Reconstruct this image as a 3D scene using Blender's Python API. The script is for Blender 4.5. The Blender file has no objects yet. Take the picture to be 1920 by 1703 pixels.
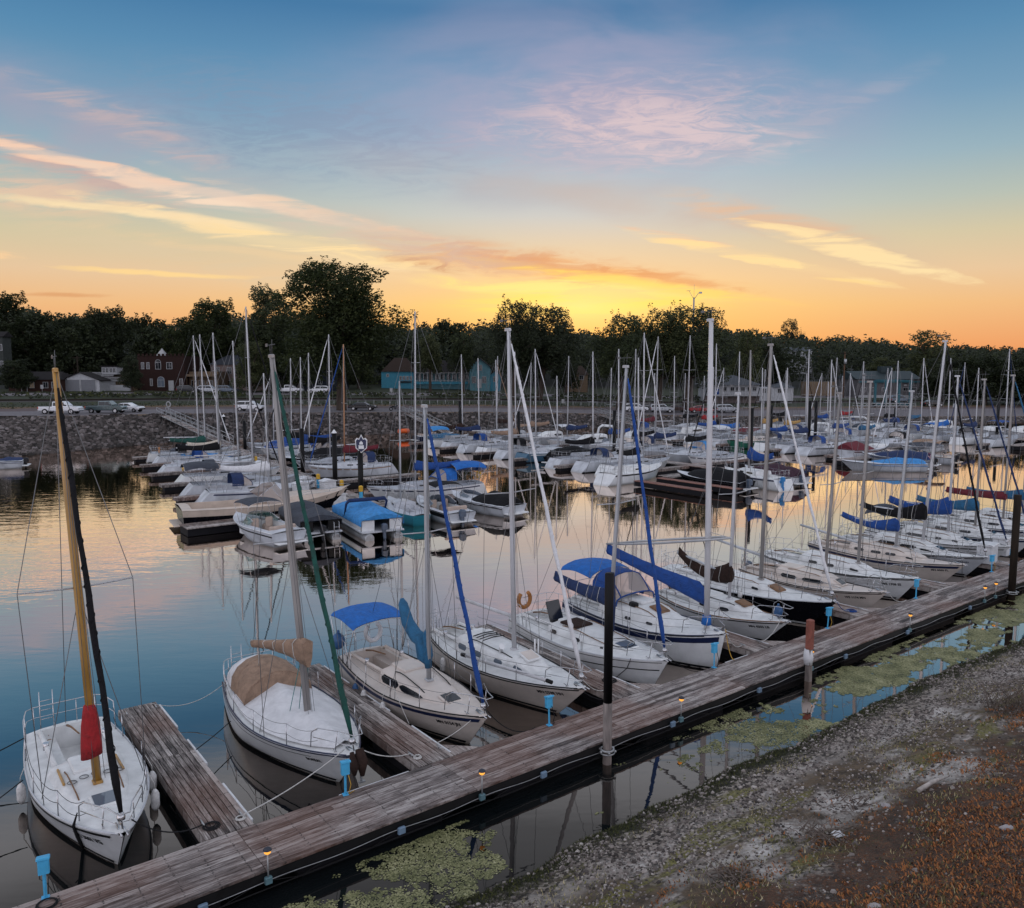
import bpy, math, random
from mathutils import Vector, Matrix, noise
R = math.radians
PI = math.pi
rnd = random.Random(7)
sc = bpy.context.scene
col = sc.collection

# ---------------------------------------------------------------- camera, sky, sun, exposure
# World frame: X runs along the long dock, Y along its finger piers, Z up, water at 0.
YAW = R(-37.376)          # heading of the photographer
PITCH = R(5.986)
CAM_H = 10.0
RT = (math.cos(YAW), math.sin(YAW))      # ground direction to the viewer's right
FW = (-math.sin(YAW), math.cos(YAW))     # ground direction ahead
F_PX = 1521.0

cam_d = bpy.data.cameras.new("camera")
cam = bpy.data.objects.new("camera", cam_d)
col.objects.link(cam)
cam.location = (0, 0, CAM_H)
cam.rotation_euler = (PI / 2 - PITCH, 0, YAW)
cam_d.sensor_width = 36
cam_d.lens = 36 * F_PX / 1920
cam_d.clip_start = 0.1
cam_d.clip_end = 6000
sc.camera = cam
sc.render.resolution_x, sc.render.resolution_y = 1024, 908
sc.view_settings.view_transform = 'Standard'
sc.view_settings.look = 'None'
sc.view_settings.exposure = 0.0
sc.view_settings.gamma = 1.0
sc.render.engine = 'CYCLES'
sc.cycles.max_bounces = 6
sc.cycles.diffuse_bounces = 2
sc.cycles.glossy_bounces = 3
sc.cycles.transparent_max_bounces = 8
sc.cycles.caustics_reflective = False
sc.cycles.caustics_refractive = False


def lin(r, g, b):
    o = []
    for c in (r, g, b):
        c = c / 255.0
        o.append(c / 12.92 if c <= 0.04045 else ((c + 0.055) / 1.055) ** 2.4)
    return (o[0], o[1], o[2], 1.0)


def ground(px, py, z=0.0):
    """Where a sight line meets the level z."""
    x = (px - 960) / F_PX
    yv = (py - 851.5) / F_PX
    dx, dy, dz = x, math.cos(PITCH) - yv * math.sin(PITCH), -math.sin(PITCH) - yv * math.cos(PITCH)
    t = (z - CAM_H) / dz
    return (dx * t * RT[0] + dy * t * FW[0], dx * t * RT[1] + dy * t * FW[1])


def cw(x, d):
    """viewer-aligned ground coordinates (x right, d ahead) to world."""
    return (x * RT[0] + d * FW[0], x * RT[1] + d * FW[1])


def colx(px, d):
    return (px - 960) / 1529.0 * d


def lev(px, py):
    x = (px - 960) / F_PX
    yv = (py - 851.5) / F_PX
    dy, dz = math.cos(PITCH) - yv * math.sin(PITCH), -math.sin(PITCH) - yv * math.cos(PITCH)
    return (x / dy, dz / dy)


SUN_U, SUN_V = lev(1085, 600)
world = bpy.data.worlds.new("World")
sc.world = world
world.use_nodes = True


class NT:
    """tiny helper to wire shader nodes"""
    def __init__(s, tree):
        s.t = tree

    def n(s, typ, **kw):
        nd = s.t.nodes.new(typ)
        for k, v in kw.items():
            setattr(nd, k, v)
        return nd

    def put(s, sock, v):
        if isinstance(v, bpy.types.NodeSocket):
            s.t.links.new(v, sock)
        elif v is not None:
            sock.default_value = v

    def m(s, op, a, b=None, c=None, clamp=False):
        nd = s.n('ShaderNodeMath', operation=op)
        nd.use_clamp = clamp
        s.put(nd.inputs[0], a)
        s.put(nd.inputs[1], b)
        s.put(nd.inputs[2], c)
        return nd.outputs[0]

    def vm(s, op, a, b=None):
        nd = s.n('ShaderNodeVectorMath', operation=op)
        s.put(nd.inputs[0], a)
        s.put(nd.inputs[1], b)
        return nd.outputs['Value'] if op in ('DOT_PRODUCT', 'LENGTH') else nd.outputs[0]

    def mix(s, f, a, b, blend='MIX'):
        nd = s.n('ShaderNodeMix', data_type='RGBA', blend_type=blend)
        s.put(nd.inputs[0], f)
        s.put(nd.inputs[6], a)
        s.put(nd.inputs[7], b)
        return nd.outputs[2]

    def ramp(s, f, stops, interp='LINEAR'):
        nd = s.n('ShaderNodeValToRGB')
        cr = nd.color_ramp
        cr.interpolation = interp
        while len(cr.elements) > 1:
            cr.elements.remove(cr.elements[-1])
        cr.elements[0].position = stops[0][0]
        cr.elements[0].color = stops[0][1]
        for p, c in stops[1:]:
            e = cr.elements.new(p)
            e.color = c
        s.put(nd.inputs[0], f)
        return nd.outputs[0]

    def step(s, x, a, b):
        nd = s.n('ShaderNodeMapRange', interpolation_type='SMOOTHSTEP')
        s.put(nd.inputs[0], x)
        nd.inputs[1].default_value = a
        nd.inputs[2].default_value = b
        return nd.outputs[0]

    def noise(s, vec, scale, detail=3, rough=0.5, dist=0.0, out=0):
        nd = s.n('ShaderNodeTexNoise')
        s.put(nd.inputs['Vector'], vec)
        nd.inputs['Scale'].default_value = scale
        nd.inputs['Detail'].default_value = detail
        nd.inputs['Roughness'].default_value = rough
        nd.inputs['Distortion'].default_value = dist
        return nd.outputs[out]

    def mapping(s, vec, loc=(0, 0, 0), rot=(0, 0, 0), scale=(1, 1, 1), typ='POINT'):
        nd = s.n('ShaderNodeMapping', vector_type=typ)
        s.put(nd.inputs[0], vec)
        nd.inputs['Location'].default_value = loc
        nd.inputs['Rotation'].default_value = rot
        nd.inputs['Scale'].default_value = scale
        return nd.outputs[0]


def build_sky():
    t = world.node_tree
    t.nodes.clear()
    k = NT(t)
    gen = k.n('ShaderNodeTexCoord').outputs['Generated']
    d = k.vm('NORMALIZE', gen)
    xr = k.vm('DOT_PRODUCT', d, (RT[0], RT[1], 0))
    yf = k.vm('DOT_PRODUCT', d, (FW[0], FW[1], 0))
    zz = k.vm('DOT_PRODUCT', d, (0, 0, 1))
    zc = k.m('MAXIMUM', zz, 0.0)
    yy = k.m('MAXIMUM', yf, 0.12)
    u = k.m('DIVIDE', xr, yy)
    v = k.m('DIVIDE', zz, yy)
    cx = k.n('ShaderNodeCombineXYZ')
    k.put(cx.inputs[0], u)
    k.put(cx.inputs[1], v)
    uv = cx.outputs[0]
    ahead = k.step(yf, 0.12, 0.45)
    up = [(0.385, lin(64, 120, 166)), (0.405, lin(84, 130, 172)), (0.44, (.46, .54, .66, 1)), (0.475, (.80, .90, 1.06, 1)), (0.54, (.84, .94, 1.10, 1)), (0.62, (.58, .64, .76, 1)), (0.75, (.46, .50, .58, 1)), (1.0, (.44, .46, .53, 1))]  # bright band above the view, added to lighten reflections in the near water
    side = k.ramp(zc, [(0.0, lin(232, 138, 84)), (0.03, lin(238, 163, 110)), (0.07, lin(241, 187, 132)), (0.105, lin(233, 199, 160)), (0.145, lin(212, 200, 166)),
                       (0.18, lin(182, 192, 180)), (0.225, lin(148, 177, 190)), (0.28, lin(114, 156, 186)), (0.335, lin(86, 139, 178))] + up)
    near = k.ramp(zc, [(0.0, lin(240, 150, 60)), (0.03, lin(247, 180, 102)), (0.075, lin(253, 206, 124)), (0.11, lin(244, 206, 154)), (0.145, lin(226, 206, 176)),
                       (0.18, lin(204, 206, 202)), (0.225, lin(178, 196, 207)), (0.28, lin(138, 170, 198)), (0.335, lin(104, 148, 186))] + up)
    back = k.ramp(zc, [(0.0, (1.2, 1.18, 1.34, 1)), (0.28, (1.28, 1.28, 1.46, 1)), (0.5, (.86, .87, 1.0, 1)), (0.75, (.56, .58, .67, 1)), (1.0, (.44, .46, .53, 1))])  # unseen sky behind the viewer, made extra bright to light the hull sides
    dv = k.m('SUBTRACT', u, SUN_U)
    wide = k.m('MULTIPLY', dv, 3.0)
    sunw = k.m('POWER', 2.718, k.m('MULTIPLY', k.m('MULTIPLY', wide, wide), -1.0))
    base = k.mix(sunw, side, near)
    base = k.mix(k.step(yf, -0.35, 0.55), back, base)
    # --- cirrus: shared ragged noises, then one soft ellipse per streak
    warp = k.noise(k.mapping(uv, rot=(0, 0, R(10)), scale=(2.2, 9, 1)), 1.6, 5, 0.62, 0.6, out=1)
    wv = k.vm('SUBTRACT', warp, (0.5, 0.5, 0.5))
    wsc = k.n('ShaderNodeVectorMath', operation='MULTIPLY')
    k.put(wsc.inputs[0], wv)
    wsc.inputs[1].default_value = (0.12, 0.022, 0)
    uvw = k.vm('ADD', uv, wsc.outputs[0])
    fib = k.noise(k.mapping(uvw, rot=(0, 0, R(9)), scale=(3.0, 26, 1)), 2.4, 6, 0.62, 0.9)
    fib = k.step(fib, 0.36, 0.66)
    rip = k.noise(k.mapping(uvw, rot=(0, 0, R(-24)), scale=(5.0, 24, 1)), 2.6, 6, 0.65, 1.6)
    rip = k.step(rip, 0.34, 0.72)
    soft = k.noise(k.mapping(uv, rot=(0, 0, R(8)), scale=(2, 5, 1)), 2.0, 4, 0.55, 0.4)
    soft = k.step(soft, 0.25, 0.7)
    # centre px, half length, half width, tilt (deg, down to the right), colour, strength, texture, sharpness
    S = [
        (170, 225, 420, 90, 17, (176, 164, 182), .55, soft, 1.0),
        (250, 238, 260, 34, 21, (206, 180, 178), .55, fib, 1.0),
        (560, 235, 380, 95, 10, (128, 150, 178), .55, rip, 1.0),
        (1130, 190, 520, 190, 0, (172, 166, 192), .60, soft, 1.0),
        (1200, 225, 330, 95, -3, (206, 186, 196), .62, rip, 1.0),
        (1250, 250, 230, 60, 3, (226, 204, 206), .60, rip, .9),
        (1480, 240, 260, 22, -24, (176, 176, 192), .35, fib, 1.0),
        (980, 345, 520, 55, 6, (178, 180, 186), .45, soft, 1.0),
        (150, 318, 230, 26, 16, (206, 176, 168), .80, fib, .8),
        (110, 296, 220, 10, 11, (250, 208, 180), .9, fib, .45),
        (230, 330, 150, 10, 15, (248, 216, 190), .75, fib, .7),
        (430, 372, 150, 20, 5, (250, 222, 196), .90, fib, .7),
        (560, 395, 130, 14, 14, (244, 214, 186), .70, fib, .8),
        (760, 430, 240, 28, 13, (204, 190, 178), .50, soft, 1.0),
        (60, 362, 160, 30, 8, (232, 198, 172), .85, fib, .8),
        (240, 396, 260, 9, 7, (255, 228, 182), 1.0, None, .8),
        (430, 432, 260, 14, 13, (255, 226, 178), 1.0, fib, .45),
        (610, 466, 240, 15, 9, (255, 224, 168), .95, fib, .5),
        (640, 400, 330, 10, 15, (236, 206, 182), .6, fib, .8),
        (500, 480, 330, 12, 9, (246, 210, 160), .5, fib, .8),
        (300, 455, 420, 50, 14, (224, 202, 168), .45, fib, 1.0),
        (285, 512, 160, 5, 3, (255, 216, 150), .95, None, .7),
        (130, 552, 90, 5, 2, (224, 162, 112), .75, None, .9),
        (10, 482, 60, 9, 2, (250, 208, 160), .8, fib, .9),
        (1320, 405, 420, 44, 10, (206, 184, 170), .62, soft, 1.0),
        (1480, 425, 210, 28, 15, (232, 186, 150), .60, fib, .9),
        (1610, 470, 190, 16, 14, (255, 226, 172), 1.0, fib, .45),
        (1290, 453, 110, 8, 11, (238, 196, 164), .8, fib, .7),
        (1430, 487, 210, 10, 11, (255, 222, 162), 1.0, fib, .45),
        (1590, 526, 70, 4, 3, (255, 218, 150), .8, None, .8),
        (900, 485, 250, 32, 10, (232, 168, 120), .55, fib, .9),
        (790, 492, 75, 16, 12, (200, 138, 104), .75, rip, .9),
        (1120, 512, 200, 20, 8, (240, 168, 96), .55, fib, .9),
        (1080, 540, 260, 20, 3, (255, 230, 140), .95, fib, .7),
        (1130, 562, 210, 14, 2, (255, 222, 96), .85, fib, .7),
        (1040, 498, 240, 30, 6, (216, 146, 104), .55, rip, .9),
        (1250, 522, 170, 15, 9, (224, 152, 100), .55, rip, .9),
        (850, 470, 180, 26, 10, (208, 168, 150), .50, rip, .9),
        (330, 345, 380, 12, 12.5, (238, 210, 190), .55, None, .9),
        (120, 345, 260, 26, 12, (214, 188, 172), .45, rip, 1.0),
        (700, 445, 300, 30, 12, (216, 196, 180), .45, rip, 1.0),
        (1180, 528, 260, 10, 8, (255, 218, 110), .75, fib, .8),
        (1060, 578, 230, 18, 1, (255, 224, 100), .70, fib, .9),
        (1290, 548, 120, 9, 4, (255, 214, 120), .6, fib, .9),
    ]
    out = base
    for px, py, hl, hw, ang, c, st, tex, sharp in S:
        cu, cv = lev(px, py)
        mp = k.mapping(uvw, (cu, cv, 0), (0, 0, -R(ang)), (hl * 1.3 / F_PX, hw * 1.3 / F_PX, 1), 'TEXTURE')
        g = k.n('ShaderNodeTexGradient', gradient_type='SPHERICAL')
        k.put(g.inputs[0], mp)
        f = k.m('POWER', g.outputs['Fac'], sharp)
        if tex is not None:
            f = k.m('MULTIPLY', f, k.m('MULTIPLY_ADD', tex, 1.0, .28))
        f = k.step(f, 0.0, 0.95 if tex is soft else 0.78)
        f = k.m('MULTIPLY', f, k.m('MULTIPLY', ahead, min(1.0, st * 1.1)), clamp=True)
        out = k.mix(f, out, lin(*c))
    # glow of the sun just under the tree line
    gu, gv = lev(1090, 575)
    mp = k.mapping(uv, (gu, gv, 0), (0, 0, 0), (0.20, 0.05, 1), 'TEXTURE')
    g = k.n('ShaderNodeTexGradient', gradient_type='SPHERICAL')
    k.put(g.inputs[0], mp)
    gl = k.m('MULTIPLY', k.m('POWER', g.outputs['Fac'], 1.6), ahead)
    out = k.mix(k.m('MULTIPLY', gl, 0.75), out, (1.3, 0.88, 0.30, 1))
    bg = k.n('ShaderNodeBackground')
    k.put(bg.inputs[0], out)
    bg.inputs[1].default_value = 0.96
    sky = k.n('ShaderNodeTexSky', sky_type='NISHITA')
    sky.sun_disc = False
    sky.sun_elevation = R(2.0)
    sky.sun_rotation = PI / 2 - math.atan2(FW[1] + SUN_U * RT[1], FW[0] + SUN_U * RT[0])
    bg2 = k.n('ShaderNodeBackground')
    k.put(bg2.inputs[0], sky.outputs[0])
    bg2.inputs[1].default_value = 0.008
    ad = k.n('ShaderNodeAddShader')
    t.links.new(bg.outputs[0], ad.inputs[0])
    t.links.new(bg2.outputs[0], ad.inputs[1])
    o = k.n('ShaderNodeOutputWorld')
    t.links.new(ad.outputs[0], o.inputs[0])
    world.cycles.sampling_method = 'MANUAL'
    world.cycles.sample_map_resolution = 512


build_sky()
sun_d = bpy.data.lights.new("sun", 'SUN')
sun_d.energy = 0.5
sun_d.angle = R(4)
sun_d.color = (1.0, 0.62, 0.34)
sun = bpy.data.objects.new("sun", sun_d)
col.objects.link(sun)
_sd = Vector((FW[0] + SUN_U * RT[0], FW[1] + SUN_U * RT[1], math.tan(R(2.0))))
sun.rotation_euler = _sd.to_track_quat('Z', 'Y').to_euler()
sun.location = (80, 120, 60)

# ---------------------------------------------------------------- mesh builder and tagging
class MB:
    def __init__(s):
        s.v, s.f, s.sm, s.mi, s.at = [], [], [], [], []

    def add(s, vs, fs, smooth=False, mat=0, at=0.5):
        o = len(s.v)
        s.v.extend([tuple(p) for p in vs])
        for f in fs:
            s.f.append(tuple(i + o for i in f))
            s.sm.append(smooth)
            s.mi.append(mat)
            s.at.append(at)
        return s

    def box(s, c, d, rot=None, mat=0, at=0.5, bev=0.0):
        hx, hy, hz = d[0] / 2, d[1] / 2, d[2] / 2
        vs, fs = [], []
        if bev <= 0:
            vs = [(x, y, z) for x in (-hx, hx) for y in (-hy, hy) for z in (-hz, hz)]
            fs = [(0, 1, 3, 2), (4, 6, 7, 5), (0, 4, 5, 1), (2, 3, 7, 6), (0, 2, 6, 4), (1, 5, 7, 3)]
        else:
            b = min(bev, hx * .9, hy * .9, hz * .9)
            ring = [(-hx + b, -hy), (hx - b, -hy), (hx, -hy + b), (hx, hy - b), (hx - b, hy), (-hx + b, hy), (-hx, hy - b), (-hx, -hy + b)]
            top = [(x * (hx - b) / hx, y * (hy - b) / hy) for x, y in ring]
            vs = [(x, y, -hz) for x, y in ring] + [(x, y, hz - b) for x, y in ring] + [(x, y, hz) for x, y in top]
            for l in (0, 8):
                for i in range(8):
                    j = (i + 1) % 8
                    fs.append((l + i, l + j, l + 8 + j, l + 8 + i))
            fs.append(tuple(range(16, 24)))
            fs.append(tuple(range(7, -1, -1)))
        if rot is not None:
            vs = [rot @ Vector(p) for p in vs]
        return s.add([(p[0] + c[0], p[1] + c[1], p[2] + c[2]) for p in vs], fs, False, mat, at)

    def tube(s, pts, r, n=6, closed=False, mat=0, at=0.5, smooth=True, flat=1.0):
        P = [Vector(p) for p in pts]
        m = len(P)
        rs = r if isinstance(r, (list, tuple)) else [r] * m
        vs, fs = [], []
        ref = None
        for i in range(m):
            if closed:
                t = P[(i + 1) % m] - P[i - 1]
            else:
                t = P[min(i + 1, m - 1)] - P[max(i - 1, 0)]
            if t.length < 1e-9:
                t = Vector((0, 0, 1))
            t.normalize()
            if ref is None:
                ref = Vector((1, 0, 0)) if abs(t.x) < 0.9 else Vector((0, 1, 0))
            a = (ref - t * ref.dot(t))
            if a.length < 1e-6:
                a = t.orthogonal()
            a.normalize()
            ref = a
            b = t.cross(a)
            for j in range(n):
                w = 2 * PI * j / n
                vs.append(P[i] + (a * math.cos(w) + b * math.sin(w) * flat) * rs[i])
        rng = m if closed else m - 1
        for i in range(rng):
            k = ((i + 1) % m) * n
            for j in range(n):
                jj = (j + 1) % n
                fs.append((i * n + j, i * n + jj, k + jj, k + j))
        s.add(vs, fs, smooth, mat, at)
        if not closed:
            o = len(s.v) - len(vs)
            s.f.append(tuple(o + j for j in range(n - 1, -1, -1)))
            s.f.append(tuple(o + (m - 1) * n + j for j in range(n)))
            s.sm += [False, False]
            s.mi += [mat, mat]
            s.at += [at, at]
        return s

    def cyl(s, a, b, r0, r1=None, n=10, mat=0, at=0.5):
        return s.tube([a, b], [r0, r0 if r1 is None else r1], n, mat=mat, at=at)

    def grid(s, rows, smooth=True, mat=0, at=0.5, wrap=False, skip=None):
        w = len(rows[0])
        vs = [p for r in rows for p in r]
        fs = []
        for i in range(len(rows) - 1):
            for j in range(w if wrap else w - 1):
                if skip and skip(i, j):
                    continue
                jj = (j + 1) % w
                fs.append((i * w + j, i * w + jj, (i + 1) * w + jj, (i + 1) * w + j))
        return s.add(vs, fs, smooth, mat, at)

    def poly(s, pts, mat=0, at=0.5):
        return s.add(pts, [tuple(range(len(pts)))], False, mat, at)

    def prism(s, poly, off, mat=0, at=0.5):
        """closed outline (3-D points) pushed along off"""
        n = len(poly)
        a = [Vector(p) for p in poly]
        b = [p + Vector(off) for p in a]
        fs = [tuple(range(n - 1, -1, -1)), tuple(range(n, 2 * n))]
        for i in range(n):
            j = (i + 1) % n
            fs.append((i, j, n + j, n + i))
        return s.add(a + b, fs, False, mat, at)

    def ball(s, c, r, nu=8, nv=6, mat=0, at=0.5):
        rx, ry, rz = r if isinstance(r, (list, tuple)) else (r, r, r)
        rows = []
        for i in range(nv + 1):
            th = PI * i / nv
            q = max(math.sin(th), 1e-3)
            rows.append([(c[0] + rx * q * math.cos(2 * PI * j / nu), c[1] + ry * q * math.sin(2 * PI * j / nu), c[2] - rz * math.cos(th)) for j in range(nu)])
        return s.grid(rows, True, mat, at, wrap=True)

    def torus(s, c, R0, r, ax='z', n=18, m=6, mat=0):
        pts = []
        for i in range(n):
            w = 2 * PI * i / n
            p, q = R0 * math.cos(w), R0 * math.sin(w)
            pts.append({'z': (c[0] + p, c[1] + q, c[2]), 'y': (c[0] + p, c[1], c[2] + q), 'x': (c[0], c[1] + p, c[2] + q)}[ax])
        return s.tube(pts, r, m, closed=True, mat=mat)

    def build(s, name, mats, parent=None, attr=False):
        me = bpy.data.meshes.new(name)
        me.from_pydata(s.v, [], s.f)
        if not isinstance(mats, (list, tuple)):
            mats = [mats]
        for m in mats:
            me.materials.append(m)
        me.polygons.foreach_set('use_smooth', s.sm)
        if len(mats) > 1:
            me.polygons.foreach_set('material_index', s.mi)
        if attr:
            a = me.attributes.new('rnd', 'FLOAT', 'FACE')
            a.data.foreach_set('value', s.at)
        me.update()
        o = bpy.data.objects.new(name, me)
        col.objects.link(o)
        if parent is not None:
            o.parent = parent
        return o


def tag(o, label=None, cat=None, group=None, kind=None):
    if label:
        o['label'] = label
    if cat:
        o['category'] = cat
    if group:
        o['group'] = group
    if kind:
        o['kind'] = kind
    return o


def thing(name, label, cat, loc=(0, 0, 0), rz=0.0, group=None):
    o = bpy.data.objects.new(name, None)
    o.empty_display_size = 0.3
    col.objects.link(o)
    o.location = loc
    o.rotation_euler = (0, 0, rz)
    return tag(o, label, cat, group)


def copy_tree(o, parent=None):
    c = o.copy()
    col.objects.link(c)
    if parent is not None:
        c.parent = parent
    for ch in list(o.children):
        copy_tree(ch, c)
    return c


# ---------------------------------------------------------------- materials
def new_mat(name):
    m = bpy.data.materials.new(name)
    m.use_nodes = True
    t = m.node_tree
    k = NT(t)
    bs = t.nodes['Principled BSDF']
    return m, k, bs


_mc = {}


def paint(name, c, rough=0.45, metal=0.0, var=0.10, scale=3.0, bump=0.0, coat=0.0, streak=False, emit=0.0, alpha=1.0):
    """a surface with some grime and unevenness; c is linear base colour"""
    if name in _mc:
        return _mc[name]
    m, k, bs = new_mat(name)
    tc = k.n('ShaderNodeTexCoord').outputs['Object']
    vec = k.mapping(tc, scale=(1, 1, 0.18)) if streak else tc
    n = k.noise(vec, scale, 5, 0.6, 0.3)
    lo = tuple(x * (1 - 1.6 * var) for x in c[:3]) + (1,)
    hi = tuple(min(x * (1 + var), 1.0) for x in c[:3]) + (1,)
    k.put(bs.inputs['Base Color'], k.ramp(n, [(0.28, lo), (0.62, hi)]))
    k.put(bs.inputs['Roughness'], k.m('MULTIPLY_ADD', n, 0.25, rough - 0.12, clamp=True))
    bs.inputs['Metallic'].default_value = metal
    if max(c[:3]) < 0.07:
        bs.inputs['Specular IOR Level'].default_value = 0.22
    if coat:
        bs.inputs['Coat Weight'].default_value = coat
        bs.inputs['Coat Roughness'].default_value = 0.15
    if name.startswith(('gelcoat', 'hull')):      # scum line and rust runs below the deck edge
        sz = k.n('ShaderNodeSeparateXYZ')
        k.put(sz.inputs[0], tc)
        run = k.noise(k.mapping(tc, scale=(5, 5, .25)), 1.6, 4, .65)
        scum = k.m('MULTIPLY', k.step(sz.outputs[2], .24, .03), k.m('MULTIPLY_ADD', run, .6, .08))
        scum = k.m('ADD', scum, k.m('MULTIPLY', k.step(run, .60, .80), .18), clamp=True)
        k.put(bs.inputs['Base Color'], k.mix(scum, k.ramp(n, [(0.28, lo), (0.62, hi)]), (c[0] * .48, c[1] * .45, c[2] * .38, 1)))
    if bump:
        b = k.n('ShaderNodeBump')
        b.inputs['Strength'].default_value = 0.6
        b.inputs['Distance'].default_value = bump
        hh = k.noise(tc, scale * 6, 4, 0.6)
        if name.startswith(('canvas', 'tarp')):   # folds and wrinkles
            b.inputs['Distance'].default_value = .09 if name[0] == 'c' else .035
            hh = k.m('ADD', k.m('MULTIPLY', hh, .05), k.noise(k.mapping(tc, rot=(.4, .5, .6), scale=(1, 3.2, 1.4)), 2.2, 3, .55, 1.4))
        k.put(b.inputs['Height'], hh)
        k.put(bs.inputs['Normal'], b.outputs[0])
    if emit:
        bs.inputs['Emission Color'].default_value = tuple(c[:3]) + (1,)
        bs.inputs['Emission Strength'].default_value = emit
    _mc[name] = m
    return m


def glass(name, c, rough=0.06, alpha=1.0):
    if name in _mc:
        return _mc[name]
    m, k, bs = new_mat(name)
    bs.inputs['Base Color'].default_value = c
    bs.inputs['Roughness'].default_value = rough
    bs.inputs['IOR'].default_value = 1.5
    bs.inputs['Alpha'].default_value = alpha
    _mc[name] = m
    return m


def wood_deck(name, axis, c0, c1, c2):
    """weathered boards: streaks along the board, one tone per board"""
    m, k, bs = new_mat(name)
    tc = k.n('ShaderNodeTexCoord').outputs['Object']
    at = k.n('ShaderNodeAttribute', attribute_name='rnd')
    off = k.n('ShaderNodeCombineXYZ')
    k.put(off.inputs[2], k.m('MULTIPLY', at.outputs['Fac'], 37.0))
    vec = k.vm('ADD', tc, off.outputs[0])
    sx = (0.9, 22, 1) if axis == 'x' else (22, 0.9, 1)
    grain = k.noise(k.mapping(vec, scale=sx), 1.6, 6, 0.68, 0.5)
    blot = k.noise(k.mapping(vec, scale=(0.7, 3, 1) if axis == 'x' else (3, 0.7, 1)), 1.3, 4, 0.6, 0.6)
    worn = k.noise(tc, 0.35, 3, 0.5)
    tone = k.m('ADD', k.m('MULTIPLY', grain, 0.55), k.m('MULTIPLY', blot, 0.45))
    tone = k.m('ADD', tone, k.m('MULTIPLY', k.m('SUBTRACT', at.outputs['Fac'], 0.5), 0.16))
    tone = k.m('ADD', tone, k.m('MULTIPLY', k.m('SUBTRACT', k.noise(k.mapping(vec, scale=(4, 60, 1) if axis == 'x' else (60, 4, 1)), 1.2, 4, 0.7), 0.5), 0.35))
    cc = k.ramp(tone, [(0.36, c0), (0.49, c1), (0.62, c2)])
    cc = k.mix(k.step(worn, 0.40, 0.66), cc, k.mix(0.40, cc, lin(128, 88, 70)))
    sp = k.n('ShaderNodeSeparateXYZ')          # nail heads over each joist
    k.put(sp.inputs[0], tc)
    fr = k.m('ABSOLUTE', k.m('SUBTRACT', k.m('FRACT', k.m('MULTIPLY', sp.outputs[0 if axis == 'x' else 1], 1.64)), .5))
    nail = k.m('MULTIPLY', k.step(fr, .462, .475), k.step(k.noise(tc, 21, 1, .5), .50, .60))
    cc = k.mix(k.m('MULTIPLY', nail, .8), cc, lin(30, 24, 24))
    k.put(bs.inputs['Base Color'], cc)
    bs.inputs['Roughness'].default_value = 0.75
    b = k.n('ShaderNodeBump')
    b.inputs['Strength'].default_value = 0.8
    b.inputs['Distance'].default_value = 0.012
    k.put(b.inputs['Height'], grain)
    k.put(bs.inputs['Normal'], b.outputs[0])
    return m


def G(v, b=1.0):  # grey
    return (v, v, v * b, 1)


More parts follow.
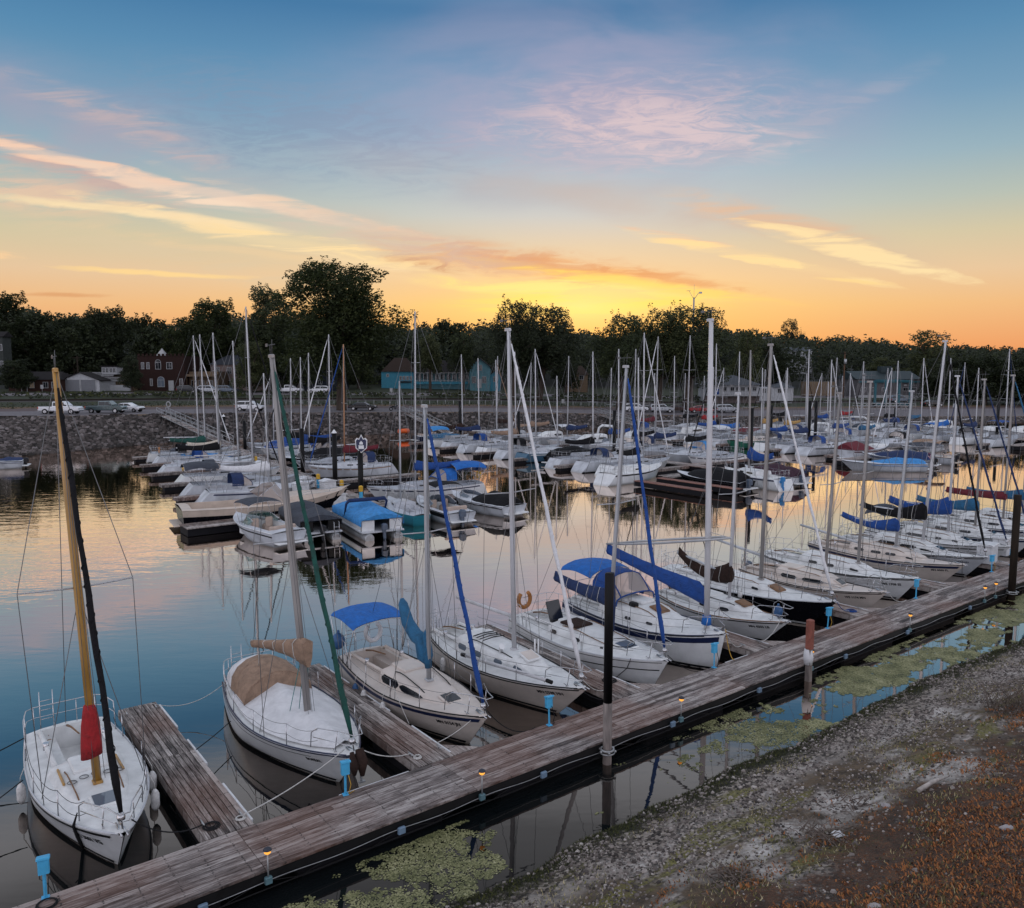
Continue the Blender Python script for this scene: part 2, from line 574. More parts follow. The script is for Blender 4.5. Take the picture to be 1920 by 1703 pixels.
M = dict(
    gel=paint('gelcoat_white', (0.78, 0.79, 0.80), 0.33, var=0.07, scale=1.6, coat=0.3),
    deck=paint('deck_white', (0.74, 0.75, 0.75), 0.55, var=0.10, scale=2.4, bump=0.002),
    gelf=paint('gelcoat_chalky', (0.55, 0.57, 0.61), 0.5, var=0.16, scale=1.2),  # white gelcoat of far boats, their shade put into the colour
    deckg=paint('deck_grey_white', (0.36, 0.38, 0.42), 0.55, var=0.14, scale=2.4),  # white deck of far boats, darkened in the colour to stand for shade
    gelgrey=paint('gelcoat_light_grey', (0.56, 0.58, 0.62), 0.36, var=0.08, scale=1.6, coat=0.2),
    cream=paint('gelcoat_cream', (0.66, 0.585, 0.53), 0.4, var=0.08, scale=1.6, coat=0.2),
    tan=paint('gelcoat_tan', (0.60, 0.50, 0.42), 0.42, var=0.10, scale=1.6),
    black=paint('hull_black', (0.006, 0.006, 0.009), 0.25, var=0.15),
    navy=paint('stripe_navy', (0.014, 0.022, 0.07), 0.35, var=0.12),
    teal=paint('hull_turquoise', (0.05, 0.36, 0.46), 0.35, var=0.08, coat=0.3),
    green=paint('hull_green', (0.03, 0.18, 0.12), 0.35, var=0.10),
    bluehull=paint('hull_slate_blue', (0.06, 0.14, 0.22), 0.35, var=0.10),
    antif=paint('bottom_paint', (0.008, 0.008, 0.011), 0.7, var=0.2),
    dark=paint('dark_trim', (0.010, 0.010, 0.011), 0.5, var=0.2),
    teak=paint('teak', (0.20, 0.105, 0.05), 0.6, var=0.25, scale=8),
    alu=paint('mast_alloy', (0.44, 0.45, 0.47), 0.38, 0.2, var=0.08, streak=True),
    alug=paint('mast_grey', (0.33, 0.31, 0.30), 0.45, 0.2, var=0.16, streak=True),
    white=paint('mast_white', (0.56, 0.56, 0.58), 0.4, var=0.07, streak=True),
    spruce=paint('varnished_spruce', (0.38, 0.20, 0.04), 0.38, var=0.26, scale=4, streak=True, coat=0.4),
    woodmast=paint('wooden_mast', (0.48, 0.24, 0.12), 0.5, var=0.15, streak=True),
    steel=paint('stainless_tube', (0.55, 0.55, 0.57), 0.25, 0.9, var=0.1),
    wire=paint('rigging_wire', (0.16, 0.16, 0.165), 0.5, 0.2, var=0.1),
    blue=paint('canvas_blue', (0.009, 0.06, 0.26), 0.8, var=0.16, scale=5, bump=0.01),
    bluel=paint('canvas_bright_blue', (0.012, 0.13, 0.46), 0.8, var=0.16, scale=5, bump=0.01),
    bluep=paint('canvas_pale_blue', (0.045, 0.25, 0.58), 0.8, var=0.18, scale=4, bump=0.012),
    bluet=paint('canvas_teal_blue', (0.02, 0.12, 0.24), 0.8, var=0.2, scale=5, bump=0.01),
    navyc=paint('canvas_navy', (0.012, 0.03, 0.10), 0.8, var=0.2, scale=5, bump=0.01),
    blackc=paint('canvas_black', (0.008, 0.008, 0.010), 0.8, var=0.25, scale=5, bump=0.01),
    greyc=paint('canvas_charcoal', (0.045, 0.052, 0.07), 0.8, var=0.25, scale=4, bump=0.012),
    tanc=paint('canvas_tan', (0.30, 0.20, 0.14), 0.85, var=0.18, scale=5, bump=0.012),
    creamc=paint('canvas_cream', (0.58, 0.52, 0.44), 0.85, var=0.15, scale=5, bump=0.012),
    brownc=paint('canvas_brown', (0.035, 0.02, 0.016), 0.85, var=0.2, scale=5, bump=0.01),
    greenc=paint('canvas_green', (0.008, 0.07, 0.055), 0.8, var=0.2, scale=5, bump=0.01),
    redc=paint('canvas_red', (0.34, 0.012, 0.016), 0.8, var=0.22, scale=6, bump=0.01),
    maroon=paint('canvas_maroon', (0.13, 0.012, 0.022), 0.8, var=0.2, scale=5, bump=0.01),
    purple=paint('canvas_plum', (0.06, 0.03, 0.045), 0.8, var=0.2, scale=5, bump=0.01),
    yellowc=paint('canvas_mustard', (0.50, 0.30, 0.10), 0.85, var=0.18, scale=5, bump=0.01),
    tarp=paint('tarp_white', (0.70, 0.70, 0.72), 0.6, var=0.10, scale=3, bump=0.02),
    sailw=paint('sail_white', (0.72, 0.72, 0.74), 0.8, var=0.10, scale=6, bump=0.008),
    window=glass('window_dark', (0.012, 0.014, 0.018, 1)),
    windowg=glass('window_grey', (0.13, 0.16, 0.20, 1)),
    shield=glass('windshield_green', (0.10, 0.24, 0.22, 1), 0.05, 0.6),
    clear=glass('clear_vinyl', (0.45, 0.38, 0.34, 1), 0.15, 0.72),
    rope=paint('rope_white', (0.55, 0.54, 0.52), 0.9, var=0.15, scale=20),
    ropeb=paint('rope_black', (0.018, 0.018, 0.02), 0.9, var=0.2, scale=20),
    ropey=paint('cord_yellow', (0.52, 0.30, 0.04), 0.8, var=0.15, scale=20),
    fender=paint('fender_white', (0.66, 0.65, 0.64), 0.5, var=0.22, scale=7),
    fenderb=paint('fender_blue', (0.03, 0.10, 0.24), 0.5, var=0.2, scale=7),
    yellow=paint('horseshoe_yellow', (0.62, 0.36, 0.03), 0.6, var=0.12),
    orange=paint('horseshoe_orange', (0.40, 0.16, 0.04), 0.6, var=0.15),
    red=paint('plastic_red', (0.5, 0.03, 0.03), 0.5, var=0.1),
    ped=paint('pedestal_blue', (0.07, 0.42, 0.72), 0.5, var=0.10, scale=6),
    pile=paint('pile_black', (0.004, 0.004, 0.005), 0.5, var=0.3, scale=4, streak=True),
    pilepale=paint('pile_bare_steel', (0.22, 0.185, 0.17), 0.7, var=0.4, scale=5, streak=True),
    pilewood=paint('pile_timber', (0.020, 0.014, 0.010), 0.85, var=0.35, scale=4, streak=True),
    rust=paint('red_brown_steel', (0.26, 0.085, 0.06), 0.75, var=0.25, scale=5),
    galv=paint('galvanised', (0.38, 0.39, 0.40), 0.45, 0.5, var=0.18),
    plastic=paint('white_plastic', (0.68, 0.69, 0.71), 0.5, var=0.10, scale=4),
    motor=paint('outboard_black', (0.02, 0.021, 0.026), 0.3, var=0.1),
    motorg=paint('outboard_grey', (0.09, 0.12, 0.17), 0.35, var=0.1),
    motorb=paint('outboard_blue', (0.03, 0.22, 0.52), 0.35, var=0.1),
    upholst=paint('seat_vinyl', (0.46, 0.36, 0.30), 0.6, var=0.1),
    letter=paint('lettering_black', (0.012, 0.012, 0.015), 0.5, var=0.1),
    boomgrey=paint('boom_alloy', (0.50, 0.52, 0.55), 0.42, 0.3, var=0.08),
)
M['deckx'] = wood_deck('dock_boards_long', 'x', lin(44, 38, 37), lin(120, 110, 107), lin(186, 178, 174))
M['decky'] = wood_deck('dock_boards_cross', 'y', lin(46, 40, 39), lin(134, 125, 121), lin(194, 186, 181))
M['dockred'] = wood_deck('dock_boards_redwood', 'y', lin(60, 40, 36), lin(128, 86, 74), lin(160, 116, 102))

# ---------------------------------------------------------------- water, near bank
def build_water():
    m, k, bs = new_mat('lake_water')
    tc = k.n('ShaderNodeTexCoord').outputs['Object']
    al = k.mapping(tc, rot=(0, 0, -YAW))
    n1 = k.noise(k.mapping(al, scale=(0.55, 1.25, 1)), 0.85, 3, 0.5, 0.3)
    n2 = k.noise(k.mapping(al, scale=(0.5, 1.6, 1)), 3.0, 2, 0.5, 0.2)
    patch = k.step(k.noise(k.mapping(al, scale=(0.5, 1, 1)), 0.045, 3, 0.5), 0.42, 0.66)
    # the breeze reaches the open basin, the slips stay calm
    sx = k.n('ShaderNodeSeparateXYZ')
    k.put(sx.inputs[0], tc)
    basin = k.m('MULTIPLY', k.step(sx.outputs[1], 30, 48), k.step(sx.outputs[0], 22, 6))
    amp = k.m('ADD', k.m('MULTIPLY', patch, 0.35), k.m('MULTIPLY_ADD', basin, 1.5, 0.30))
    h = k.m('MULTIPLY', k.m('ADD', k.m('MULTIPLY', n1, 1.0), k.m('MULTIPLY', n2, 0.22)), amp)
    b = k.n('ShaderNodeBump')
    b.inputs['Strength'].default_value = 1.0
    b.inputs['Distance'].default_value = 0.008
    k.put(b.inputs['Height'], h)
    k.put(bs.inputs['Normal'], b.outputs[0])
    mur = k.noise(tc, 0.25, 4, 0.6)
    k.put(bs.inputs['Base Color'], k.ramp(mur, [(0.3, (0.004, 0.006, 0.007, 1)), (0.7, (0.008, 0.010, 0.011, 1))]))
    bs.inputs['Roughness'].default_value = 0.6
    bs.inputs['Specular IOR Level'].default_value = 0.0
    # mirror film: strong at a glancing look, weak when looking down into the water
    gl = k.n('ShaderNodeBsdfGlossy')
    gl.inputs['Color'].default_value = (1.0, 0.86, 0.76, 1)
    gl.inputs['Roughness'].default_value = 0.015
    k.put(gl.inputs['Normal'], b.outputs[0])
    lw = k.n('ShaderNodeLayerWeight')
    k.put(lw.inputs['Normal'], b.outputs[0])
    refl = k.ramp(lw.outputs['Facing'], [(0.0, G(.02)), (0.42, G(.035)), (0.49, G(.07)), (0.53, G(.16)), (0.56, G(.28)), (0.61, G(.50)), (0.70, G(.78)), (0.79, G(.91)), (0.92, G(.97))])
    mx = k.n('ShaderNodeMixShader')
    k.put(mx.inputs[0], refl)
    m.node_tree.links.new(bs.outputs[0], mx.inputs[1])
    m.node_tree.links.new(gl.outputs[0], mx.inputs[2])
    m.node_tree.links.new(mx.outputs[0], m.node_tree.nodes['Material Output'].inputs[0])
    mb = MB()
    mb.poly([(-400, -60, 0), (700, -60, 0), (700, 500, 0), (-400, 500, 0)])
    tag(mb.build('water', m), kind='structure')


def shore_w(u):
    return 12.0 + 0.35 * noise.noise((u * 0.28, 3.1, 0)) + 0.16 * noise.noise((u * 1.1, 7.7, 0)) - (0.012 * max(0, u - 24) ** 1.4)


def bank_z(u, s):
    """s metres inland from the water line"""
    if s < 0:
        return 0.32 * s - 0.02
    z = 0.20 * s if s < 2 else 0.40 + 0.27 * (s - 2) if s < 7 else 1.75 + 0.2 * (s - 7)
    z += min(s, 1.5) / 1.5 * (0.16 * noise.noise((u * 0.35, s * 0.5, 1.5)) + 0.05 * noise.noise((u * 1.3, s * 1.5, 4)))
    return z + 0.015 * noise.noise((u * 5, s * 5, 9))


def build_bank():
    m, k, bs = new_mat('gravel_bank')
    tc = k.n('ShaderNodeTexCoord').outputs['Object']
    at = k.n('ShaderNodeAttribute', attribute_name='inland').outputs['Fac']
    vor = k.n('ShaderNodeTexVoronoi')
    k.put(vor.inputs['Vector'], tc)
    vor.inputs['Scale'].default_value = 13
    big = k.noise(tc, 0.55, 5, 0.6)
    mid = k.noise(tc, 2.2, 6, 0.68, 0.5)
    fine = k.noise(tc, 24, 4, 0.7)
    sep = k.n('ShaderNodeSeparateColor')
    k.put(sep.inputs[0], vor.outputs['Color'])
    stone = k.ramp(k.m('ADD', k.m('MULTIPLY', sep.outputs[0], 0.6), k.m('MULTIPLY', fine, 0.4)), [(0.25, lin(36, 31, 27)), (0.5, lin(98, 88, 80)), (0.78, lin(166, 156, 146))])
    silt = k.ramp(mid, [(0.33, lin(122, 114, 106)), (0.62, lin(222, 216, 211))])
    stre = k.noise(k.mapping(tc, scale=(.45, 1.5, 1)), .8, 5, .62, .4)
    olive = k.ramp(fine, [(.3, lin(58, 58, 28)), (.7, lin(146, 140, 74))])
    soil = k.ramp(mid, [(0.3, lin(38, 32, 26)), (0.6, lin(104, 88, 70))])
    redw = k.ramp(k.m('ADD', k.m('MULTIPLY', fine, 0.6), k.m('MULTIPLY', mid, 0.4)), [(0.42, lin(28, 20, 16)), (0.55, lin(86, 58, 42)), (0.70, lin(140, 96, 62))])
    moss = k.ramp(fine, [(0.35, lin(14, 14, 8)), (0.60, lin(44, 44, 16)), (.75, lin(92, 92, 26))])
    ws = k.m('ADD', at, k.m('MULTIPLY', k.m('SUBTRACT', big, 0.5), 3.4))
    ws = k.m('ADD', ws, k.m('MULTIPLY', k.m('SUBTRACT', mid, 0.5), 1.6))
    c = k.mix(k.step(k.m('ADD', at, k.m('MULTIPLY', k.m('SUBTRACT', mid, .5), 1.6)), 0.30, 0.75), moss, stone)
    c = k.mix(k.m('MULTIPLY', k.m('MULTIPLY', k.step(ws, 0.9, 2.0), k.step(ws, 4.6, 3.2)), k.step(stre, 0.42, 0.53)), c, silt)
    c = k.mix(k.m('MULTIPLY', k.step(ws, 0.8, 2.4), k.step(big, 0.40, 0.56)), c, soil)
    c = k.mix(k.m('MULTIPLY', k.m('MULTIPLY', k.step(at, .5, 1.0), k.step(stre, .46, .36)), k.m('MULTIPLY', k.step(fine, .3, .5), .85)), c, olive)
    c = k.mix(k.m('MULTIPLY', k.step(ws, 3.6, 4.7), k.step(fine, 0.35, 0.5)), c, redw)
    k.put(bs.inputs['Base Color'], c)
    bs.inputs['Roughness'].default_value = 0.9
    b = k.n('ShaderNodeBump')
    b.inputs['Strength'].default_value = 1.0
    b.inputs['Distance'].default_value = 0.05
    k.put(b.inputs['Height'], k.m('ADD', k.m('MULTIPLY', vor.outputs['Distance'], -0.6), k.m('ADD', k.m('MULTIPLY', mid, 0.8), k.m('MULTIPLY', fine, 0.5))))
    k.put(bs.inputs['Normal'], b.outputs[0])
    mb, inl = MB(), []
    us = [-14 + i * 0.16 for i in range(340)] + [41 + i * 2.0 for i in range(40)]
    ss = [-1.6, -0.8, -0.4] + [j * 0.15 for j in range(0, 95)] + [16, 20, 30, 45, 70]
    rows = []
    for u in us:
        w0 = shore_w(u)
        rows.append([(u, w0 - s, bank_z(u, s) if s < 15 else 3.4) for s in ss])
        inl += ss
    mb.grid(rows, True)
    o = mb.build('gravel_bank', m)
    a = o.data.attributes.new('inland', 'FLOAT', 'POINT')
    a.data.foreach_set('value', inl)
    tag(o, kind='structure')
    return o


def rock(mb, c, r, rg, mat=0, flat=0.6):
    """an angular stone: a jittered octahedron with cut corners"""
    ax = rg.random() * PI
    ca, sa = math.cos(ax), math.sin(ax)
    vs = []
    for th, kz in ((0, -1),):
        pass
    ring = 6
    lo = [(math.cos(2 * PI * i / ring) * rg.uniform(.75, 1.1), math.sin(2 * PI * i / ring) * rg.uniform(.6, .95), rg.uniform(-.25, .1)) for i in range(ring)]
    hi = [(x * rg.uniform(.45, .75), y * rg.uniform(.45, .75), rg.uniform(.45, .8)) for x, y, z in lo]
    for x, y, z in lo + hi:
        vs.append((c[0] + r * (x * ca - y * sa), c[1] + r * (x * sa + y * ca), c[2] + r * z * flat * 1.4))
    fs = [tuple(range(6, 12))]
    for i in range(6):
        j = (i + 1) % 6
        fs.append((i, j, 6 + j, 6 + i))
    mb.add(vs, fs, False, mat, rg.random())


def stone_mat(name, stops, sc=1.0):
    m, k, bs = new_mat(name)
    at = k.n('ShaderNodeAttribute', attribute_name='rnd').outputs['Fac']
    tc = k.n('ShaderNodeTexCoord').outputs['Object']
    n = k.noise(tc, 6 * sc, 4, 0.6)
    k.put(bs.inputs['Base Color'], k.ramp(k.m('ADD', k.m('MULTIPLY', at, 0.7), k.m('MULTIPLY', n, 0.3)), stops))
    bs.inputs['Roughness'].default_value = 0.85
    return m


def build_bank_cover():
    rg = random.Random(11)
    pm = stone_mat('pebble_stone', [(0.15, lin(48, 42, 39)), (0.45, lin(102, 93, 88)), (0.75, lin(154, 144, 138)), (0.95, lin(208, 201, 195))], 3)
    mb = MB()
    n = 0
    while n < 19000:
        u = rg.uniform(5, 33)
        s = abs(rg.gauss(0, 1)) * 2.4 - 0.1
        if s > 8:
            continue
        if noise.noise((u * .8, s * .8, 2)) + rg.uniform(-.35, .35) < -0.05:
            continue
        r = rg.uniform(.014, .046) * (1.8 if rg.random() < (.25 if s < .5 else .05) else 1)
        rock(mb, (u, shore_w(u) - s, bank_z(u, s) - r * .1), r, rg)
        n += 1
    tag(mb.build('pebbles', pm, attr=True), 'grey rounded pebbles strewn on the sloping bank', 'pebbles', kind='stuff')
    # rust-brown dried weeds
    wm, k, bs = new_mat('dry_weed')
    at = k.n('ShaderNodeAttribute', attribute_name='rnd').outputs['Fac']
    k.put(bs.inputs['Base Color'], k.ramp(at, [(0.05, lin(34, 24, 20)), (0.25, lin(98, 62, 42)), (0.55, lin(182, 116, 66)), (0.85, lin(112, 92, 60)), (1.0, lin(86, 92, 46))]))
    bs.inputs['Roughness'].default_value = 0.9
    mb = MB()
    n = 0
    while n < 88000:
        u = rg.uniform(5, 34)
        s = rg.uniform(2.6, 11.5)
        dens = (s - 4.1) / 1.7 + 1.5 * noise.noise((u * .5, s * .5, 5)) + 1.5 * noise.noise((u * 1.9, s * 1.9, 8))
        if rg.random() > max(0.02, min(1, dens)):
            continue
        x, y, z = u, shore_w(u) - s, bank_z(u, s)
        h = rg.uniform(.005, .06)
        a = rg.random() * 2 * PI
        l = rg.uniform(.012, .05)
        w = rg.uniform(.008, .022)
        dx, dy = math.cos(a), math.sin(a)
        mb.add([(x - dy * w, y + dx * w, z - .01), (x + dy * w, y - dx * w, z - .01), (x + dx * l + dy * w * .6, y + dy * l - dx * w * .6, z + h), (x + dx * l * 1.5, y + dy * l * 1.5, z + h * .9)],
               [(0, 1, 2, 3)], False, 0, min(1, max(0, rg.gauss(.52, .2))))
        n += 1
    tag(mb.build('dry_weeds', wm, attr=True), 'rust brown dried weeds covering the upper bank', 'dry weeds', kind='stuff')
    # green and straw tufts lower down, dark moss at the edge
    gm, k, bs = new_mat('bank_grass')
    at = k.n('ShaderNodeAttribute', attribute_name='rnd').outputs['Fac']
    k.put(bs.inputs['Base Color'], k.ramp(at, [(0.0, lin(22, 24, 14)), (0.4, lin(62, 66, 28)), (0.65, lin(122, 120, 56)), (.8, lin(168, 154, 112)), (1.0, lin(196, 182, 146))]))
    bs.inputs['Roughness'].default_value = 0.9
    mb = MB()
    n = 0
    while n < 44000:
        u = rg.uniform(4, 40)
        edge = rg.random() < .42
        s = abs(rg.gauss(0, .30)) if edge else rg.uniform(.6, 7)
        if not edge and noise.noise((u * .5, s * 1.1, 15)) < .06:
            continue
        x, y, z = u, shore_w(u) - s, bank_z(u, s)
        h = rg.uniform(.02, .06) if edge else rg.uniform(.015, .075)
        a = rg.random() * 2 * PI
        l = rg.uniform(.02, .08)
        w = rg.uniform(.006, .015)
        dx, dy = math.cos(a), math.sin(a)
        mb.add([(x - dy * w, y + dx * w, z - .01), (x + dy * w, y - dx * w, z - .01), (x + dx * l, y + dy * l, z + h)], [(0, 1, 2)], False, 0,
               rg.uniform(0, .5) if edge else rg.uniform(.3, 1))
        n += 1
    tag(mb.build('bank_grass', gm, attr=True), 'sparse green and straw grass on the lower bank', 'grass', kind='stuff')
    # duckweed lying on the still strip of water
    dm, k, bs = new_mat('duckweed_leaf')
    at = k.n('ShaderNodeAttribute', attribute_name='rnd').outputs['Fac']
    k.put(bs.inputs['Base Color'], k.ramp(at, [(0.0, lin(40, 48, 26)), (0.35, lin(104, 106, 66)), (0.7, lin(146, 144, 102)), (1.0, lin(180, 176, 140))]))
    bs.inputs['Roughness'].default_value = 0.7
    mb = MB()
    n = 0
    tries = 0
    while n < 62000 and tries < 700000:
        tries += 1
        u = rg.uniform(3.5, 46)
        w = rg.uniform(11.6, 14.25)
        mid = abs(w - 13.2)
        f = noise.noise((u * .30, w * .55, 21)) * 1.0 + noise.noise((u * .95, w * 1.5, 23)) * .55 + noise.noise((u * 3.2, w * 3.6, 29)) * .4
        f += 0.40 * math.exp(-((u - 6.6) / 1.9) ** 2) + (min(.40, (u - 14) * .10) if u > 14 else 0) - 0.16 * mid - .07
        if 10 < u < 13.5:
            f -= .12
        if f < 0.06 + rg.uniform(0, .30):
            continue
        r = rg.uniform(.012, .028) * (1 if u < 20 else 1.5)
        a = rg.random() * PI
        vs = [(u + r * math.cos(a + q) * rg.uniform(.7, 1.1), w + r * math.sin(a + q) * rg.uniform(.7, 1.1), .004 + rg.uniform(0, .006)) for q in (0, 1.25, 2.5, 3.8, 5.0)]
        mb.add(vs, [(0, 1, 2, 3, 4)], False, 0, min(1, max(0, rg.gauss(.5 + .3 * noise.noise((u * 2, w * 2, 41)), .16))))
        if n % 8 == 0:          # slimy film joining the leaves
            k4 = r * rg.uniform(1.6, 3.2)
            mb.add([(u + k4 * math.cos(q * .785) * rg.uniform(.6, 1.1), w + k4 * math.sin(q * .785) * rg.uniform(.5, 1), .0025 + n * 1e-8) for q in range(8)], [tuple(range(8))], False, 0, rg.uniform(.12, .38))
        n += 1
    tag(mb.build('duckweed', dm, attr=True), 'pale green duckweed floating between the dock and the bank', 'duckweed', kind='stuff')


def build_bank_bits():
    drift = paint('driftwood_bleached', (0.42, 0.38, 0.35), 0.85, var=0.25, scale=8)
    brush = paint('dead_twigs', (0.16, 0.125, 0.105), 0.9, var=0.3, scale=8)
    rg = random.Random(5)

    def on(px, py, zg):
        x, y = ground(px, py, zg)
        for _ in range(6):
            zg = bank_z(x, shore_w(x) - y)
            x, y = ground(px, py, zg)
        return Vector((x, y, zg))
    a, b = on(1722, 1486, 1), on(1776, 1462, 1)
    mb = MB()
    mid = (a + b) / 2 + Vector((0, 0, .10))
    mb.tube([a + Vector((0, 0, .04)), mid, b + Vector((0, 0, .07))], [.05, .045, .02], 8)
    tag(mb.build('driftwood_log', drift), 'bleached driftwood branch lying above the gravel on the bank', 'driftwood')
    for (px, py, n, lab) in ((1545, 1575, 60, 'tangle of grey dead twigs low on the gravel slope'), (1370, 1650, 45, 'loose grey dead twigs lying over pale silt'), (1590, 1508, 26, 'small round heap of dark dead brush on the pebbles')):
        c = on(px, py, 1)
        mb = MB()
        for i in range(n):
            an = rg.random() * 2 * PI
            l = rg.uniform(.2, .65)
            p = c + Vector((rg.gauss(0, .25), rg.gauss(0, .18), .03))
            q = p + Vector((math.cos(an) * l, math.sin(an) * l, rg.uniform(.0, .2)))
            mb.tube([p, (p + q) / 2 + Vector((0, 0, rg.uniform(.02, .12))), q], [.012, .009, .004], 4)
        tag(mb.build('brush_pile', brush), lab, 'brush pile')
    c = on(1571, 1570, 1)
    mb = MB()
    mb.grid([[(c.x + i * .07 - .1 + .02 * rg.random(), c.y + j * .07 - .1, c.z + .03 + rg.uniform(0, .06)) for j in range(4)] for i in range(4)], False)
    tag(mb.build('paper_scrap', M['sailw']), 'crumpled white scrap of litter on the bank', 'litter')
    for i, (px, py, lab) in enumerate(((1663, 1511, 'flat pale stone lying below the driftwood branch'), (1890, 1552, 'broad flat stone at the edge of the rusty weeds'), (1640, 1700, 'pale stone half buried among the rusty weeds'))):
        c = on(px, py, 1.5)
        mb = MB()
        rock(mb, (c.x, c.y, c.z - .02), .16, rg, flat=.35)
        tag(mb.build('flat_stone', paint('pale_stone', (.36, .33, .33), .85, var=.2, scale=9)), lab, 'stone')
    # leafless grey bush at the water's far end
    for px, py, lab in ((1900, 1330, 'bare grey bush spreading on the bank where the dock runs on'),):
        c = on(px, py, 1)
        mb = MB()
        for i in range(160):
            an = rg.random() * 2 * PI
            l = rg.uniform(.5, 1.3)
            p = c + Vector((rg.gauss(0, .45), rg.gauss(0, .45), 0))
            q = p + Vector((math.cos(an) * l * .5, math.sin(an) * l * .5, l * .55))
            mb.tube([p, (p + q) / 2 + Vector((rg.gauss(0, .06), rg.gauss(0, .06), .06)), q], [.008, .006, .003], 3)
        tag(mb.build('bare_bush', brush), lab, 'bush')


build_water()
build_bank()
build_bank_cover()
build_bank_bits()


# ---------------------------------------------------------------- the long dock and its finger piers
DZ = 0.52   # deck height
Y0, Y1 = 14.38, 16.05


def plank_run(mb, x0, x1, y0, y1, axis, nb, seg, z=DZ, th=0.045, rg=rnd, jitter=.004):
    if axis == 'x':
        w = (y1 - y0) / nb
        x = x0
        k = 0
        while x < x1 - .01:
            xe = min(x + seg, x1)
            for i in range(nb):
                # a joint somewhere in the run, staggered per board
                js = [x, xe]
                if rg.random() < .14 and xe - x > 3:
                    js = [x, x + (xe - x) * rg.uniform(.3, .7), xe]
                for a, b in zip(js[:-1], js[1:]):
                    mb.box(((a + b) / 2, y0 + w * (i + .5), z - th / 2 + rg.uniform(-jitter, jitter)), (b - a - .012, w - rg.uniform(.010, .020), th), at=rg.random())
            x = xe
            k += 1
    else:
        w = (x1 - x0) / nb
        y = y0
        while y < y1 - .01:
            ye = min(y + seg, y1)
            for i in range(nb):
                js = [y, ye]
                if rg.random() < .12 and ye - y > 3:
                    js = [y, y + (ye - y) * rg.uniform(.3, .7), ye]
                for a, b in zip(js[:-1], js[1:]):
                    mb.box((x0 + w * (i + .5), (a + b) / 2, z - th / 2 + rg.uniform(-jitter, jitter)), (w - rg.uniform(.012, .024), b - a - .012, th), at=rg.random())
            y = ye


def build_main_dock():
    d = thing('floating_dock', 'long weathered plank dock running along the bank below the finger piers', 'dock', (0, 0, 0))
    mb = MB()
    plank_run(mb, 0.2, 62, Y0, Y1, 'x', 11, 4.9)
    mb.build('deck_boards', M['deckx'], d, attr=True)
    mb = MB()
    for y in (Y0 + .03, Y1 - .03):
        mb.box((31, y, DZ - .16), (61.6, .05, .2))
    for i in range(62):
        mb.box((0.7 + i, (Y0 + Y1) / 2, DZ - .12), (.05, Y1 - Y0 - .14, .12))
    for y in (Y0 + .03,):                                   # open truss on the bank side
        for i in range(40):
            x = .4 + i * 1.55
            mb.tube([(x, y + .02, DZ - .24), (x + .75, y + .02, .10)], .012, 4)
            mb.tube([(x + .75, y + .02, .10), (x + 1.5, y + .02, DZ - .24)], .012, 4)
        mb.tube([(.4, y + .02, .10), (62, y + .02, .10)], .018, 4)
    mb.build('frame', M['dark'], d)
    for i in range(13):
        mb = MB()
        mb.box((2.6 + i * 4.9, (Y0 + Y1) / 2 + .02, .02), (3.4, Y1 - Y0 - .25, .44), bev=.08)
        mb.build('float', M['antif'], d)
    for a, b in ((7.4, 9.2), (21, 22.2), (44, 46)):
        mb = MB()
        mb.box(((a + b) / 2, Y1 + .03, DZ - .05), (b - a, .03, .09), bev=.01)
        mb.build('bumper_strip', M['plastic'], d)
    # cable pipe clipped below the bank edge, sagging between hangers, with junction boxes
    pts = []
    for i in range(0, 310):
        x = .3 + i * .2
        pts.append((x, Y0 - .035, .30 + .025 * math.sin(x * 2.6) + .02 * noise.noise((x * .8, 0, 0))))
    mb = MB()
    mb.tube(pts, .008, 5)
    mb.build('cable_pipe', M['galv'], d)
    for x in (3.9, 8.0, 11.9, 16.5, 20.4, 25.2, 29.4, 34.5):
        mb = MB()
        mb.box((x, Y0 - .06, .30), (.17, .08, .14), bev=.015)
        mb.build('junction_box', paint('junction_box_blue_grey', (.16, .24, .34), .5, var=.15), d)
    return d


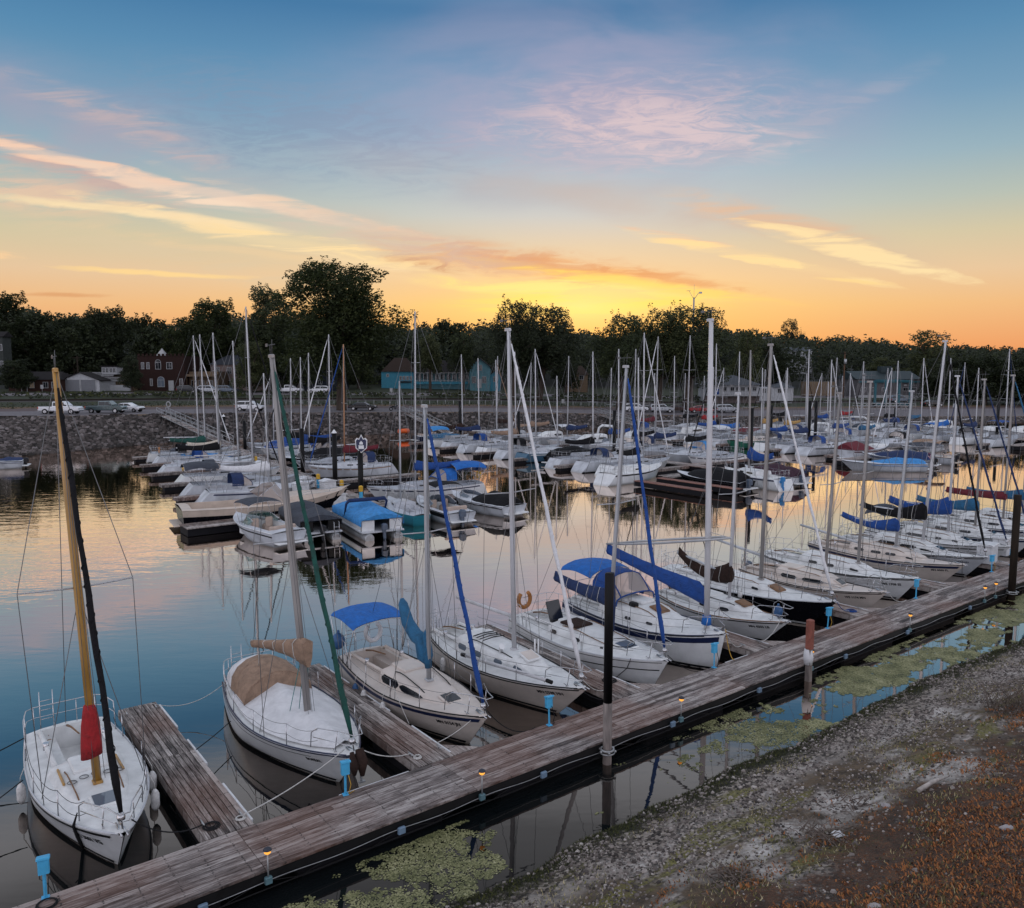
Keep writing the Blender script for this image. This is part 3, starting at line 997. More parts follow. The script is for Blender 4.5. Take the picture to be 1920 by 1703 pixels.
def build_finger(x, y1=24.0, w=1.0, label='', dark=False, seams=None):
    f = thing('finger_pier', label, 'finger pier', (x, 0, 0), 0, 'finger piers along the long dock')
    y0 = Y1 + .02
    mb = MB()
    plank_run(mb, -w / 2, w / 2, y0, y1, 'y', 8, 4.2)
    mb.build('deck_boards', M['decky'], f, attr=True)
    mb = MB()
    for s in (-1, 1):
        mb.box((s * (w / 2 - .02), (y0 + y1) / 2, DZ - .15), (.05, y1 - y0 - .02, .19))
    mb.box((0, y1 - .03, DZ - .15), (w - .1, .05, .19))
    mb.build('frame', M['decky'], f, attr=True)
    for yy in (y0 + 1.6, (y0 + y1) / 2 + .2, y1 - 1.3):
        mb = MB()
        mb.box((0, yy, .03), (w - .14, 1.9, .46), bev=.06)
        mb.build('float', M['antif'], f)
    for a, b in ((y0 + .2, y0 + 2.1), (y0 + 3.3, y0 + 4.9), (y1 - 2.1, y1 - .3)):
        mb = MB()
        mb.box((w / 2 + .025, (a + b) / 2, DZ - .03), (.05, b - a, .08), bev=.012)
        mb.build('bumper_strip', M['plastic'], f)
    for sx, yy in ((.38, y0 + .5), (-.38, y0 + .6), (.38, y1 - .5), (-.38, y1 - .5)):
        mb = MB()
        mb.tube([(sx, yy - .13, DZ + .07), (sx, yy, DZ + .06), (sx, yy + .13, DZ + .07)], [.014, .02, .014], 6)
        mb.cyl((sx, yy - .04, DZ), (sx, yy - .04, DZ + .06), .014, n=6)
        mb.cyl((sx, yy + .04, DZ), (sx, yy + .04, DZ + .06), .014, n=6)
        mb.build('cleat', M['galv'], f)
    # knee gusset where the finger meets the dock
    for s in (1,) if x > 6 else ():
        mb = MB()
        x0 = s * w / 2
        mb.prism([(x0 + s * .005, y0 + .01, DZ - .03), (x0 + s * .75, y0 + .01, DZ - .03), (x0 + s * .005, y0 + .75, DZ - .03)], (0, 0, .026))
        mb.build('gusset', M['decky'], f, attr=True)
    return f


build_main_dock()
FING = [(4.98, 'finger pier with coiled black rope beside the boat with the varnished mast'),
        (9.98, 'finger pier between the tarp covered boat and the boat with the blue bimini'),
        (16.7, 'finger pier between the boat with bare white boom and the boat with navy boom cover'),
        (23.1, 'finger pier behind the tall red brown steel post'),
        (29.6, 'finger pier beside the black hulled sailboat, blue rope on it'),
        (36.1, 'finger pier beside the sailboat with script lettering on its bow'),
        (42.6, 'finger pier carrying two white dock boxes'),
        (49.1, 'farthest visible finger pier of the long dock')]
for x, lab in FING:
    build_finger(x, label=lab)

# coils and hoops lying on the piers
def coil(name, label, c, r, mat, n=4, cat='coiled rope'):
    mb = MB()
    for i in range(n):
        mb.torus((c[0] + .02 * rnd.random(), c[1] + .02 * rnd.random(), c[2] + .015 + .02 * i * .6), r * (1 - .14 * i), .013, n=16, m=5)
    tag(mb.build(name, mat), label, cat)


coil('rope_coil', 'black rope coiled on the first finger pier near the dock', (4.72, 16.5, DZ), .17, M['ropeb'])
coil('rope_coil', 'white rope ring on the corner of the first finger pier', (5.3, 16.42, DZ), .10, M['rope'], 3)
coil('rope_coil', 'white rope ring on the second finger pier beside its cleat', (9.68, 16.5, DZ), .10, M['rope'], 3)
coil('rope_coil', 'dark loose rope on the third finger pier near the dock', (16.9, 17.2, DZ), .22, M['ropeb'])
coil('rope_coil', 'blue rope heap on the pier beside the black hull', (29.5, 16.6, DZ), .2, M['blue'])

# pedestals, lamps, piles
PED = [(85, 1682, 'by the bow of the boat with the varnished mast'), (648, 1490, 'by the bow of the tarp covered sailboat'),
       (1030, 1360, 'just before the tall black pile'), (1334, 1250, 'under the bow of the wishbone rigged sailboat'),
       (1550, 1178, 'behind the red brown steel post by the black hull'), (1717, 1122, 'by the bow with the script name'),
       (1846, 1070, 'by the white dock boxes'), (1884, 1058, 'between the two white dock boxes')]


def pedestal(x, y, lean, label, hose):
    p = thing('power_pedestal', 'bright blue power pedestal ' + label, 'power pedestal', (x, y, DZ), R(rnd.uniform(-25, 5)), 'power pedestals on the long dock')
    rot = Matrix.Rotation(lean, 3, 'X')
    mb = MB()
    mb.tube([(0, 0, 0), rot @ Vector((0, 0, .62))], .035, 4, smooth=False)
    mb.box((0, 0, .01), (.16, .16, .02), bev=.005)
    mb.build('post', M['ped'], p)
    mb = MB()
    mb.box(tuple(rot @ Vector((0, 0, .72))), (.22, .16, .32), rot, bev=.02)
    mb.build('meter_box', M['ped'], p)
    mb = MB()
    mb.box(tuple(rot @ Vector((0, -.02, .90))), (.26, .22, .05), rot @ Matrix.Rotation(R(-14), 3, 'X'), bev=.012)
    mb.build('lid', M['ped'], p)
    p.scale = (.84, .84, .88)
    mb = MB()
    if hose:
        mb.tube([(0.05, -.06, .62), (.12, -.12, .3), (.06, -.1, .05), (.25, .05, .03)], .012, 5)
        mb.build('shore_cable', M['ropey'] if hose == 1 else M['ropeb'], p)
    return p


for i, (px, py, lab) in enumerate(PED):
    x, y = ground(px, py, DZ)
    pedestal(x, min(y, Y1 - .06), R(rnd.uniform(-4, 4)), lab, 1 if i in (1, 4, 6) else 2 if i in (2, 3) else 0)
coil('hose_coil', 'black hose looped at the foot of the nearest blue pedestal', (ground(83, 1686, DZ)[0], 15.75, DZ), .17, M['ropeb'], 2, 'hose')

LAMPS = [(484, 1624, 'nearest'), (882, 1478, 'second nearest'), (1253, 1338, 'just past the tall black pile'), (1511, 1250, 'beside the red brown steel post'),
         (1700, 1180, 'along the stretch past the red brown post'), (1842, 1126, 'facing the cream striped sailboat'), (1872, 1120, 'close by the brown pile')]
lampm = paint('lamp_amber_glow', (1.0, 0.42, 0.06), 0.3, var=.02, emit=1.0)
for px, py, lab in LAMPS:
    x = ground(px, py, .34)[0]
    t = thing('dock_lamp', 'amber dock lamp at the bank edge, ' + lab, 'dock lamp', (x, Y0 - .05, .34), 0, 'amber lamps along the dock edge')
    mb = MB()
    mb.cyl((0, 0, 0), (0, 0, .52), .016, n=6)
    mb.build('post', M['galv'], t)
    mb = MB()
    mb.box((0, 0, .0), (.14, .1, .13), bev=.015)
    mb.build('base_box', paint('lamp_base_teal', (.10, .19, .22), .5, var=.15), t)
    mb = MB()
    mb.tube([(0, 0, .52), (0, 0, .55), (0, 0, .60)], [.03, .065, .06], 10)
    mb.build('globe', lampm, t)
    mb = MB()
    mb.tube([(0, 0, .602), (0, 0, .63), (0, 0, .66)], [.085, .07, .02], 10)
    mb.build('cap', M['greyc'], t)

PILES = []


def pile(x, y, top, r, label, mats, cap=None, group=None, low=None, collar=False, name='mooring_pile'):
    p = thing(name, label, 'pile', (x, y, 0), 0, group)
    mb = MB()
    if low:
        mb.tube([(0, 0, low), (0, 0, top - .01), (0, 0, top)], [r, r, r * .9], 16)
        mb.tube([(0, 0, top), (0, 0, top + .005), (0, 0, top - .12)], [r * .9, r * .82, r * .8], 16)
    else:
        mb.tube([(0, 0, -1), (0, 0, top)], r, 12)
    mb.build('shaft', mats[0], p)
    if low:
        mb = MB()
        mb.tube([(0, 0, -1), (0, 0, low)], r * 1.01, 16)
        mb.build('worn_foot', mats[1], p)
    if collar:
        mb = MB()
        mb.torus((0, 0, .38), r + .05, .03, n=20)
        mb.torus((0, 0, .30), r + .07, .02, n=20)
        for i in range(6):
            w = i * PI / 3
            mb.ball((math.cos(w) * (r + .1), math.sin(w) * (r + .1), .36), .035, 6, 4)
        mb.box((0, .2 + r, .36), (.3, .25, .05))
        mb.build('collar', M['galv'], p)
    if cap:
        mb = MB()
        mb.tube([(0, 0, top), (0, 0, top + .04), (0, 0, top + .32)], [r * 1.15, r * 1.15, .01], 12)
        mb.build('cap', cap, p)
    return p


pile(13.91, Y0 - .16, 4.95, .112, 'tall black steel pile with worn pale foot, rising in front of the sailboats', (M['pile'], M['pilepale']), low=1.62, collar=True)
pile(38.2, Y0 - .18, 4.62, .15, 'dark brown timber pile by the white dock boxes', (M['pilewood'],), collar=True)
# square red-brown post
p = thing('steel_post', 'red brown square steel post with white wrapping, standing at the dock edge', 'post', (22.9, Y0 - .12, 0))
mb = MB()
mb.box((0, 0, 1.55), (.2, .2, .95), bev=.02)
mb.build('upper_sleeve', M['rust'], p)
mb = MB()
mb.box((0, 0, .5), (.16, .16, 1.2))
mb.build('shaft', M['pilepale'], p)
mb = MB()
mb.tube([(0, 0.03, .55), (.01, .03, .8), (0, .04, 1.06)], [.13, .16, .12], 10)
mb.build('wrapping', M['tarp'], p)
for x, y, lab in ((42.5, 17.0, 'white dock box standing nearer to the long dock'), (45.0, 17.3, 'white dock box half hidden behind the brown pile')):
    t = thing('dock_box', lab, 'dock box', (x, y, DZ), R(8))
    mb = MB()
    mb.box((0, 0, .42), (1.0, .7, .84), bev=.05)
    mb.build('body', M['plastic'], t)
    mb = MB()
    mb.box((0, 0, .9), (1.1, .8, .1), bev=.04)
    mb.build('lid', M['plastic'], t)

# ---------------------------------------------------------------- boat builders
class Hull:
    """the lines of one hull; local x runs to the bow, z = 0 is the water"""
    def __init__(s, L, B, fb=(0.85, 0.75, 1.05), rake_b=0.9, rake_s=0.35, tr=0.72, tm=0.42, wl=0.86, full=2.2):
        s.L, s.B, s.fb, s.rb, s.rs, s.tr, s.tm, s.wl, s.full = L, B, fb, rake_b, rake_s, tr, tm, wl, full

    def zs(s, t):
        a, m, b = s.fb
        return m + (a - m) * ((.45 - t) / .45) ** 2 if t < .45 else m + (b - m) * ((t - .45) / .55) ** 2

    def bd(s, t):
        t = min(max(t, 0), 1)
        if t < s.tm:
            return s.B / 2 * (s.tr + (1 - s.tr) * math.sin(PI / 2 * t / s.tm))
        q = (t - s.tm) / (1 - s.tm)
        return s.B / 2 * max(0, 1 - q ** s.full) ** .88 + .012

    def half(s, t, z):
        """half breadth at height z"""
        b = s.bd(t)
        q = max(0, (t - s.tm) / (1 - s.tm))
        w = b * (s.wl - .30 * q) * (1 - .10 * max(0, 1 - t / .35))
        if z >= 0:
            f = min(z / s.zs(t), 1.0)
            return w + (b - w) * f ** (.62 + .6 * q)
        return w * (1 - min(1, -z / .42) ** 1.6 * .75)

    def x(s, t, z):
        zb, za = s.fb[2], s.fb[0]
        f = min(max(z / zb, -.35), 1)
        xb = s.L / 2 - s.rb * (1 - f) * (1 if z >= 0 else 1.15)
        g = min(max(z / za, -.3), 1)
        xa = -s.L / 2 + (s.rs * g if s.rs > 0 else -s.rs * (1 - g))
        return xa + (xb - xa) * t

    def p(s, t, z, side, out=0.0):
        return (s.x(t, z), side * (s.half(t, z) + out), z)

    def t_of(s, x):
        """station of a point of the sheer"""
        lo, hi = 0.0, 1.0
        for _ in range(18):
            m = (lo + hi) / 2
            if s.x(m, s.zs(m)) < x:
                lo = m
            else:
                hi = m
        return (lo + hi) / 2

    def deck_z(s, x, y=0.0):
        t = s.t_of(x)
        b = max(s.bd(t), .02)
        return s.zs(t) + .045 * s.B * max(0, 1 - (y / b) ** 2)

    def mesh(s, n=18):
        mb = MB()
        rows = []
        fr = [-.40, -.2, 0.0, .10, .25, .45, .65, .85, 1.0]
        ts = [i / n for i in range(n + 1)]
        for t in ts:
            zz = [f if f <= 0 else f * s.zs(t) for f in fr]
            rows.append([s.p(t, z, -1) for z in reversed(zz)] + [s.p(t, z, 1) for z in zz])
        mb.grid(rows, True)
        mb.add(rows[0], [tuple(range(len(rows[0])))], False)
        return mb

    def strip(s, t0, t1, z0, z1, off=.006, n=26, sides=(-1, 1), below_sheer=False):
        mb = MB()
        for sd in sides:
            rows = []
            for i in range(n + 1):
                t = t0 + (t1 - t0) * i / n
                za, zb = (s.zs(t) - z0, s.zs(t) - z1) if below_sheer else (z0, z1)
                rows.append([s.p(t, za, sd, off), s.p(t, (za + zb) / 2, sd, off), s.p(t, zb, sd, off)])
            mb.grid(rows, True)
        return mb

    def deck(s, well=None, n=24, inset=.0):
        """deck sheet with an opening for the cockpit well (x0, x1, half width)"""
        mb = MB()
        xs = [s.x(i / n, s.zs(i / n)) for i in range(n + 1)]
        if well:
            xs = sorted([x for x in xs if min(abs(x - well[0]), abs(x - well[1])) > .08] + [well[0], well[1]])
        rows = []
        for x in xs:
            t = s.t_of(x)
            b = s.bd(t) - inset
            c = min(well[2], b * .8) if well else b * .5
            ys = [-b, -(b + c) / 2, -c, 0, c, (b + c) / 2, b]
            rows.append([(x, y, s.zs(t) + .045 * s.B * max(0, 1 - (y / max(b, .02)) ** 2)) for y in ys])
        def skip(i, j):
            if not well:
                return False
            xm = (rows[i][0][0] + rows[i + 1][0][0]) / 2
            return well[0] < xm < well[1] and j in (2, 3)
        mb.grid(rows, True, skip=skip)
        return mb


_text_cache = {}


def text_mesh(body, size):
    cu = bpy.data.curves.new('letters', 'FONT')
    cu.body = body
    cu.size = size
    cu.resolution_u = 2
    cu.offset = size * .035
    ob = bpy.data.objects.new('letters', cu)
    col.objects.link(ob)
    dg = bpy.context.evaluated_depsgraph_get()
    me = bpy.data.meshes.new_from_object(ob.evaluated_get(dg))
    vs = [tuple(v.co) for v in me.vertices]
    fs = [tuple(p.vertices) for p in me.polygons]
    bpy.data.objects.remove(ob)
    bpy.data.curves.remove(cu)
    bpy.data.meshes.remove(me)
    return vs, fs


def hull_text(h, body, size, x_end, zoff, side, parent, mat, name='registration_number', shear=0.0):
    """letters lying on the bow; they end (or start) near x_end and hang zoff below the sheer"""
    vs, fs = text_mesh(body, size)
    w = max(v[0] for v in vs)
    mb = MB()
    out = []
    for a, b, _ in vs:
        a += shear * b
        x = x_end - (w - a) if side < 0 else x_end - a     # starboard reads aft->bow, port bow->aft
        t = h.t_of(x)
        z = h.zs(t) - zoff + b
        # the station that puts this height at this x
        lo, hi = 0.0, 1.0
        for _ in range(16):
            m = (lo + hi) / 2
            if h.x(m, z) < x:
                lo = m
            else:
                hi = m
        out.append((x, side * (h.half(lo, z) + .010), z))
    mb.add(out, fs)
    return mb.build(name, mat, parent)


class Cabin:
    def __init__(s, h, xa, xb, w, ht, slope=1.0, aft=0.12, cam=.07, narrow=.55, sole=.0):
        s.h, s.xa, s.xb, s.w, s.ht, s.slope, s.aft, s.cam, s.narrow = h, xa, xb, w, ht, slope, aft, cam, narrow

    def sec(s, x):
        h = s.h
        q = (x - s.xa) / (s.xb - s.xa)
        hw = s.w * (1 - (1 - s.narrow) * max(0, q) ** 1.8)
        hw = min(hw, h.bd(h.t_of(x)) - .12)
        f = min(1, max(0, s.xb - x) / s.slope)
        ht = s.ht * max(.03, f ** .8) * (1 - .12 * q)
        return h.zs(h.t_of(x)) + .01, max(hw, .05), ht

    def side_pt(s, x, v, sd, out=0.0):
        z0, hw, ht = s.sec(x)
        return (x, sd * (hw * (1 - .10 * v) + out), z0 + ht * .88 * v)

    def roof_z(s, x, y=0):
        z0, hw, ht = s.sec(x)
        return z0 + ht + s.cam * min(1, ht / s.ht + .1) * max(0, 1 - (y / (hw * .8)) ** 2)

    def mesh(s, n=14):
        mb = MB()
        rows = []
        xs = [s.xa + (s.xb - s.xa) * i / n for i in range(n + 1)]
        for i, x in enumerate(xs):
            z0, w, ht = s.sec(x)
            c = s.cam * min(1, ht / s.ht + .1)
            xx = x
            half = [(w, -.04), (w, 0), (w * .95, ht * .5), (w * .9, ht * .88), (w * .80, ht), (w * .4, ht + c * .75), (0, ht + c)]
            pts = [(xx + (s.aft * zz if i == 0 else 0), y, z0 + zz) for y, zz in half]
            pts += [(p[0], -p[1], p[2]) for p in reversed(pts[:-1])]
            rows.append(pts)
        mb.grid(rows, True)
        m = len(rows[0])
        o = len(mb.v) - m * (n + 1)
        mb.f.append(tuple(o + j for j in range(m)))
        mb.f.append(tuple(o + n * m + j for j in range(m - 1, -1, -1)))
        mb.sm += [False, False]
        mb.mi += [0, 0]
        mb.at += [.5, .5]
        return mb

    def window(s, x0, x1, lo, hi, sd, rounded=.06, out=.010):
        """a pane that follows the cabin side"""
        mb = MB()
        n = 8
        top, bot = [], []
        rx = min(rounded, (x1 - x0) * .45)
        for i in range(n + 1):
            x = x0 + (x1 - x0) * i / n
            e = min(x - x0, x1 - x)
            k = 0 if e >= rx else 1 - math.sqrt(max(0, 1 - (1 - e / rx) ** 2))
            d = (hi - lo) * .5 * k * .8
            bot.append(s.side_pt(x, lo + d, sd, out))
            top.append(s.side_pt(x, hi - d, sd, out))
        mb.grid([bot, top], False)
        edge = bot + top[::-1]
        m = len(edge)
        inn = [(p[0], p[1] - sd * (out + .01), p[2]) for p in edge]
        mb.add(edge + inn, [(i, (i + 1) % m, m + (i + 1) % m, m + i) for i in range(m)])
        return mb


def tube_part(name, pts, r, mat, par, n=5, closed=False):
    mb = MB()
    mb.tube(pts, r, n, closed)
    return mb.build(name, mat, par)


def sag(a, b, d, n=8):
    a, b = Vector(a), Vector(b)
    return [tuple(a.lerp(b, i / n) + Vector((0, 0, -4 * d * (i / n) * (1 - i / n)))) for i in range(n + 1)]


def boom_cover(x_m, z_m, x_e, z_e, h_m, h_e, w, droop=0.0, up=.35, seed=0, y0=0.0, dn=.35, ye=0.0):
    """flaked sail under a cover, tall at the mast, slim at the boom end"""
    mb = MB()
    rows = []
    n = 16
    rg = random.Random(seed)
    for i in range(n + 1):
        q = i / n
        x = x_m + (x_e - x_m) * q
        z = z_m + (z_e - z_m) * q - droop * 4 * q * (1 - q)
        hh = h_e + (h_m - h_e) * (1 - q) ** 2.1
        ww = w * (1 - .45 * q) * (1 + rg.uniform(-.10, .10))
        zt = z + hh * up * 2 * (.55 if i == 0 else 1)
        pts = []
        for j in range(10):
            a = 2 * PI * j / 10
            s_, c_ = math.sin(a), math.cos(a)
            zz = (zt - z) * max(0, s_) ** .9 if s_ > 0 else -hh * dn * (-s_)
            yy = c_ * ww / 2 * (1 - .72 * max(0, s_) ** 1.3)
            pts.append((x + rg.uniform(-.01, .01), y0 + ye * q + yy * (1 + rg.uniform(-.06, .06)), z + zz + rg.uniform(-.012, .012)))
        rows.append(pts)
    mb.grid(rows, True, wrap=True)
    mb.rows = rows
    m = 10
    o = len(mb.v) - m * (n + 1)
    mb.f += [tuple(o + j for j in range(m)), tuple(o + n * m + j for j in range(m - 1, -1, -1))]
    mb.sm += [False, False]
    mb.mi += [0, 0]
    mb.at += [.5, .5]
    return mb


def outboard(par, x, y, z, mat, s=1.0, name='outboard_motor'):
    mb = MB()
    mb.box((x - .14 * s, y, z + .30 * s), (.42 * s, .30 * s, .36 * s), bev=.08 * s)
    mb.box((x - .12 * s, y, z - .12 * s), (.2 * s, .16 * s, .6 * s), bev=.03)
    mb.box((x - .14 * s, y, z - .5 * s), (.36 * s, .05 * s, .3 * s), bev=.02)
    mb.box((x + .06 * s, y, z + .05 * s), (.18 * s, .2 * s, .22 * s), bev=.02)
    mb.box((x + .25 * s, y, z + .30 * s), (.45 * s, .04 * s, .04 * s))
    return mb.build(name, mat, par)


def bimini(par, h, xa, xb, z, w, mat, mat_f, name='bimini_top', rise=.28, zfoot=None, front=0.0):
    mb = MB()
    rows = []
    n = 10
    for i in range(n + 1):
        q = i / n
        x = xa + (xb - xa) * q
        zc = z - rise * .55 * (2 * q - 1) ** 2 - front * q
        rows.append([(x, w * math.sin(R(a)), zc - rise * (1 - math.cos(R(a))) * 1.4 + .008 * math.sin(9 * q + a)) for a in (-90, -66, -40, -18, 0, 18, 40, 66, 90)])
    mb.grid(rows, True)
    top = rows
    mb.grid([[(p[0], p[1], p[2] - .02) for p in r] for r in rows], True)
    o = mb.build(name, mat, par)
    for q in (0.02, .5, .98):
        r = top[int(q * n + .5)]
        xf = (xa + xb) / 2 + (q - .5) * .5
        zf = zfoot if zfoot is not None else h.deck_z(xf)
        mb = MB()
        mb.tube([(xf, r[0][1] * 1.0, zf)] + [(p[0], p[1], p[2] - .03) for p in r] + [(xf, r[-1][1], zf)], .014, 5)
        mb.build('bimini_frame', mat_f, par)
    return o


def pulpit(par, h, hgt=.55, ln=1.15, name='pulpit', mat=None, over=.12):
    mat = mat or M['steel']
    xb = h.L / 2
    pts = []
    foot = []
    for sd in (1, -1):
        x0 = xb - ln
        foot.append((x0, sd * (h.bd(h.t_of(x0)) - .05), h.deck_z(x0)))
    a, b = foot
    top = [(a[0] + .06, a[1], a[2] + hgt * .7), (a[0] + ln * .25, a[1] * .9, a[2] + hgt), (xb - .28, a[1] * .38, a[2] + hgt * 1.06), (xb + over, .10, a[2] + hgt * 1.06),
           (xb + over, -.10, a[2] + hgt * 1.06), (xb - .28, b[1] * .38, b[2] + hgt * 1.06), (b[0] + ln * .25, b[1] * .9, b[2] + hgt), (b[0] + .06, b[1], b[2] + hgt * .7)]
    mb = MB()
    mb.tube([a] + top + [b], .013, 6)
    for sd in (1, -1):
        x1 = xb - ln * .42
        t = h.t_of(x1)
        mb.tube([(x1, sd * (h.bd(t) - .04), h.deck_z(x1)), (x1 + .08, sd * (h.bd(t) - .06), a[2] + hgt * 1.03)], .011, 5)
    mb.tube([(a[0] + .1, a[1] * .97, a[2] + hgt * .5), (xb - .1, .12, a[2] + hgt * .5), (xb - .1, -.12, a[2] + hgt * .5), (b[0] + .1, b[1] * .97, b[2] + hgt * .5)], .009, 5)
    return mb.build(name, mat, par)


def pushpit(par, h, hgt=.58, ln=.95, name='stern_rail', ladder=True):
    xa = h.x(0, h.zs(0))
    mb = MB()
    zt = h.deck_z(xa + .2) + hgt
    path = []
    w0 = h.bd(h.t_of(xa + ln)) - .05
    w1 = h.bd(0.02) - .06
    path = [(xa + ln, w0, h.deck_z(xa + ln, w0)), (xa + ln * .85, w0, zt), (xa + .18, w1, zt), (xa + .04, w1 * .8, zt), (xa + .04, -w1 * .8, zt), (xa + .18, -w1, zt), (xa + ln * .85, -w0, zt), (xa + ln, -w0, h.deck_z(xa + ln, w0))]
    mb.tube(path, .013, 6)
    for y in (w1 * .8, w1 * .3, -w1 * .3, -w1 * .8):
        mb.tube([(xa + .06, y, h.deck_z(xa + .1, y)), (xa + .04, y, zt)], .011, 5)
    for sd in (1, -1):
        mb.tube([(xa + ln * .5, sd * (w0 + w1) / 2, h.deck_z(xa + .4, w0)), (xa + ln * .45, sd * (w0 + w1) / 2, zt)], .011, 5)
    mb.tube([(p[0], p[1], p[2] - hgt * .48) for p in path[1:-1]], .009, 5)
    o = mb.build(name, M['steel'], par)
    if ladder:
        mb = MB()
        for y in (-.15, .15):
            mb.tube([(xa - .05, y - .4, h.zs(0) - .2), (xa - .04, y - .4, zt + .35)], .012, 5)
        for k in range(4):
            mb.tube([(xa - .05, -.55, h.zs(0) + .05 + .24 * k), (xa - .05, -.25, h.zs(0) + .05 + .24 * k)], .01, 5)
        mb.build('boarding_ladder', M['steel'], par)
    return o


def lifelines(par, h, xs, hgt=.55, r=.009, droop=0.02, mat_w=None):
    mat_w = mat_w or M['wire']
    for sd in (1, -1):
        tops = []
        for x in xs:
            y = sd * (h.bd(h.t_of(x)) - .05)
            z = h.deck_z(x, y)
            tube_part('stanchion', [(x, y, z), (x, y * .99, z + hgt)], .013, M['steel'], par)
            tops.append((x, y * .99, z + hgt))
        x1 = h.L / 2 - .95
        y1 = sd * (h.bd(h.t_of(x1)) - .05)
        x0 = h.x(0, h.zs(0)) + .85
        y0 = sd * (h.bd(h.t_of(x0)) - .06)
        line = [(x0, y0, h.deck_z(x0, y0) + hgt)] + tops + [(x1, y1, h.deck_z(x1, y1) + hgt)]
        mb = MB()
        for f in (1.0, .52):
            pts = []
            for a, b in zip(line[:-1], line[1:]):
                a2 = (a[0], a[1], a[2] - hgt * (1 - f))
                b2 = (b[0], b[1], b[2] - hgt * (1 - f))
                pts += sag(a2, b2, droop, 6)[:-1]
            pts.append((line[-1][0], line[-1][1], line[-1][2] - hgt * (1 - f)))
            mb.tube(pts, r * .7, 4)
        mb.build('lifeline', mat_w, par)


def rig(par, h, mx, mz, top, lean, mast_mat, r=.062, spread=(.52,), spw=.75, frac=1.0, furl=None, furl_r=.055, wire_r=.006, wires=True, gear=True,
        backstay=True, n=8, loose=None, lowers=True, furl_low=.35):
    """mast, spreaders, wires and the furled headsail; lean = offset of the mast head (local x, y)"""
    base = Vector((mx, 0, mz))
    head = Vector((mx + lean[0], lean[1], top))
    ax = head - base
    mb = MB()
    mb.tube([base, base.lerp(head, .33), base.lerp(head, .7), head], [r, r, r * .95, r * .72], n, flat=1.25)
    if gear:
        mb.box(tuple(base + Vector((0, 0, .03))), (.22, .2, .06), bev=.02)
        mb.box(tuple(head + Vector((-.04, 0, .03))), (.26, .09, .09), bev=.02)
    mb.build('mast', mast_mat, par)
    if gear:
        mb = MB()
        mb.tube([head, head + Vector((.02, 0, .45))], .006, 4)
        mb.tube([head + Vector((-.12, 0, .05)), head + Vector((-.12, 0, .30))], .006, 4)
        mb.tube([head + Vector((-.42, 0, .30)), head + Vector((.22, 0, .32))], .008, 4)
        mb.box(tuple(head + Vector((-.36, 0, .31))), (.14, .01, .08))
        mb.build('wind_vane', M['wire'], par)
    sp_ends = []
    for s in spread:
        c = base + ax * s
        mb = MB()
        e = []
        for sd in (1, -1):
            q = c + Vector((-.05, sd * spw, .04))
            mb.tube([c, q], [.022, .016], 6)
            e.append(q)
        mb.build('spreader', M['alu'], par)
        sp_ends.append(e)
    fr = base.lerp(head, frac)
    if wires:
        cp = []
        for i, sd in enumerate((1, -1)):
            xx = mx - .12
            y = sd * (h.bd(h.t_of(xx)) - .06)
            foot = Vector((xx, y, h.deck_z(xx, y)))
            pts = [foot] + [e[i] for e in sp_ends] + [fr]
            tube_part('shroud', pts, wire_r, M['wire'], par, 4)
            if lowers:
                tube_part('lower_shroud', [foot + Vector((-.3, 0, 0)), base + ax * (spread[0] - .02 if spread else .5)], wire_r, M['wire'], par, 4)
        xa = h.x(0, h.zs(0)) + .08
        if backstay:
            tube_part('backstay', [(xa, .0, h.deck_z(xa)), head], wire_r, M['wire'], par, 4)
        # halyards slatting along the mast
        mb = MB()
        for q in ((.16, .05), (.22, -.08), (.1, .14)):
            mb.tube([base + Vector((q[0], q[1], .1)), base + ax * .5 + Vector((.09, q[1] * .5, 0)), head + Vector((.05, 0, 0))], wire_r * .7, 4)
        mb.build('halyard', M['wire'], par)
    stem = Vector((h.L / 2 - .10, 0, h.zs(1) + .06))
    if furl is not None:
        d = fr - stem
        mb = MB()
        k = 14
        pts, rs = [], []
        for i in range(k + 1):
            q = .03 + .93 * i / k
            bulge = math.sin(PI * min(1, q * 1.5) ** .8) if q < .66 else 0
            pts.append(stem + d * q + Vector((.01 * math.sin(i * 2.1), .012 * math.cos(i * 1.7), 0)))
            rs.append(.84 * furl_r * (.62 + .38 * (1 - q)) * (1.0 + .10 * math.sin(i * 1.3)) * (.5 if i in (0, k) else 1))
        mb.tube(pts, rs, 8)
        if gear:      # the edge of the rolled cloth winding up the stay
            hx = [stem + d * (.035 + .92 * i / 260) + Vector((math.cos(i * .55), math.sin(i * .55), 0)) * rs[min(k - 1, int(k * i / 260))] * .97 for i in range(1, 258)]
            mb.tube(hx, .011, 4)
        mb.build('furled_headsail', furl, par)
        tube_part('forestay', [stem, stem + d * .05], wire_r * 2, M['wire'], par, 4)
        tube_part('forestay', [stem + d * .95, fr], wire_r * 1.2, M['wire'], par, 4)
        if gear:
            mb = MB()
            mb.tube([stem + d * .02, stem + d * .028, stem + d * .036], [.07, .085, .05], 10)
            mb.build('furling_drum', M['steel'], par)
    elif wires:
        tube_part('forestay', [stem, fr], wire_r, M['wire'], par, 4)
    return base, head


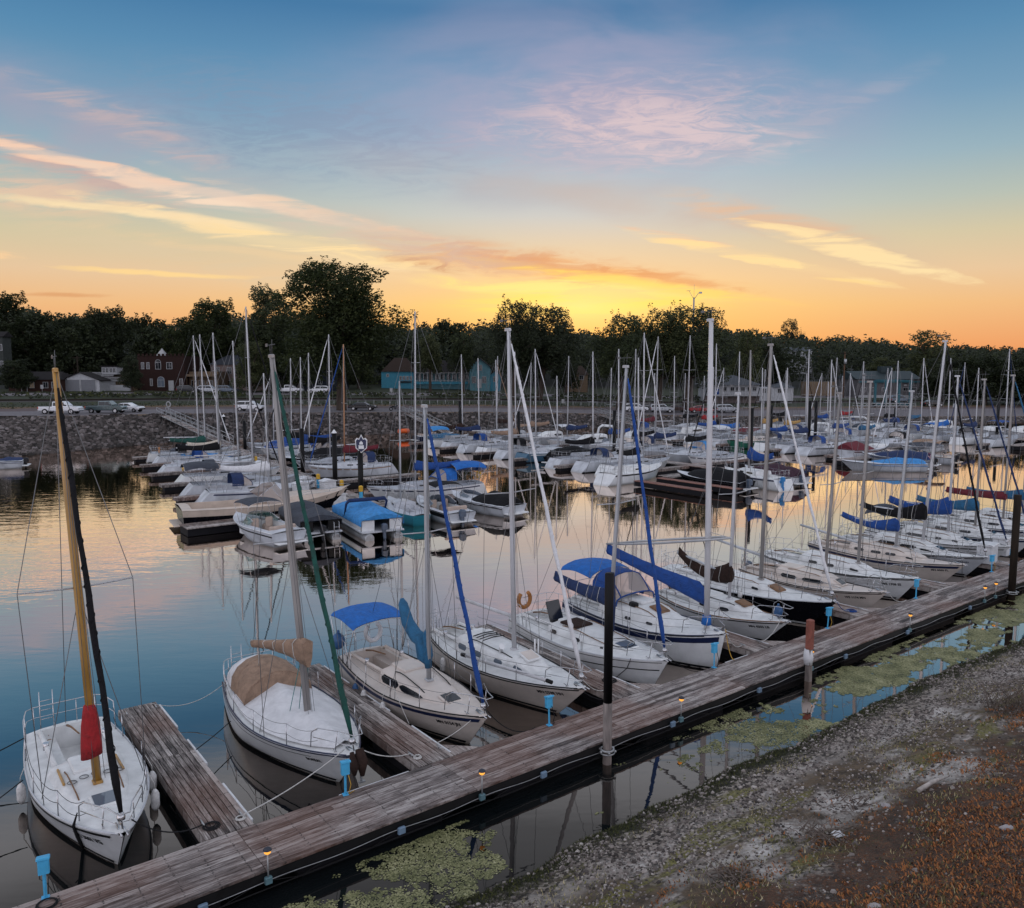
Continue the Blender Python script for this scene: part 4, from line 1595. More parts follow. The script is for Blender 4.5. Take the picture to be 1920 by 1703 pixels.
def sailboat(name, label, x, y, rz, P, group=None):
    """P holds the boat's own features; see the list below for each boat"""
    g = P.get
    b = thing(name, label, 'sailboat', (x, y, 0), rz, group)
    h = Hull(g('L', 7.2), g('B', 2.5), g('fb', (.85, .78, 1.08)), g('rb', .95), g('rs', .3), g('tr', .7), wl=g('wl', .86), full=g('full', 2.1))
    L = h.L
    near = g('near', False)
    hm, dm = M[g('hull', 'gel')], M[g('deck', 'deck')]
    h.mesh(20 if near else 12).build('hull', hm, b)
    st = g('stripe')
    if st:
        h.strip(g('st0', .0), g('st1', .985), g('sz0', .05), g('sz1', .17), below_sheer=True, n=24 if near else 10).build('sheer_stripe', M[st], b)
    st = g('stripe2')
    if st:
        h.strip(.03, g('s2t1', .97), g('s2z0', .26), g('s2z1', .29), below_sheer=True, n=24).build('cove_stripe', M[st], b)
    if near or g('boot'):
        h.strip(0, .985, -.04, .09, n=20).build('boot_stripe', M[g('boot', 'antif')], b)
    # deck, toe rail, cockpit well
    wx = g('well', (-L * .5 + .55, -L * .08, .48))
    well = None if g('nowell') else wx
    h.deck(well, 26 if near else 12).build('deck', dm, b)
    if near:
        for sd in (1, -1):
            mb = MB()
            pts = [(h.x(t, h.zs(t)), sd * (h.bd(t) - .02), h.zs(t) + .02) for t in [i / 22 for i in range(22)] + [.985]]
            mb.tube(pts, .022, 4)
            mb.build('toe_rail', M[g('rail', 'dark')], b)
    if well:
        x0, x1, w = well
        z1 = min(h.deck_z(x0, w), h.deck_z(x1, w)) + .03
        zf, zb = z1 - .55, z1 - .2
        mb = MB()
        sw = w * .52
        for sd in (1, -1):
            mb.poly([(x0, sd * w, z1 + .02), (x1, sd * w, z1 + .02), (x1, sd * w, zb), (x0, sd * w, zb)])
            mb.poly([(x0, sd * w, zb), (x1, sd * w, zb), (x1, sd * (w - sw), zb), (x0, sd * (w - sw), zb)])
            mb.poly([(x0, sd * (w - sw), zb), (x1, sd * (w - sw), zb), (x1, sd * (w - sw), zf), (x0, sd * (w - sw), zf)])
        mb.poly([(x0, -w, zf), (x1, -w, zf), (x1, w, zf), (x0, w, zf)])
        for xx in (x0, x1):
            mb.poly([(xx, -w, zf), (xx, w, zf), (xx, w, z1 + .06), (xx, -w, z1 + .06)])
        mb.build('cockpit', dm, b)
        if near:
            for sd in (1, -1):
                mb = MB()
                mb.tube([(x0 + .1, sd * (w + .05), z1 + .02), (x0 + .25, sd * (w + .05), z1 + .12), (x1, sd * (w + .05), z1 + .17)], [.05, .06, .06], 6)
                mb.build('coaming', dm, b)
                mb = MB()
                xx = x0 + (x1 - x0) * .55
                mb.tube([(xx, sd * (w + .06), z1 + .10), (xx, sd * (w + .06), z1 + .19), (xx, sd * (w + .06), z1 + .27)], [.075, .06, .07], 10)
                mb.build('winch', M['steel'], b)
            mb = MB()
            mb.tube([(x0 + .05, 0, z1 + .06), (x0 + .45, .03, z1 + .16), (x0 + 1.15, .10, z1 + .22)], [.03, .025, .018], 6)
            mb.build('tiller', M['teak'], b)
    # cabin, windows, hatches
    cab = None
    if g('cab'):
        xa, xb, w, ht = g('cab')[:4]
        cab = Cabin(h, xa, xb, w, ht, g('slope', .9), cam=g('cam', .07), narrow=g('narrow', .5))
        cab.mesh(16 if near else 9).build('cabin', M[g('cabm', g('deck', 'deck'))], b)
        for wd in g('win', []):
            for sd in (1, -1):
                rn = wd[4] if len(wd) > 4 else .06
                cab.window(wd[0], wd[1], wd[2], wd[3], sd, rn).build('window', M[g('winm', 'window')], b)
        if near:
            xh = xa + .55
            mb = MB()
            for i in range(5):
                q0 = xa + .05 + i * .2
            mb.box((xa + .42, 0, cab.roof_z(xa + .42) + .01), (.85, .72, .07), bev=.03)
            mb.build('sliding_hatch', dm, b)
            mb = MB()
            mb.box((xa - .012, 0, cab.sec(xa)[0] + cab.ht * .45), (.03, .52, cab.ht * .95), bev=.01)
            mb.build('companionway_board', M['teak'] if g('teakboard') else dm, b)
            for sd in (1, -1):
                mb = MB()
                yg = sd * cab.w * .62
                xs_ = [xa + .5 + i * (xb - xa - 1.5) / 6 for i in range(7)]
                mb.tube([(q, yg * (1 - .02 * i), cab.roof_z(q, yg) + (.0 if i in (0, 6) else .045)) for i, q in enumerate(xs_)], .016, 5)
                mb.build('grab_rail', M[g('grab', 'teak')], b)
    hx = g('hatch')
    if hx:
        z = cab.roof_z(hx[0]) if cab and hx[0] < cab.xb - .1 else h.deck_z(hx[0])
        dz = (cab.roof_z(hx[0] + .2) - cab.roof_z(hx[0] - .2)) / .4 if cab and hx[0] < cab.xb - .25 else (h.deck_z(hx[0] + .2) - h.deck_z(hx[0] - .2)) / .4
        rot = Matrix.Rotation(-math.atan(dz), 3, 'Y')
        mb = MB()
        mb.box((hx[0], 0, z + .02), (hx[1], hx[1], .05), rot, bev=.02)
        fr = mb.build('hatch', dm if g('hatchm') != 'teak' else M['teak'], b)
        mb = MB()
        mb.box((hx[0], 0, z + .049), (hx[1] - .1, hx[1] - .1, .012), rot)
        mb.build('hatch_pane', M[g('hatchm', 'window')], fr)
    # rig
    if g('mast'):
        mx, top, lean, mm = g('mast')
        mz = (cab.roof_z(mx) if cab and cab.xa < mx < cab.xb - .2 else h.deck_z(mx)) - .01
        base, head = rig(b, h, mx, mz, top, lean, M[mm], r=g('mr', .06), spread=g('spread', (.52,)), spw=g('spw', h.B * .32), frac=g('frac', 1.0),
                         furl=M[g('furl')] if g('furl') else None, furl_r=g('fr', .06), wire_r=g('wire', .0085 if near else .013), gear=near,
                         wires=not g('nowires'), backstay=not g('nobackstay'), n=10 if near else 7, lowers=near)
        bo = g('boom')
        if bo:     # height at the mast, end x, end height
            zb_, xe, ze = bo[:3]
            ye = bo[3] if len(bo) > 3 else 0
            mb = MB()
            mb.tube([(mx - .06, 0, zb_), (xe, ye, ze)], [.05, .042], 8, flat=1.3)
            mb.build('boom', M[g('boomm', 'boomgrey')], b)
            if near:
                tube_part('mainsheet', [(xe + .35, ye * .9, ze - .05), (wx[0] + .4, 0, h.deck_z(wx[0]) + .0)], .010, M['rope'], b, 4)
        cv = g('cover')
        if cv:     # material, mast height, tall, slim, width, droop
            zb_, xe, ze = bo[:3] if bo else cv[6]
            cm = boom_cover(mx + .09, zb_ + .02, xe + .1, ze + .02, cv[1], cv[2], cv[3], cv[4] if len(cv) > 4 else 0, seed=len(label), up=cv[5] if len(cv) > 5 else .35, dn=cv[6] if len(cv) > 6 else .35, ye=bo[3] if bo and len(bo) > 3 else 0)
            so = cm.build('sail_cover', M[cv[0]], b)
            if near:
                for i in (3, 6, 9, 12):
                    c_ = Vector([sum(p[j] for p in cm.rows[i]) / 10 for j in range(3)])
                    tube_part('tie', [tuple(c_ + (Vector(p) - c_) * 1.03) for p in cm.rows[i]], .012, M['rope'], so, 4, True)
    if g('bim'):
        xa, xb, z, w, mt = g('bim')
        bimini(b, h, xa, xb, z, w, M[mt], M['steel'], zfoot=h.zs(.2) + .02, rise=g('bimrise', .28), front=g('bimfront', 0))
    if g('dodger'):
        dodger(b, h, cab, *g('dodger'))
    if near:
        pulpit(b, h, hgt=g('pul', .55), over=g('pulover', .12))
        pushpit(b, h, ladder=g('ladder', True))
        lifelines(b, h, g('stan', [-L * .22, -L * .02, L * .17]), mat_w=M[g('lifem', 'wire')], droop=g('droop', .02))
        mb = MB()
        for sd in (1, -1):
            for xx in (L / 2 - .55, -L / 2 + .5):
                yy = sd * (h.bd(h.t_of(xx)) * .75)
                z = h.deck_z(xx, yy)
                mb.tube([(xx - .1, yy, z + .05), (xx, yy, z + .04), (xx + .1, yy, z + .05)], [.01, .016, .01], 5)
                mb.cyl((xx, yy, z - .01), (xx, yy, z + .05), .014, n=5)
        mb.build('cleat', M['steel'], b)
        mb = MB()
        xx = L / 2 - .12
        mb.tube([(xx - .35, .0, h.deck_z(xx - .35) + .03), (xx, .05, h.zs(1) + .05), (L / 2 + .08, .06, h.zs(1) + .02)], .02, 5)
        mb.tube([(xx - .3, -.06, h.deck_z(xx - .3) + .03), (L / 2 + .06, -.05, h.zs(1) + .02)], .02, 5)
        mb.build('bow_roller', M['steel'], b)
    else:
        pulpit(b, h, hgt=.55, name='pulpit')
        pushpit(b, h, ladder=False)
        if g('midlines', True):
            mb = MB()
            for sd in (1, -1):
                pts = []
                for q in (.15, .35, .55, .75, .9):
                    xx = h.x(q, h.zs(q))
                    yy = sd * (h.bd(q) - .05)
                    pts.append((xx, yy, h.zs(q) + .58))
                    mb.tube([(xx, yy, h.zs(q)), (xx, yy, h.zs(q) + .58)], .012, 4)
                mb.tube(pts, .008, 3)
            mb.build('lifeline', M['steel'], b)
    for tx in g('text', []):
        hull_text(h, tx[0], tx[1], L / 2 - tx[2], tx[3], tx[4], b, M[tx[5] if len(tx) > 5 else 'letter'], *(tx[6:]))
    if g('outb'):
        xa = h.x(0, h.zs(0) * .6)
        outboard(b, xa - .05, g('outb')[1], h.zs(0) * .75, M[g('outb')[0]], g('outb')[2] if len(g('outb')) > 2 else .8)
    if g('buoy'):
        xa = h.x(0, h.zs(0))
        mb = MB()
        w = .27
        pts = [(xa + .1, g('buoy')[1] + w * math.sin(R(a)), h.zs(0) + .62 - .3 * math.cos(R(a)) * -1) for a in range(35, 330, 22)]
        mb.tube(pts, .075, 8)
        mb.build('horseshoe_buoy', M[g('buoy')[0]], b)
    return b, h, cab


def dodger(par, h, cab, xa, xb, z, w, mt, pane):
    """cloth spray hood: arched top, vinyl windows, open aft"""
    rows = []
    n = 7
    angs = (-90, -70, -48, -24, 0, 24, 48, 70, 90)
    for i in range(n + 1):
        q = i / n
        x = xa + (xb - xa) * q
        zt = z - (0 if q < .5 else (q - .5) ** 1.4 * 2.1 * (z - cab.roof_z(xb)) * .9)
        zb = cab.roof_z(min(x, cab.xb), w) if cab else h.deck_z(x)
        rows.append([(x, w * math.sin(R(a)), zb + (zt - zb) * math.cos(R(a)) ** .45 if abs(a) < 90 else zb) for a in angs])
    mb = MB()
    mb.grid(rows[:5], True)
    mb.grid([[(p[0], p[1] * .985, p[2] - .015) for p in r] for r in rows[:5]], True)
    mb.build('spray_hood', M[mt], par)
    mb = MB()
    mb.grid(rows[4:], True)
    mb.build('hood_window', M[pane], par)
    mb = MB()
    for i in (4, 7):
        mb.tube(rows[i], .03, 5)
    for j in (2, 6):
        mb.tube([r[j] for r in rows[4:]], .03, 5)
    mb.build('hood_trim', M[mt], par)


def powerboat(name, label, x, y, rz, P, group=None, cat='motorboat'):
    g = P.get
    b = thing(name, label, cat, (x, y, 0), rz, group)
    h = Hull(g('L', 6.0), g('B', 2.3), g('fb', (.75, .78, 1.0)), g('rb', 1.1), g('rs', -.15), g('tr', .9), tm=.38, wl=.84, full=g('full', 2.5))
    L = h.L
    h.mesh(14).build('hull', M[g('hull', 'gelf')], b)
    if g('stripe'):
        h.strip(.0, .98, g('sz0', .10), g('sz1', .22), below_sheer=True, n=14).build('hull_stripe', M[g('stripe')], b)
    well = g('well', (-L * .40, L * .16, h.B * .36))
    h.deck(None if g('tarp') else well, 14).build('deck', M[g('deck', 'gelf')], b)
    mb = MB()
    for sd in (1, -1):
        mb.tube([(h.x(t, h.zs(t)), sd * h.bd(t), h.zs(t)) for t in [i / 14 for i in range(14)] + [.985]], .03, 5)
    mb.build('rub_rail', M[g('rail', 'dark')], b)
    if g('platform', True):
        xa = h.x(0, .2)
        mb = MB()
        mb.box((xa - .28, 0, .26), (.6, h.B * .74, .07), bev=.03)
        mb.build('swim_platform', M[g('deck', 'deck')], b)
    if g('tarp'):
        # fitted cover, tented over a ridge pole
        mt, hgt = g('tarp')[:2]
        x0, x1 = -L * .5 + .08, L * (g('tarp')[2] if len(g('tarp')) > 2 else .36)
        mb = MB()
        rows = []
        n = 14
        rg = random.Random(int(L * 1000) + len(label))
        for i in range(n + 1):
            q = i / n
            xx = x0 + (x1 - x0) * q
            t = h.t_of(xx)
            bb = h.bd(t) + .035
            ridge = hgt * (math.sin(PI * min(1, q * .92 + .12)) ** .55) * (1 - .25 * q) * (1 + .08 * math.sin(q * 16))
            rows.append([(xx, bb * a, h.zs(t) - .16 + (.16 + ridge) * max(0, (1 - abs(a) ** 1.7)) + (.0 if abs(a) == 1 else rg.uniform(-.035, .02))) for a in (-1, -.98, -.7, -.35, 0, .35, .7, .98, 1)])
        mb.grid(rows, True)
        mb.add(rows[0], [tuple(range(9))])
        mb.add(rows[-1], [tuple(range(8, -1, -1))])
        mb.build('boat_cover', M[mt], b)
    else:
        x0, x1, w = well
        z1 = min(h.deck_z(x0, w), h.deck_z(x1, w))
        zf = .25
        mb = MB()
        for sd in (1, -1):
            mb.poly([(x0, sd * w, z1 + .02), (x1, sd * w, z1 + .02), (x1, sd * w, zf), (x0, sd * w, zf)])
        mb.poly([(x0, -w, zf), (x1, -w, zf), (x1, w, zf), (x0, w, zf)])
        for xx in (x0, x1):
            mb.poly([(xx, -w, zf), (xx, w, zf), (xx, w, z1 + .03), (xx, -w, z1 + .03)])
        mb.build('cockpit', M[g('floor', 'deck')], b)
        mb = MB()
        mb.box((x0 + .35, 0, zf + .25), (.6, 2 * w - .1, .5), bev=.08)
        mb.box((x0 + .12, 0, zf + .6), (.18, 2 * w - .1, .5), bev=.06)
        mb.build('bench_seat', M[g('seat', 'upholst')], b)
        for sd in (1, -1):
            mb = MB()
            mb.box((x1 - .9, sd * w * .5, zf + .28), (.5, .48, .5), bev=.08)
            mb.box((x1 - 1.15, sd * w * .5, zf + .7), (.14, .46, .55), bev=.06)
            mb.build('helm_seat', M[g('seat', 'upholst')], b)
        mb = MB()
        mb.torus((x1 - .42, -w * .5, zf + .85), .18, .018, 'x', 14, 5)
        mb.build('steering_wheel', M['dark'], b)
    if g('shield'):
        xs_, hh = g('shield')
        mb = MB()
        w = h.bd(h.t_of(xs_)) - .14
        base = [(xs_ - 1.1, w, 0), (xs_ - .25, w * .92, 0), (xs_ + .2, w * .45, 0), (xs_ + .28, 0, 0), (xs_ + .2, -w * .45, 0), (xs_ - .25, -w * .92, 0), (xs_ - 1.1, -w, 0)]
        lo = [(p[0], p[1], h.deck_z(p[0], p[1])) for p in base]
        up = [(p[0] - hh * .75, p[1] * .86, p[2] + hh * (.5 if i in (0, 6) else 1)) for i, p in enumerate(lo)]
        mb.grid([lo, up], False)
        s_ = mb.build('windshield', M[g('shieldm', 'windowg')], b)
        mb = MB()
        mb.tube(up, .02, 5)
        for a, c in zip(lo[1:-1], up[1:-1]):
            mb.tube([a, c], .014, 4)
        mb.build('windshield_frame', M['steel'], s_)
    if g('cab'):
        xa, xb, w, ht = g('cab')
        cab = Cabin(h, xa, xb, w, ht, g('slope', 1.6), narrow=.45)
        cab.mesh(10).build('cabin', M[g('deck', 'deck')], b)
        for wd in g('win', []):
            for sd in (1, -1):
                cab.window(*wd[:4], sd, .1).build('window', M['window'], b)
    for wd in g('ports', []):
        for sd in (1, -1):
            h.strip(wd[0], wd[1], wd[2], wd[3], .012, 4, (sd,), True).build('porthole', M['window'], b)
    if g('bim'):
        xa, xb, z, w, mt = g('bim')
        bimini(b, h, xa, xb, z, w, M[mt], M['steel'], zfoot=h.zs(.3), rise=g('bimrise', .16))
    if g('arch'):
        xx, z, mt = g('arch')
        w = h.bd(h.t_of(xx)) - .05
        mb = MB()
        mb.tube([(xx + .5, w, h.zs(.4)), (xx + .1, w * .95, z - .3), (xx - .1, w * .7, z), (xx - .1, -w * .7, z), (xx + .1, -w * .95, z - .3), (xx + .5, -w, h.zs(.4))], [.10, .09, .08, .08, .09, .10], 6, flat=2.2)
        mb.build('radar_arch', M[mt], b)
    if g('rail_bow'):
        pulpit(b, h, hgt=.5, ln=L * .35, name='bow_rail')
    if g('outb'):
        outboard(b, h.x(0, .4) - .05, g('outb')[1], .42, M[g('outb')[0]], g('outb')[2] if len(g('outb')) > 2 else 1.1)
    if g('flag'):
        mb = MB()
        xa = h.x(0, .6) + .1
        mb.tube([(xa, .5, .7), (xa - .25, .5, 1.9)], .012, 4)
        mb.build('flag_staff', M['white'], b)
        mb = MB()
        rows = [[(xa - .1 - .55 * j / 6 * .25 - .20 + .02, .5 + .5 * j / 6 + .03 * math.sin(j + i), 1.85 - .4 * i / 7 - .22 * j / 6 + .04 * math.sin(j * 1.4)) for j in range(7)] for i in range(8)]
        for i in range(7):
            mb.grid(rows[i:i + 2], False, mat=i % 2)
        fl = mb.build('flag', [M['red'], M['sailw']], b)
        mb = MB()
        mb.add([(p[0] + .006, p[1], p[2]) for p in (rows[0][0], rows[0][3], rows[4][3], rows[4][0])] + [(p[0] - .006, p[1], p[2]) for p in (rows[0][0], rows[0][3], rows[4][3], rows[4][0])], [(0, 1, 2, 3), (4, 5, 6, 7)])
        mb.build('canton', M['navy'], fl)
    return b, h


def pontoon(name, label, x, y, rz, mt, L=6.4, B=2.5, skirt='gel', outb='motorg', group=None, bimbar=None, flag=False):
    b = thing(name, label, 'pontoon boat', (x, y, 0), rz, group)
    for sd in (1, -1):
        mb = MB()
        mb.tube([(-L / 2, sd * B * .34, .1), (-L / 2 + .1, sd * B * .34, .1), (L / 2 - .7, sd * B * .34, .12), (L / 2 - .05, sd * B * .34, .32)], [.26, .31, .31, .06], 12)
        mb.build('pontoon_tube', M['galv'], b)
    mb = MB()
    mb.box((0, 0, .46), (L - .3, B, .09), bev=.02)
    mb.build('deck', M['gelgrey'], b)
    mb = MB()
    for sd in (1, -1):
        mb.box((.1, sd * (B / 2 - .05), .82), (L - 1.0, .04, .62), bev=.01)
    mb.box((L / 2 - .42, 0, .82), (.04, B - .1, .62), bev=.01)
    for y_ in (-B * .33, B * .33):
        mb.box((-L / 2 + .42, y_, .82), (.04, B * .30, .62), bev=.01)
    mb.build('fence_panel', M[skirt], b)
    mb = MB()
    rows = []
    n = 14
    rg = random.Random(len(label))
    for i in range(n + 1):
        q = i / n
        xx = -L / 2 + .25 + (L - .55) * q
        ridge = .18 + .50 * abs(math.sin(q * PI * 2.0 + .5)) ** .8 * math.sin(PI * (q * .9 + .06)) ** .5
        rows.append([(xx, B / 2 * 1.02 * a, (.80 if abs(a) == 1 else 1.18 if abs(a) > .9 else 1.2 + ridge * (1 - abs(a) ** 1.5) + rg.uniform(-.03, .03))) for a in (-1, -.985, -.75, -.4, 0, .4, .75, .985, 1)])
    mb.grid(rows, True)
    mb.add(rows[0][1:-1], [tuple(range(7))])
    mb.add(rows[-1][1:-1], [tuple(range(6, -1, -1))])
    mb.build('boat_cover', M[mt], b)
    if bimbar:
        mb = MB()
        mb.tube([(.4, B / 2, .9), (-.1, B / 2, 1.75), (-.15, B / 2 - .15, 1.95), (-.15, -B / 2 + .15, 1.95), (-.1, -B / 2, 1.75), (.4, -B / 2, .9)], [.04, .08, .12, .12, .08, .04], 8)
        mb.build('folded_bimini', M[bimbar], b)
    outboard(b, -L / 2 + .1, 0, .5, M[outb], 1.0)
    mb = MB()
    for y_ in (-.95, -.65):
        mb.tube([(-L / 2 - .1, y_, .15), (-L / 2 - .12, y_, 1.05), (-L / 2 + .15, y_, 1.1)], .016, 5)
    for k in range(3):
        mb.tube([(-L / 2 - .1, -.95, .3 + .24 * k), (-L / 2 - .1, -.65, .3 + .24 * k)], .016, 5)
    mb.build('boarding_ladder', M['steel'], b)
    return b

# ---------------------------------------------------------------- the sailboats moored along the long dock
NEAR_G = 'sailboats moored bow in along the long dock'
BOW_W = 16.42


def near_boat(name_label, u, P, L, dy=0.0, yaw=0.0):
    P['L'] = L
    P['near'] = True
    y = BOW_W + dy + L / 2
    b, h, cab = sailboat('sailboat', name_label, u, y, -PI / 2 + R(yaw), P, NEAR_G)
    return b, h, cab


def to_world(b, p):
    c, s = math.cos(b.rotation_euler[2]), math.sin(b.rotation_euler[2])
    return (b.location[0] + p[0] * c - p[1] * s, b.location[1] + p[0] * s + p[1] * c, b.location[2] + p[2])


def fender(b, h, xl, sd, mat='fender', label='', ln=.5, drop=.36):
    t = h.t_of(xl)
    y = sd * (h.bd(t) + .10)
    zt = h.zs(t)
    w = to_world(b, (xl, y, 0))
    f = thing('fender', label, 'fender', (w[0], w[1], 0), 0, 'fenders hanging on the moored sailboats')
    z0 = zt - drop - ln * .5
    mb = MB()
    r = .095
    mb.tube([(0, 0, z0), (0, 0, z0 + .05), (0, 0, z0 + .12), (0, 0, z0 + ln - .12), (0, 0, z0 + ln - .05), (0, 0, z0 + ln)], [.03, r * .7, r, r, r * .7, .03], 12)
    mb.build('body', M[mat], f)
    wi = to_world(b, (xl, sd * (h.bd(t) - .04), zt))
    tube_part('lanyard', [(0, 0, z0 + ln), (0, 0, zt + .02), (wi[0] - w[0], wi[1] - w[1], zt + .35)], .009, M['rope'], f, 4)


def line(label, a, b, d=.1, mat='rope', r=.012, name='mooring_line'):
    tag(tube_part(name, sag(a, b, d, 12), r, M[mat], None, 5), label, 'mooring line')


def ball_fender(b, h, xl, yl, z, r, mat, label):
    w = to_world(b, (xl, yl, z))
    mb = MB()
    mb.ball((0, 0, 0), (r, r, r * 1.2), 12, 9)
    mb.cyl((0, 0, r), (0, 0, r * 1.6), r * .3, r * .22, 8)
    o = mb.build('ball_fender', M[mat], None)
    o.location = w
    tag(o, label, 'fender')


# 1 varnished mast, red sail bag
b1, h1, c1 = near_boat('white sailboat with varnished yellow mast, red sail bag and black furled headsail', 3.06, dict(
    B=2.36, fb=(.78, .72, .98), rb=.75, rs=.25, tr=.78, stripe='dark', sz0=.05, sz1=.13, st1=.965, stripe2='gelgrey', s2z0=.17, s2z1=.185, rail='gelgrey',
    cab=(-.55, 2.35, .80, .22), slope=1.9, narrow=.34, cam=.09, well=(-3.0, -.55, .58), hatch=(1.72, .55), hatchm='windowg',
    mast=(.92, 9.95, (-.75, -.24), 'spruce'), mr=.072, spread=(.48,), spw=1.12, furl='blackc', fr=.085, stan=[-1.75, .05, 1.55], droop=.14, lifem='ropeb', pul=.5,
    text=[('WS 3661 VG', .16, .72, .36, -1)]), 6.95)
mb = MB()   # red sail bag gathered behind the mast foot
rows = []
for i, (z, w, d) in enumerate(((1.62, .19, .17), (1.60, .235, .19), (1.9, .22, .18), (2.3, .19, .16), (2.58, .15, .14), (2.70, .12, .12), (2.73, .09, .10))):
    rows.append([(.88 + d * 1.1 * math.cos(a) - .06 * i / 6, -.03 + w * .9 * math.sin(a) * (1 + .20 * math.sin(3 * a + .5 * i)) - .05 * i / 6, z + .07 * math.sin(a + .6) * (i < 3)) for a in [2 * PI * j / 14 for j in range(14)]])
mb.grid(rows, True, wrap=True)
mb.add(rows[0], [tuple(range(14))])
mb.add(rows[-1], [tuple(range(13, -1, -1))])
mb.build('sail_bag', M['redc'], b1)
mb = MB()
for sd in (.42, -.42):
    mb.box((-3.02 + .0, sd, .72), (.05, .02, .02))
    mb.tube([(-2.93, sd, .52), (-2.90, sd, .52)], [.13, .12], 14)
mb.build('speaker', M['tanc'], b1)
for sd, y in ((1, .42), (-1, -.42)):
    mb = MB()
    mb.box((.15, sd * .60, c1.roof_z(.15, .6) + .03), (.85, .05, .05), bev=.015)
    mb.build('teak_strip', M['spruce'], b1)
mb = MB()
for i in range(5):
    cx_, cy_ = .55 + .12 * rnd.random(), -.45 + .24 * i
    mb.torus((cx_, cy_, c1.roof_z(.6, cy_) + .03), .09, .012, n=12, m=4)
mb.build('rope_tail', M['wire'], b1)
mb = MB()
q = to_world(b1, (2.2, -.98, 0))
mb.tube([h1.p(.83, h1.zs(.83) + .3, -1, -.05), h1.p(.83, h1.zs(.83), -1, .02), h1.p(.83, .5, -1, .03), h1.p(.83, .02, -1, .03)], [.012, .03, .038, .03], 6)
mb.build('hanging_rope', M['ropeb'], b1)
fender(b1, h1, -.9, -1, label='streaky fender on the open water side of the boat with red sail bag')
fender(b1, h1, .35, 1, label='dirty fender between the red bag boat and its pier, farther from the bow')
fender(b1, h1, 1.35, 1, label='dirty fender between the red bag boat and its pier, nearer to the bow')

# 2 white tarp over the deck
b2, h2, c2 = near_boat('white sailboat under a white deck tarp with tan sail cover and dark green headsail', 8.08, dict(
    B=2.62, fb=(.80, .74, 1.02), rb=.95, rs=.35, tr=.66, stripe='navy', sz0=.00, sz1=.05, stripe2='dark', s2z0=.16, s2z1=.18, s2t1=.86, nowell=True, rail='navy',
    mast=(.95, 10.3, (-1.0, -.30), 'alug'), mr=.075, spread=(.5,), spw=.95, furl='greenc', fr=.085, stan=[-2.5, -1.2, .3, 1.75], droop=.10,
    boom=(3.0, -.85, 2.72, -.80), boomm='alug', cover=('tanc', .82, .2, .28, .0, .10, .82), text=[('BOREAL', .12, 1.0, .30, -1)]), 7.35, .12)
mb = MB()     # the tarp
rows = []
for i in range(19):
    q = i / 18
    x = -2.0 + 5.05 * q
    t = h2.t_of(x)
    bb = h2.bd(t) - .16
    rz_ = .38 * (1 - .75 * max(0, (q - .3) / .7)) + .03 * math.sin(i * 1.3)
    rows.append([(x, bb * a, h2.deck_z(x, bb * a) + .05 + rz_ * max(0, 1 - abs(a) ** .9) * (1 + .05 * math.sin(i * .9 + 4 * a)) + rnd.uniform(-.005, .005)) for a in [-1 + j / 6 for j in range(13)]])
mb.grid(rows, True)
mb.build('deck_tarp', M['tarp'], b2)
mb = MB()     # tan cockpit tent
rows = []
for i in range(9):
    q = i / 8
    x = -3.1 + 1.75 * q
    w = .98 * (.82 + .18 * q)
    ht = .38 + .52 * math.sin(PI * min(1, .16 + q * .62)) ** .8
    rows.append([(x + .25 * abs(math.sin(R(a))) * q, w * math.sin(R(a)), h2.zs(h2.t_of(x)) + .05 + ht * math.cos(R(a)) ** .75) for a in (-89, -70, -48, -24, 0, 24, 48, 70, 89)])
mb.grid(rows[2:], True)
mb.add(rows[-1], [tuple(range(9))])
mb.build('cockpit_tent', M['tanc'], b2)
mb = MB()
mb.grid(rows[:3], True)
mb.add(rows[0], [tuple(range(8, -1, -1))])
mb.build('tent_back', M['tarp'], b2)
mb = MB()
mb.tube([rows[-1][i] for i in range(9)], .02, 5)
mb.tube([rows[4][i] for i in range(9)], .012, 5)
mb.build('tent_hoop', M['tanc'], b2)
mb = MB()     # anchor on the bow roller, wrapped in canvas
mb.tube([(3.72, .05, 1.22), (3.85, .05, .95), (3.86, .05, .62)], [.10, .15, .05], 8)
mb.tube([(3.74, -.15, 1.2), (3.85, -.15, .9), (3.8, -.12, .66)], [.05, .12, .04], 8)
mb.build('anchor_cover', M['brownc'], b2)
mb = MB()
mb.tube([(3.62, .1, .8), (3.70, .1, .42)], .03, 5)
mb.box((3.72, .1, .40), (.06, .16, .04))
mb.build('bow_ladder', M['galv'], b2)
mb = MB()
for s in (-.1, .0, .1):
    mb.tube([(.75, s, 2.5), (.7, s * 2.5 - .15, 1.2)], .01, 4)
mb.build('boom_tackle', paint('rope_teal', (.03, .22, .22), .8, var=.15), b2)

# 3 blue bimini, tan deck
b3, h3, c3 = near_boat('cream decked sailboat with blue bimini, navy stripe and drooping teal blue sail cover', 11.72, dict(
    B=2.36, fb=(.82, .76, 1.02), rb=.85, rs=.35, tr=.74, deck='cream', hull='cream', stripe='navy', sz0=.05, sz1=.17, rail='dark',
    cab=(-.75, 2.3, .80, .40), slope=2.0, narrow=.42, win=[(-.6, .28, .26, .92, .12), (.33, 1.35, .26, .88, .3)], well=(-3.1, -.75, .55), hatch=(1.95, .52),
    mast=(.82, 8.95, (-.05, 0), 'alu'), mr=.062, spread=(.55,), spw=.85, furl='blue', fr=.085, grab='dark', stan=[-2.1, -.9, .5, 1.7],
    bim=(-3.55, -1.95, 2.42, .98, 'bluel'), bimrise=.13, bimfront=.10, text=[('MN 0154 JN', .14, .80, .34, -1)], buoy=('sailw', .35)), 7.35, -.02)
mb = MB()     # sail bundle drooping from the gooseneck
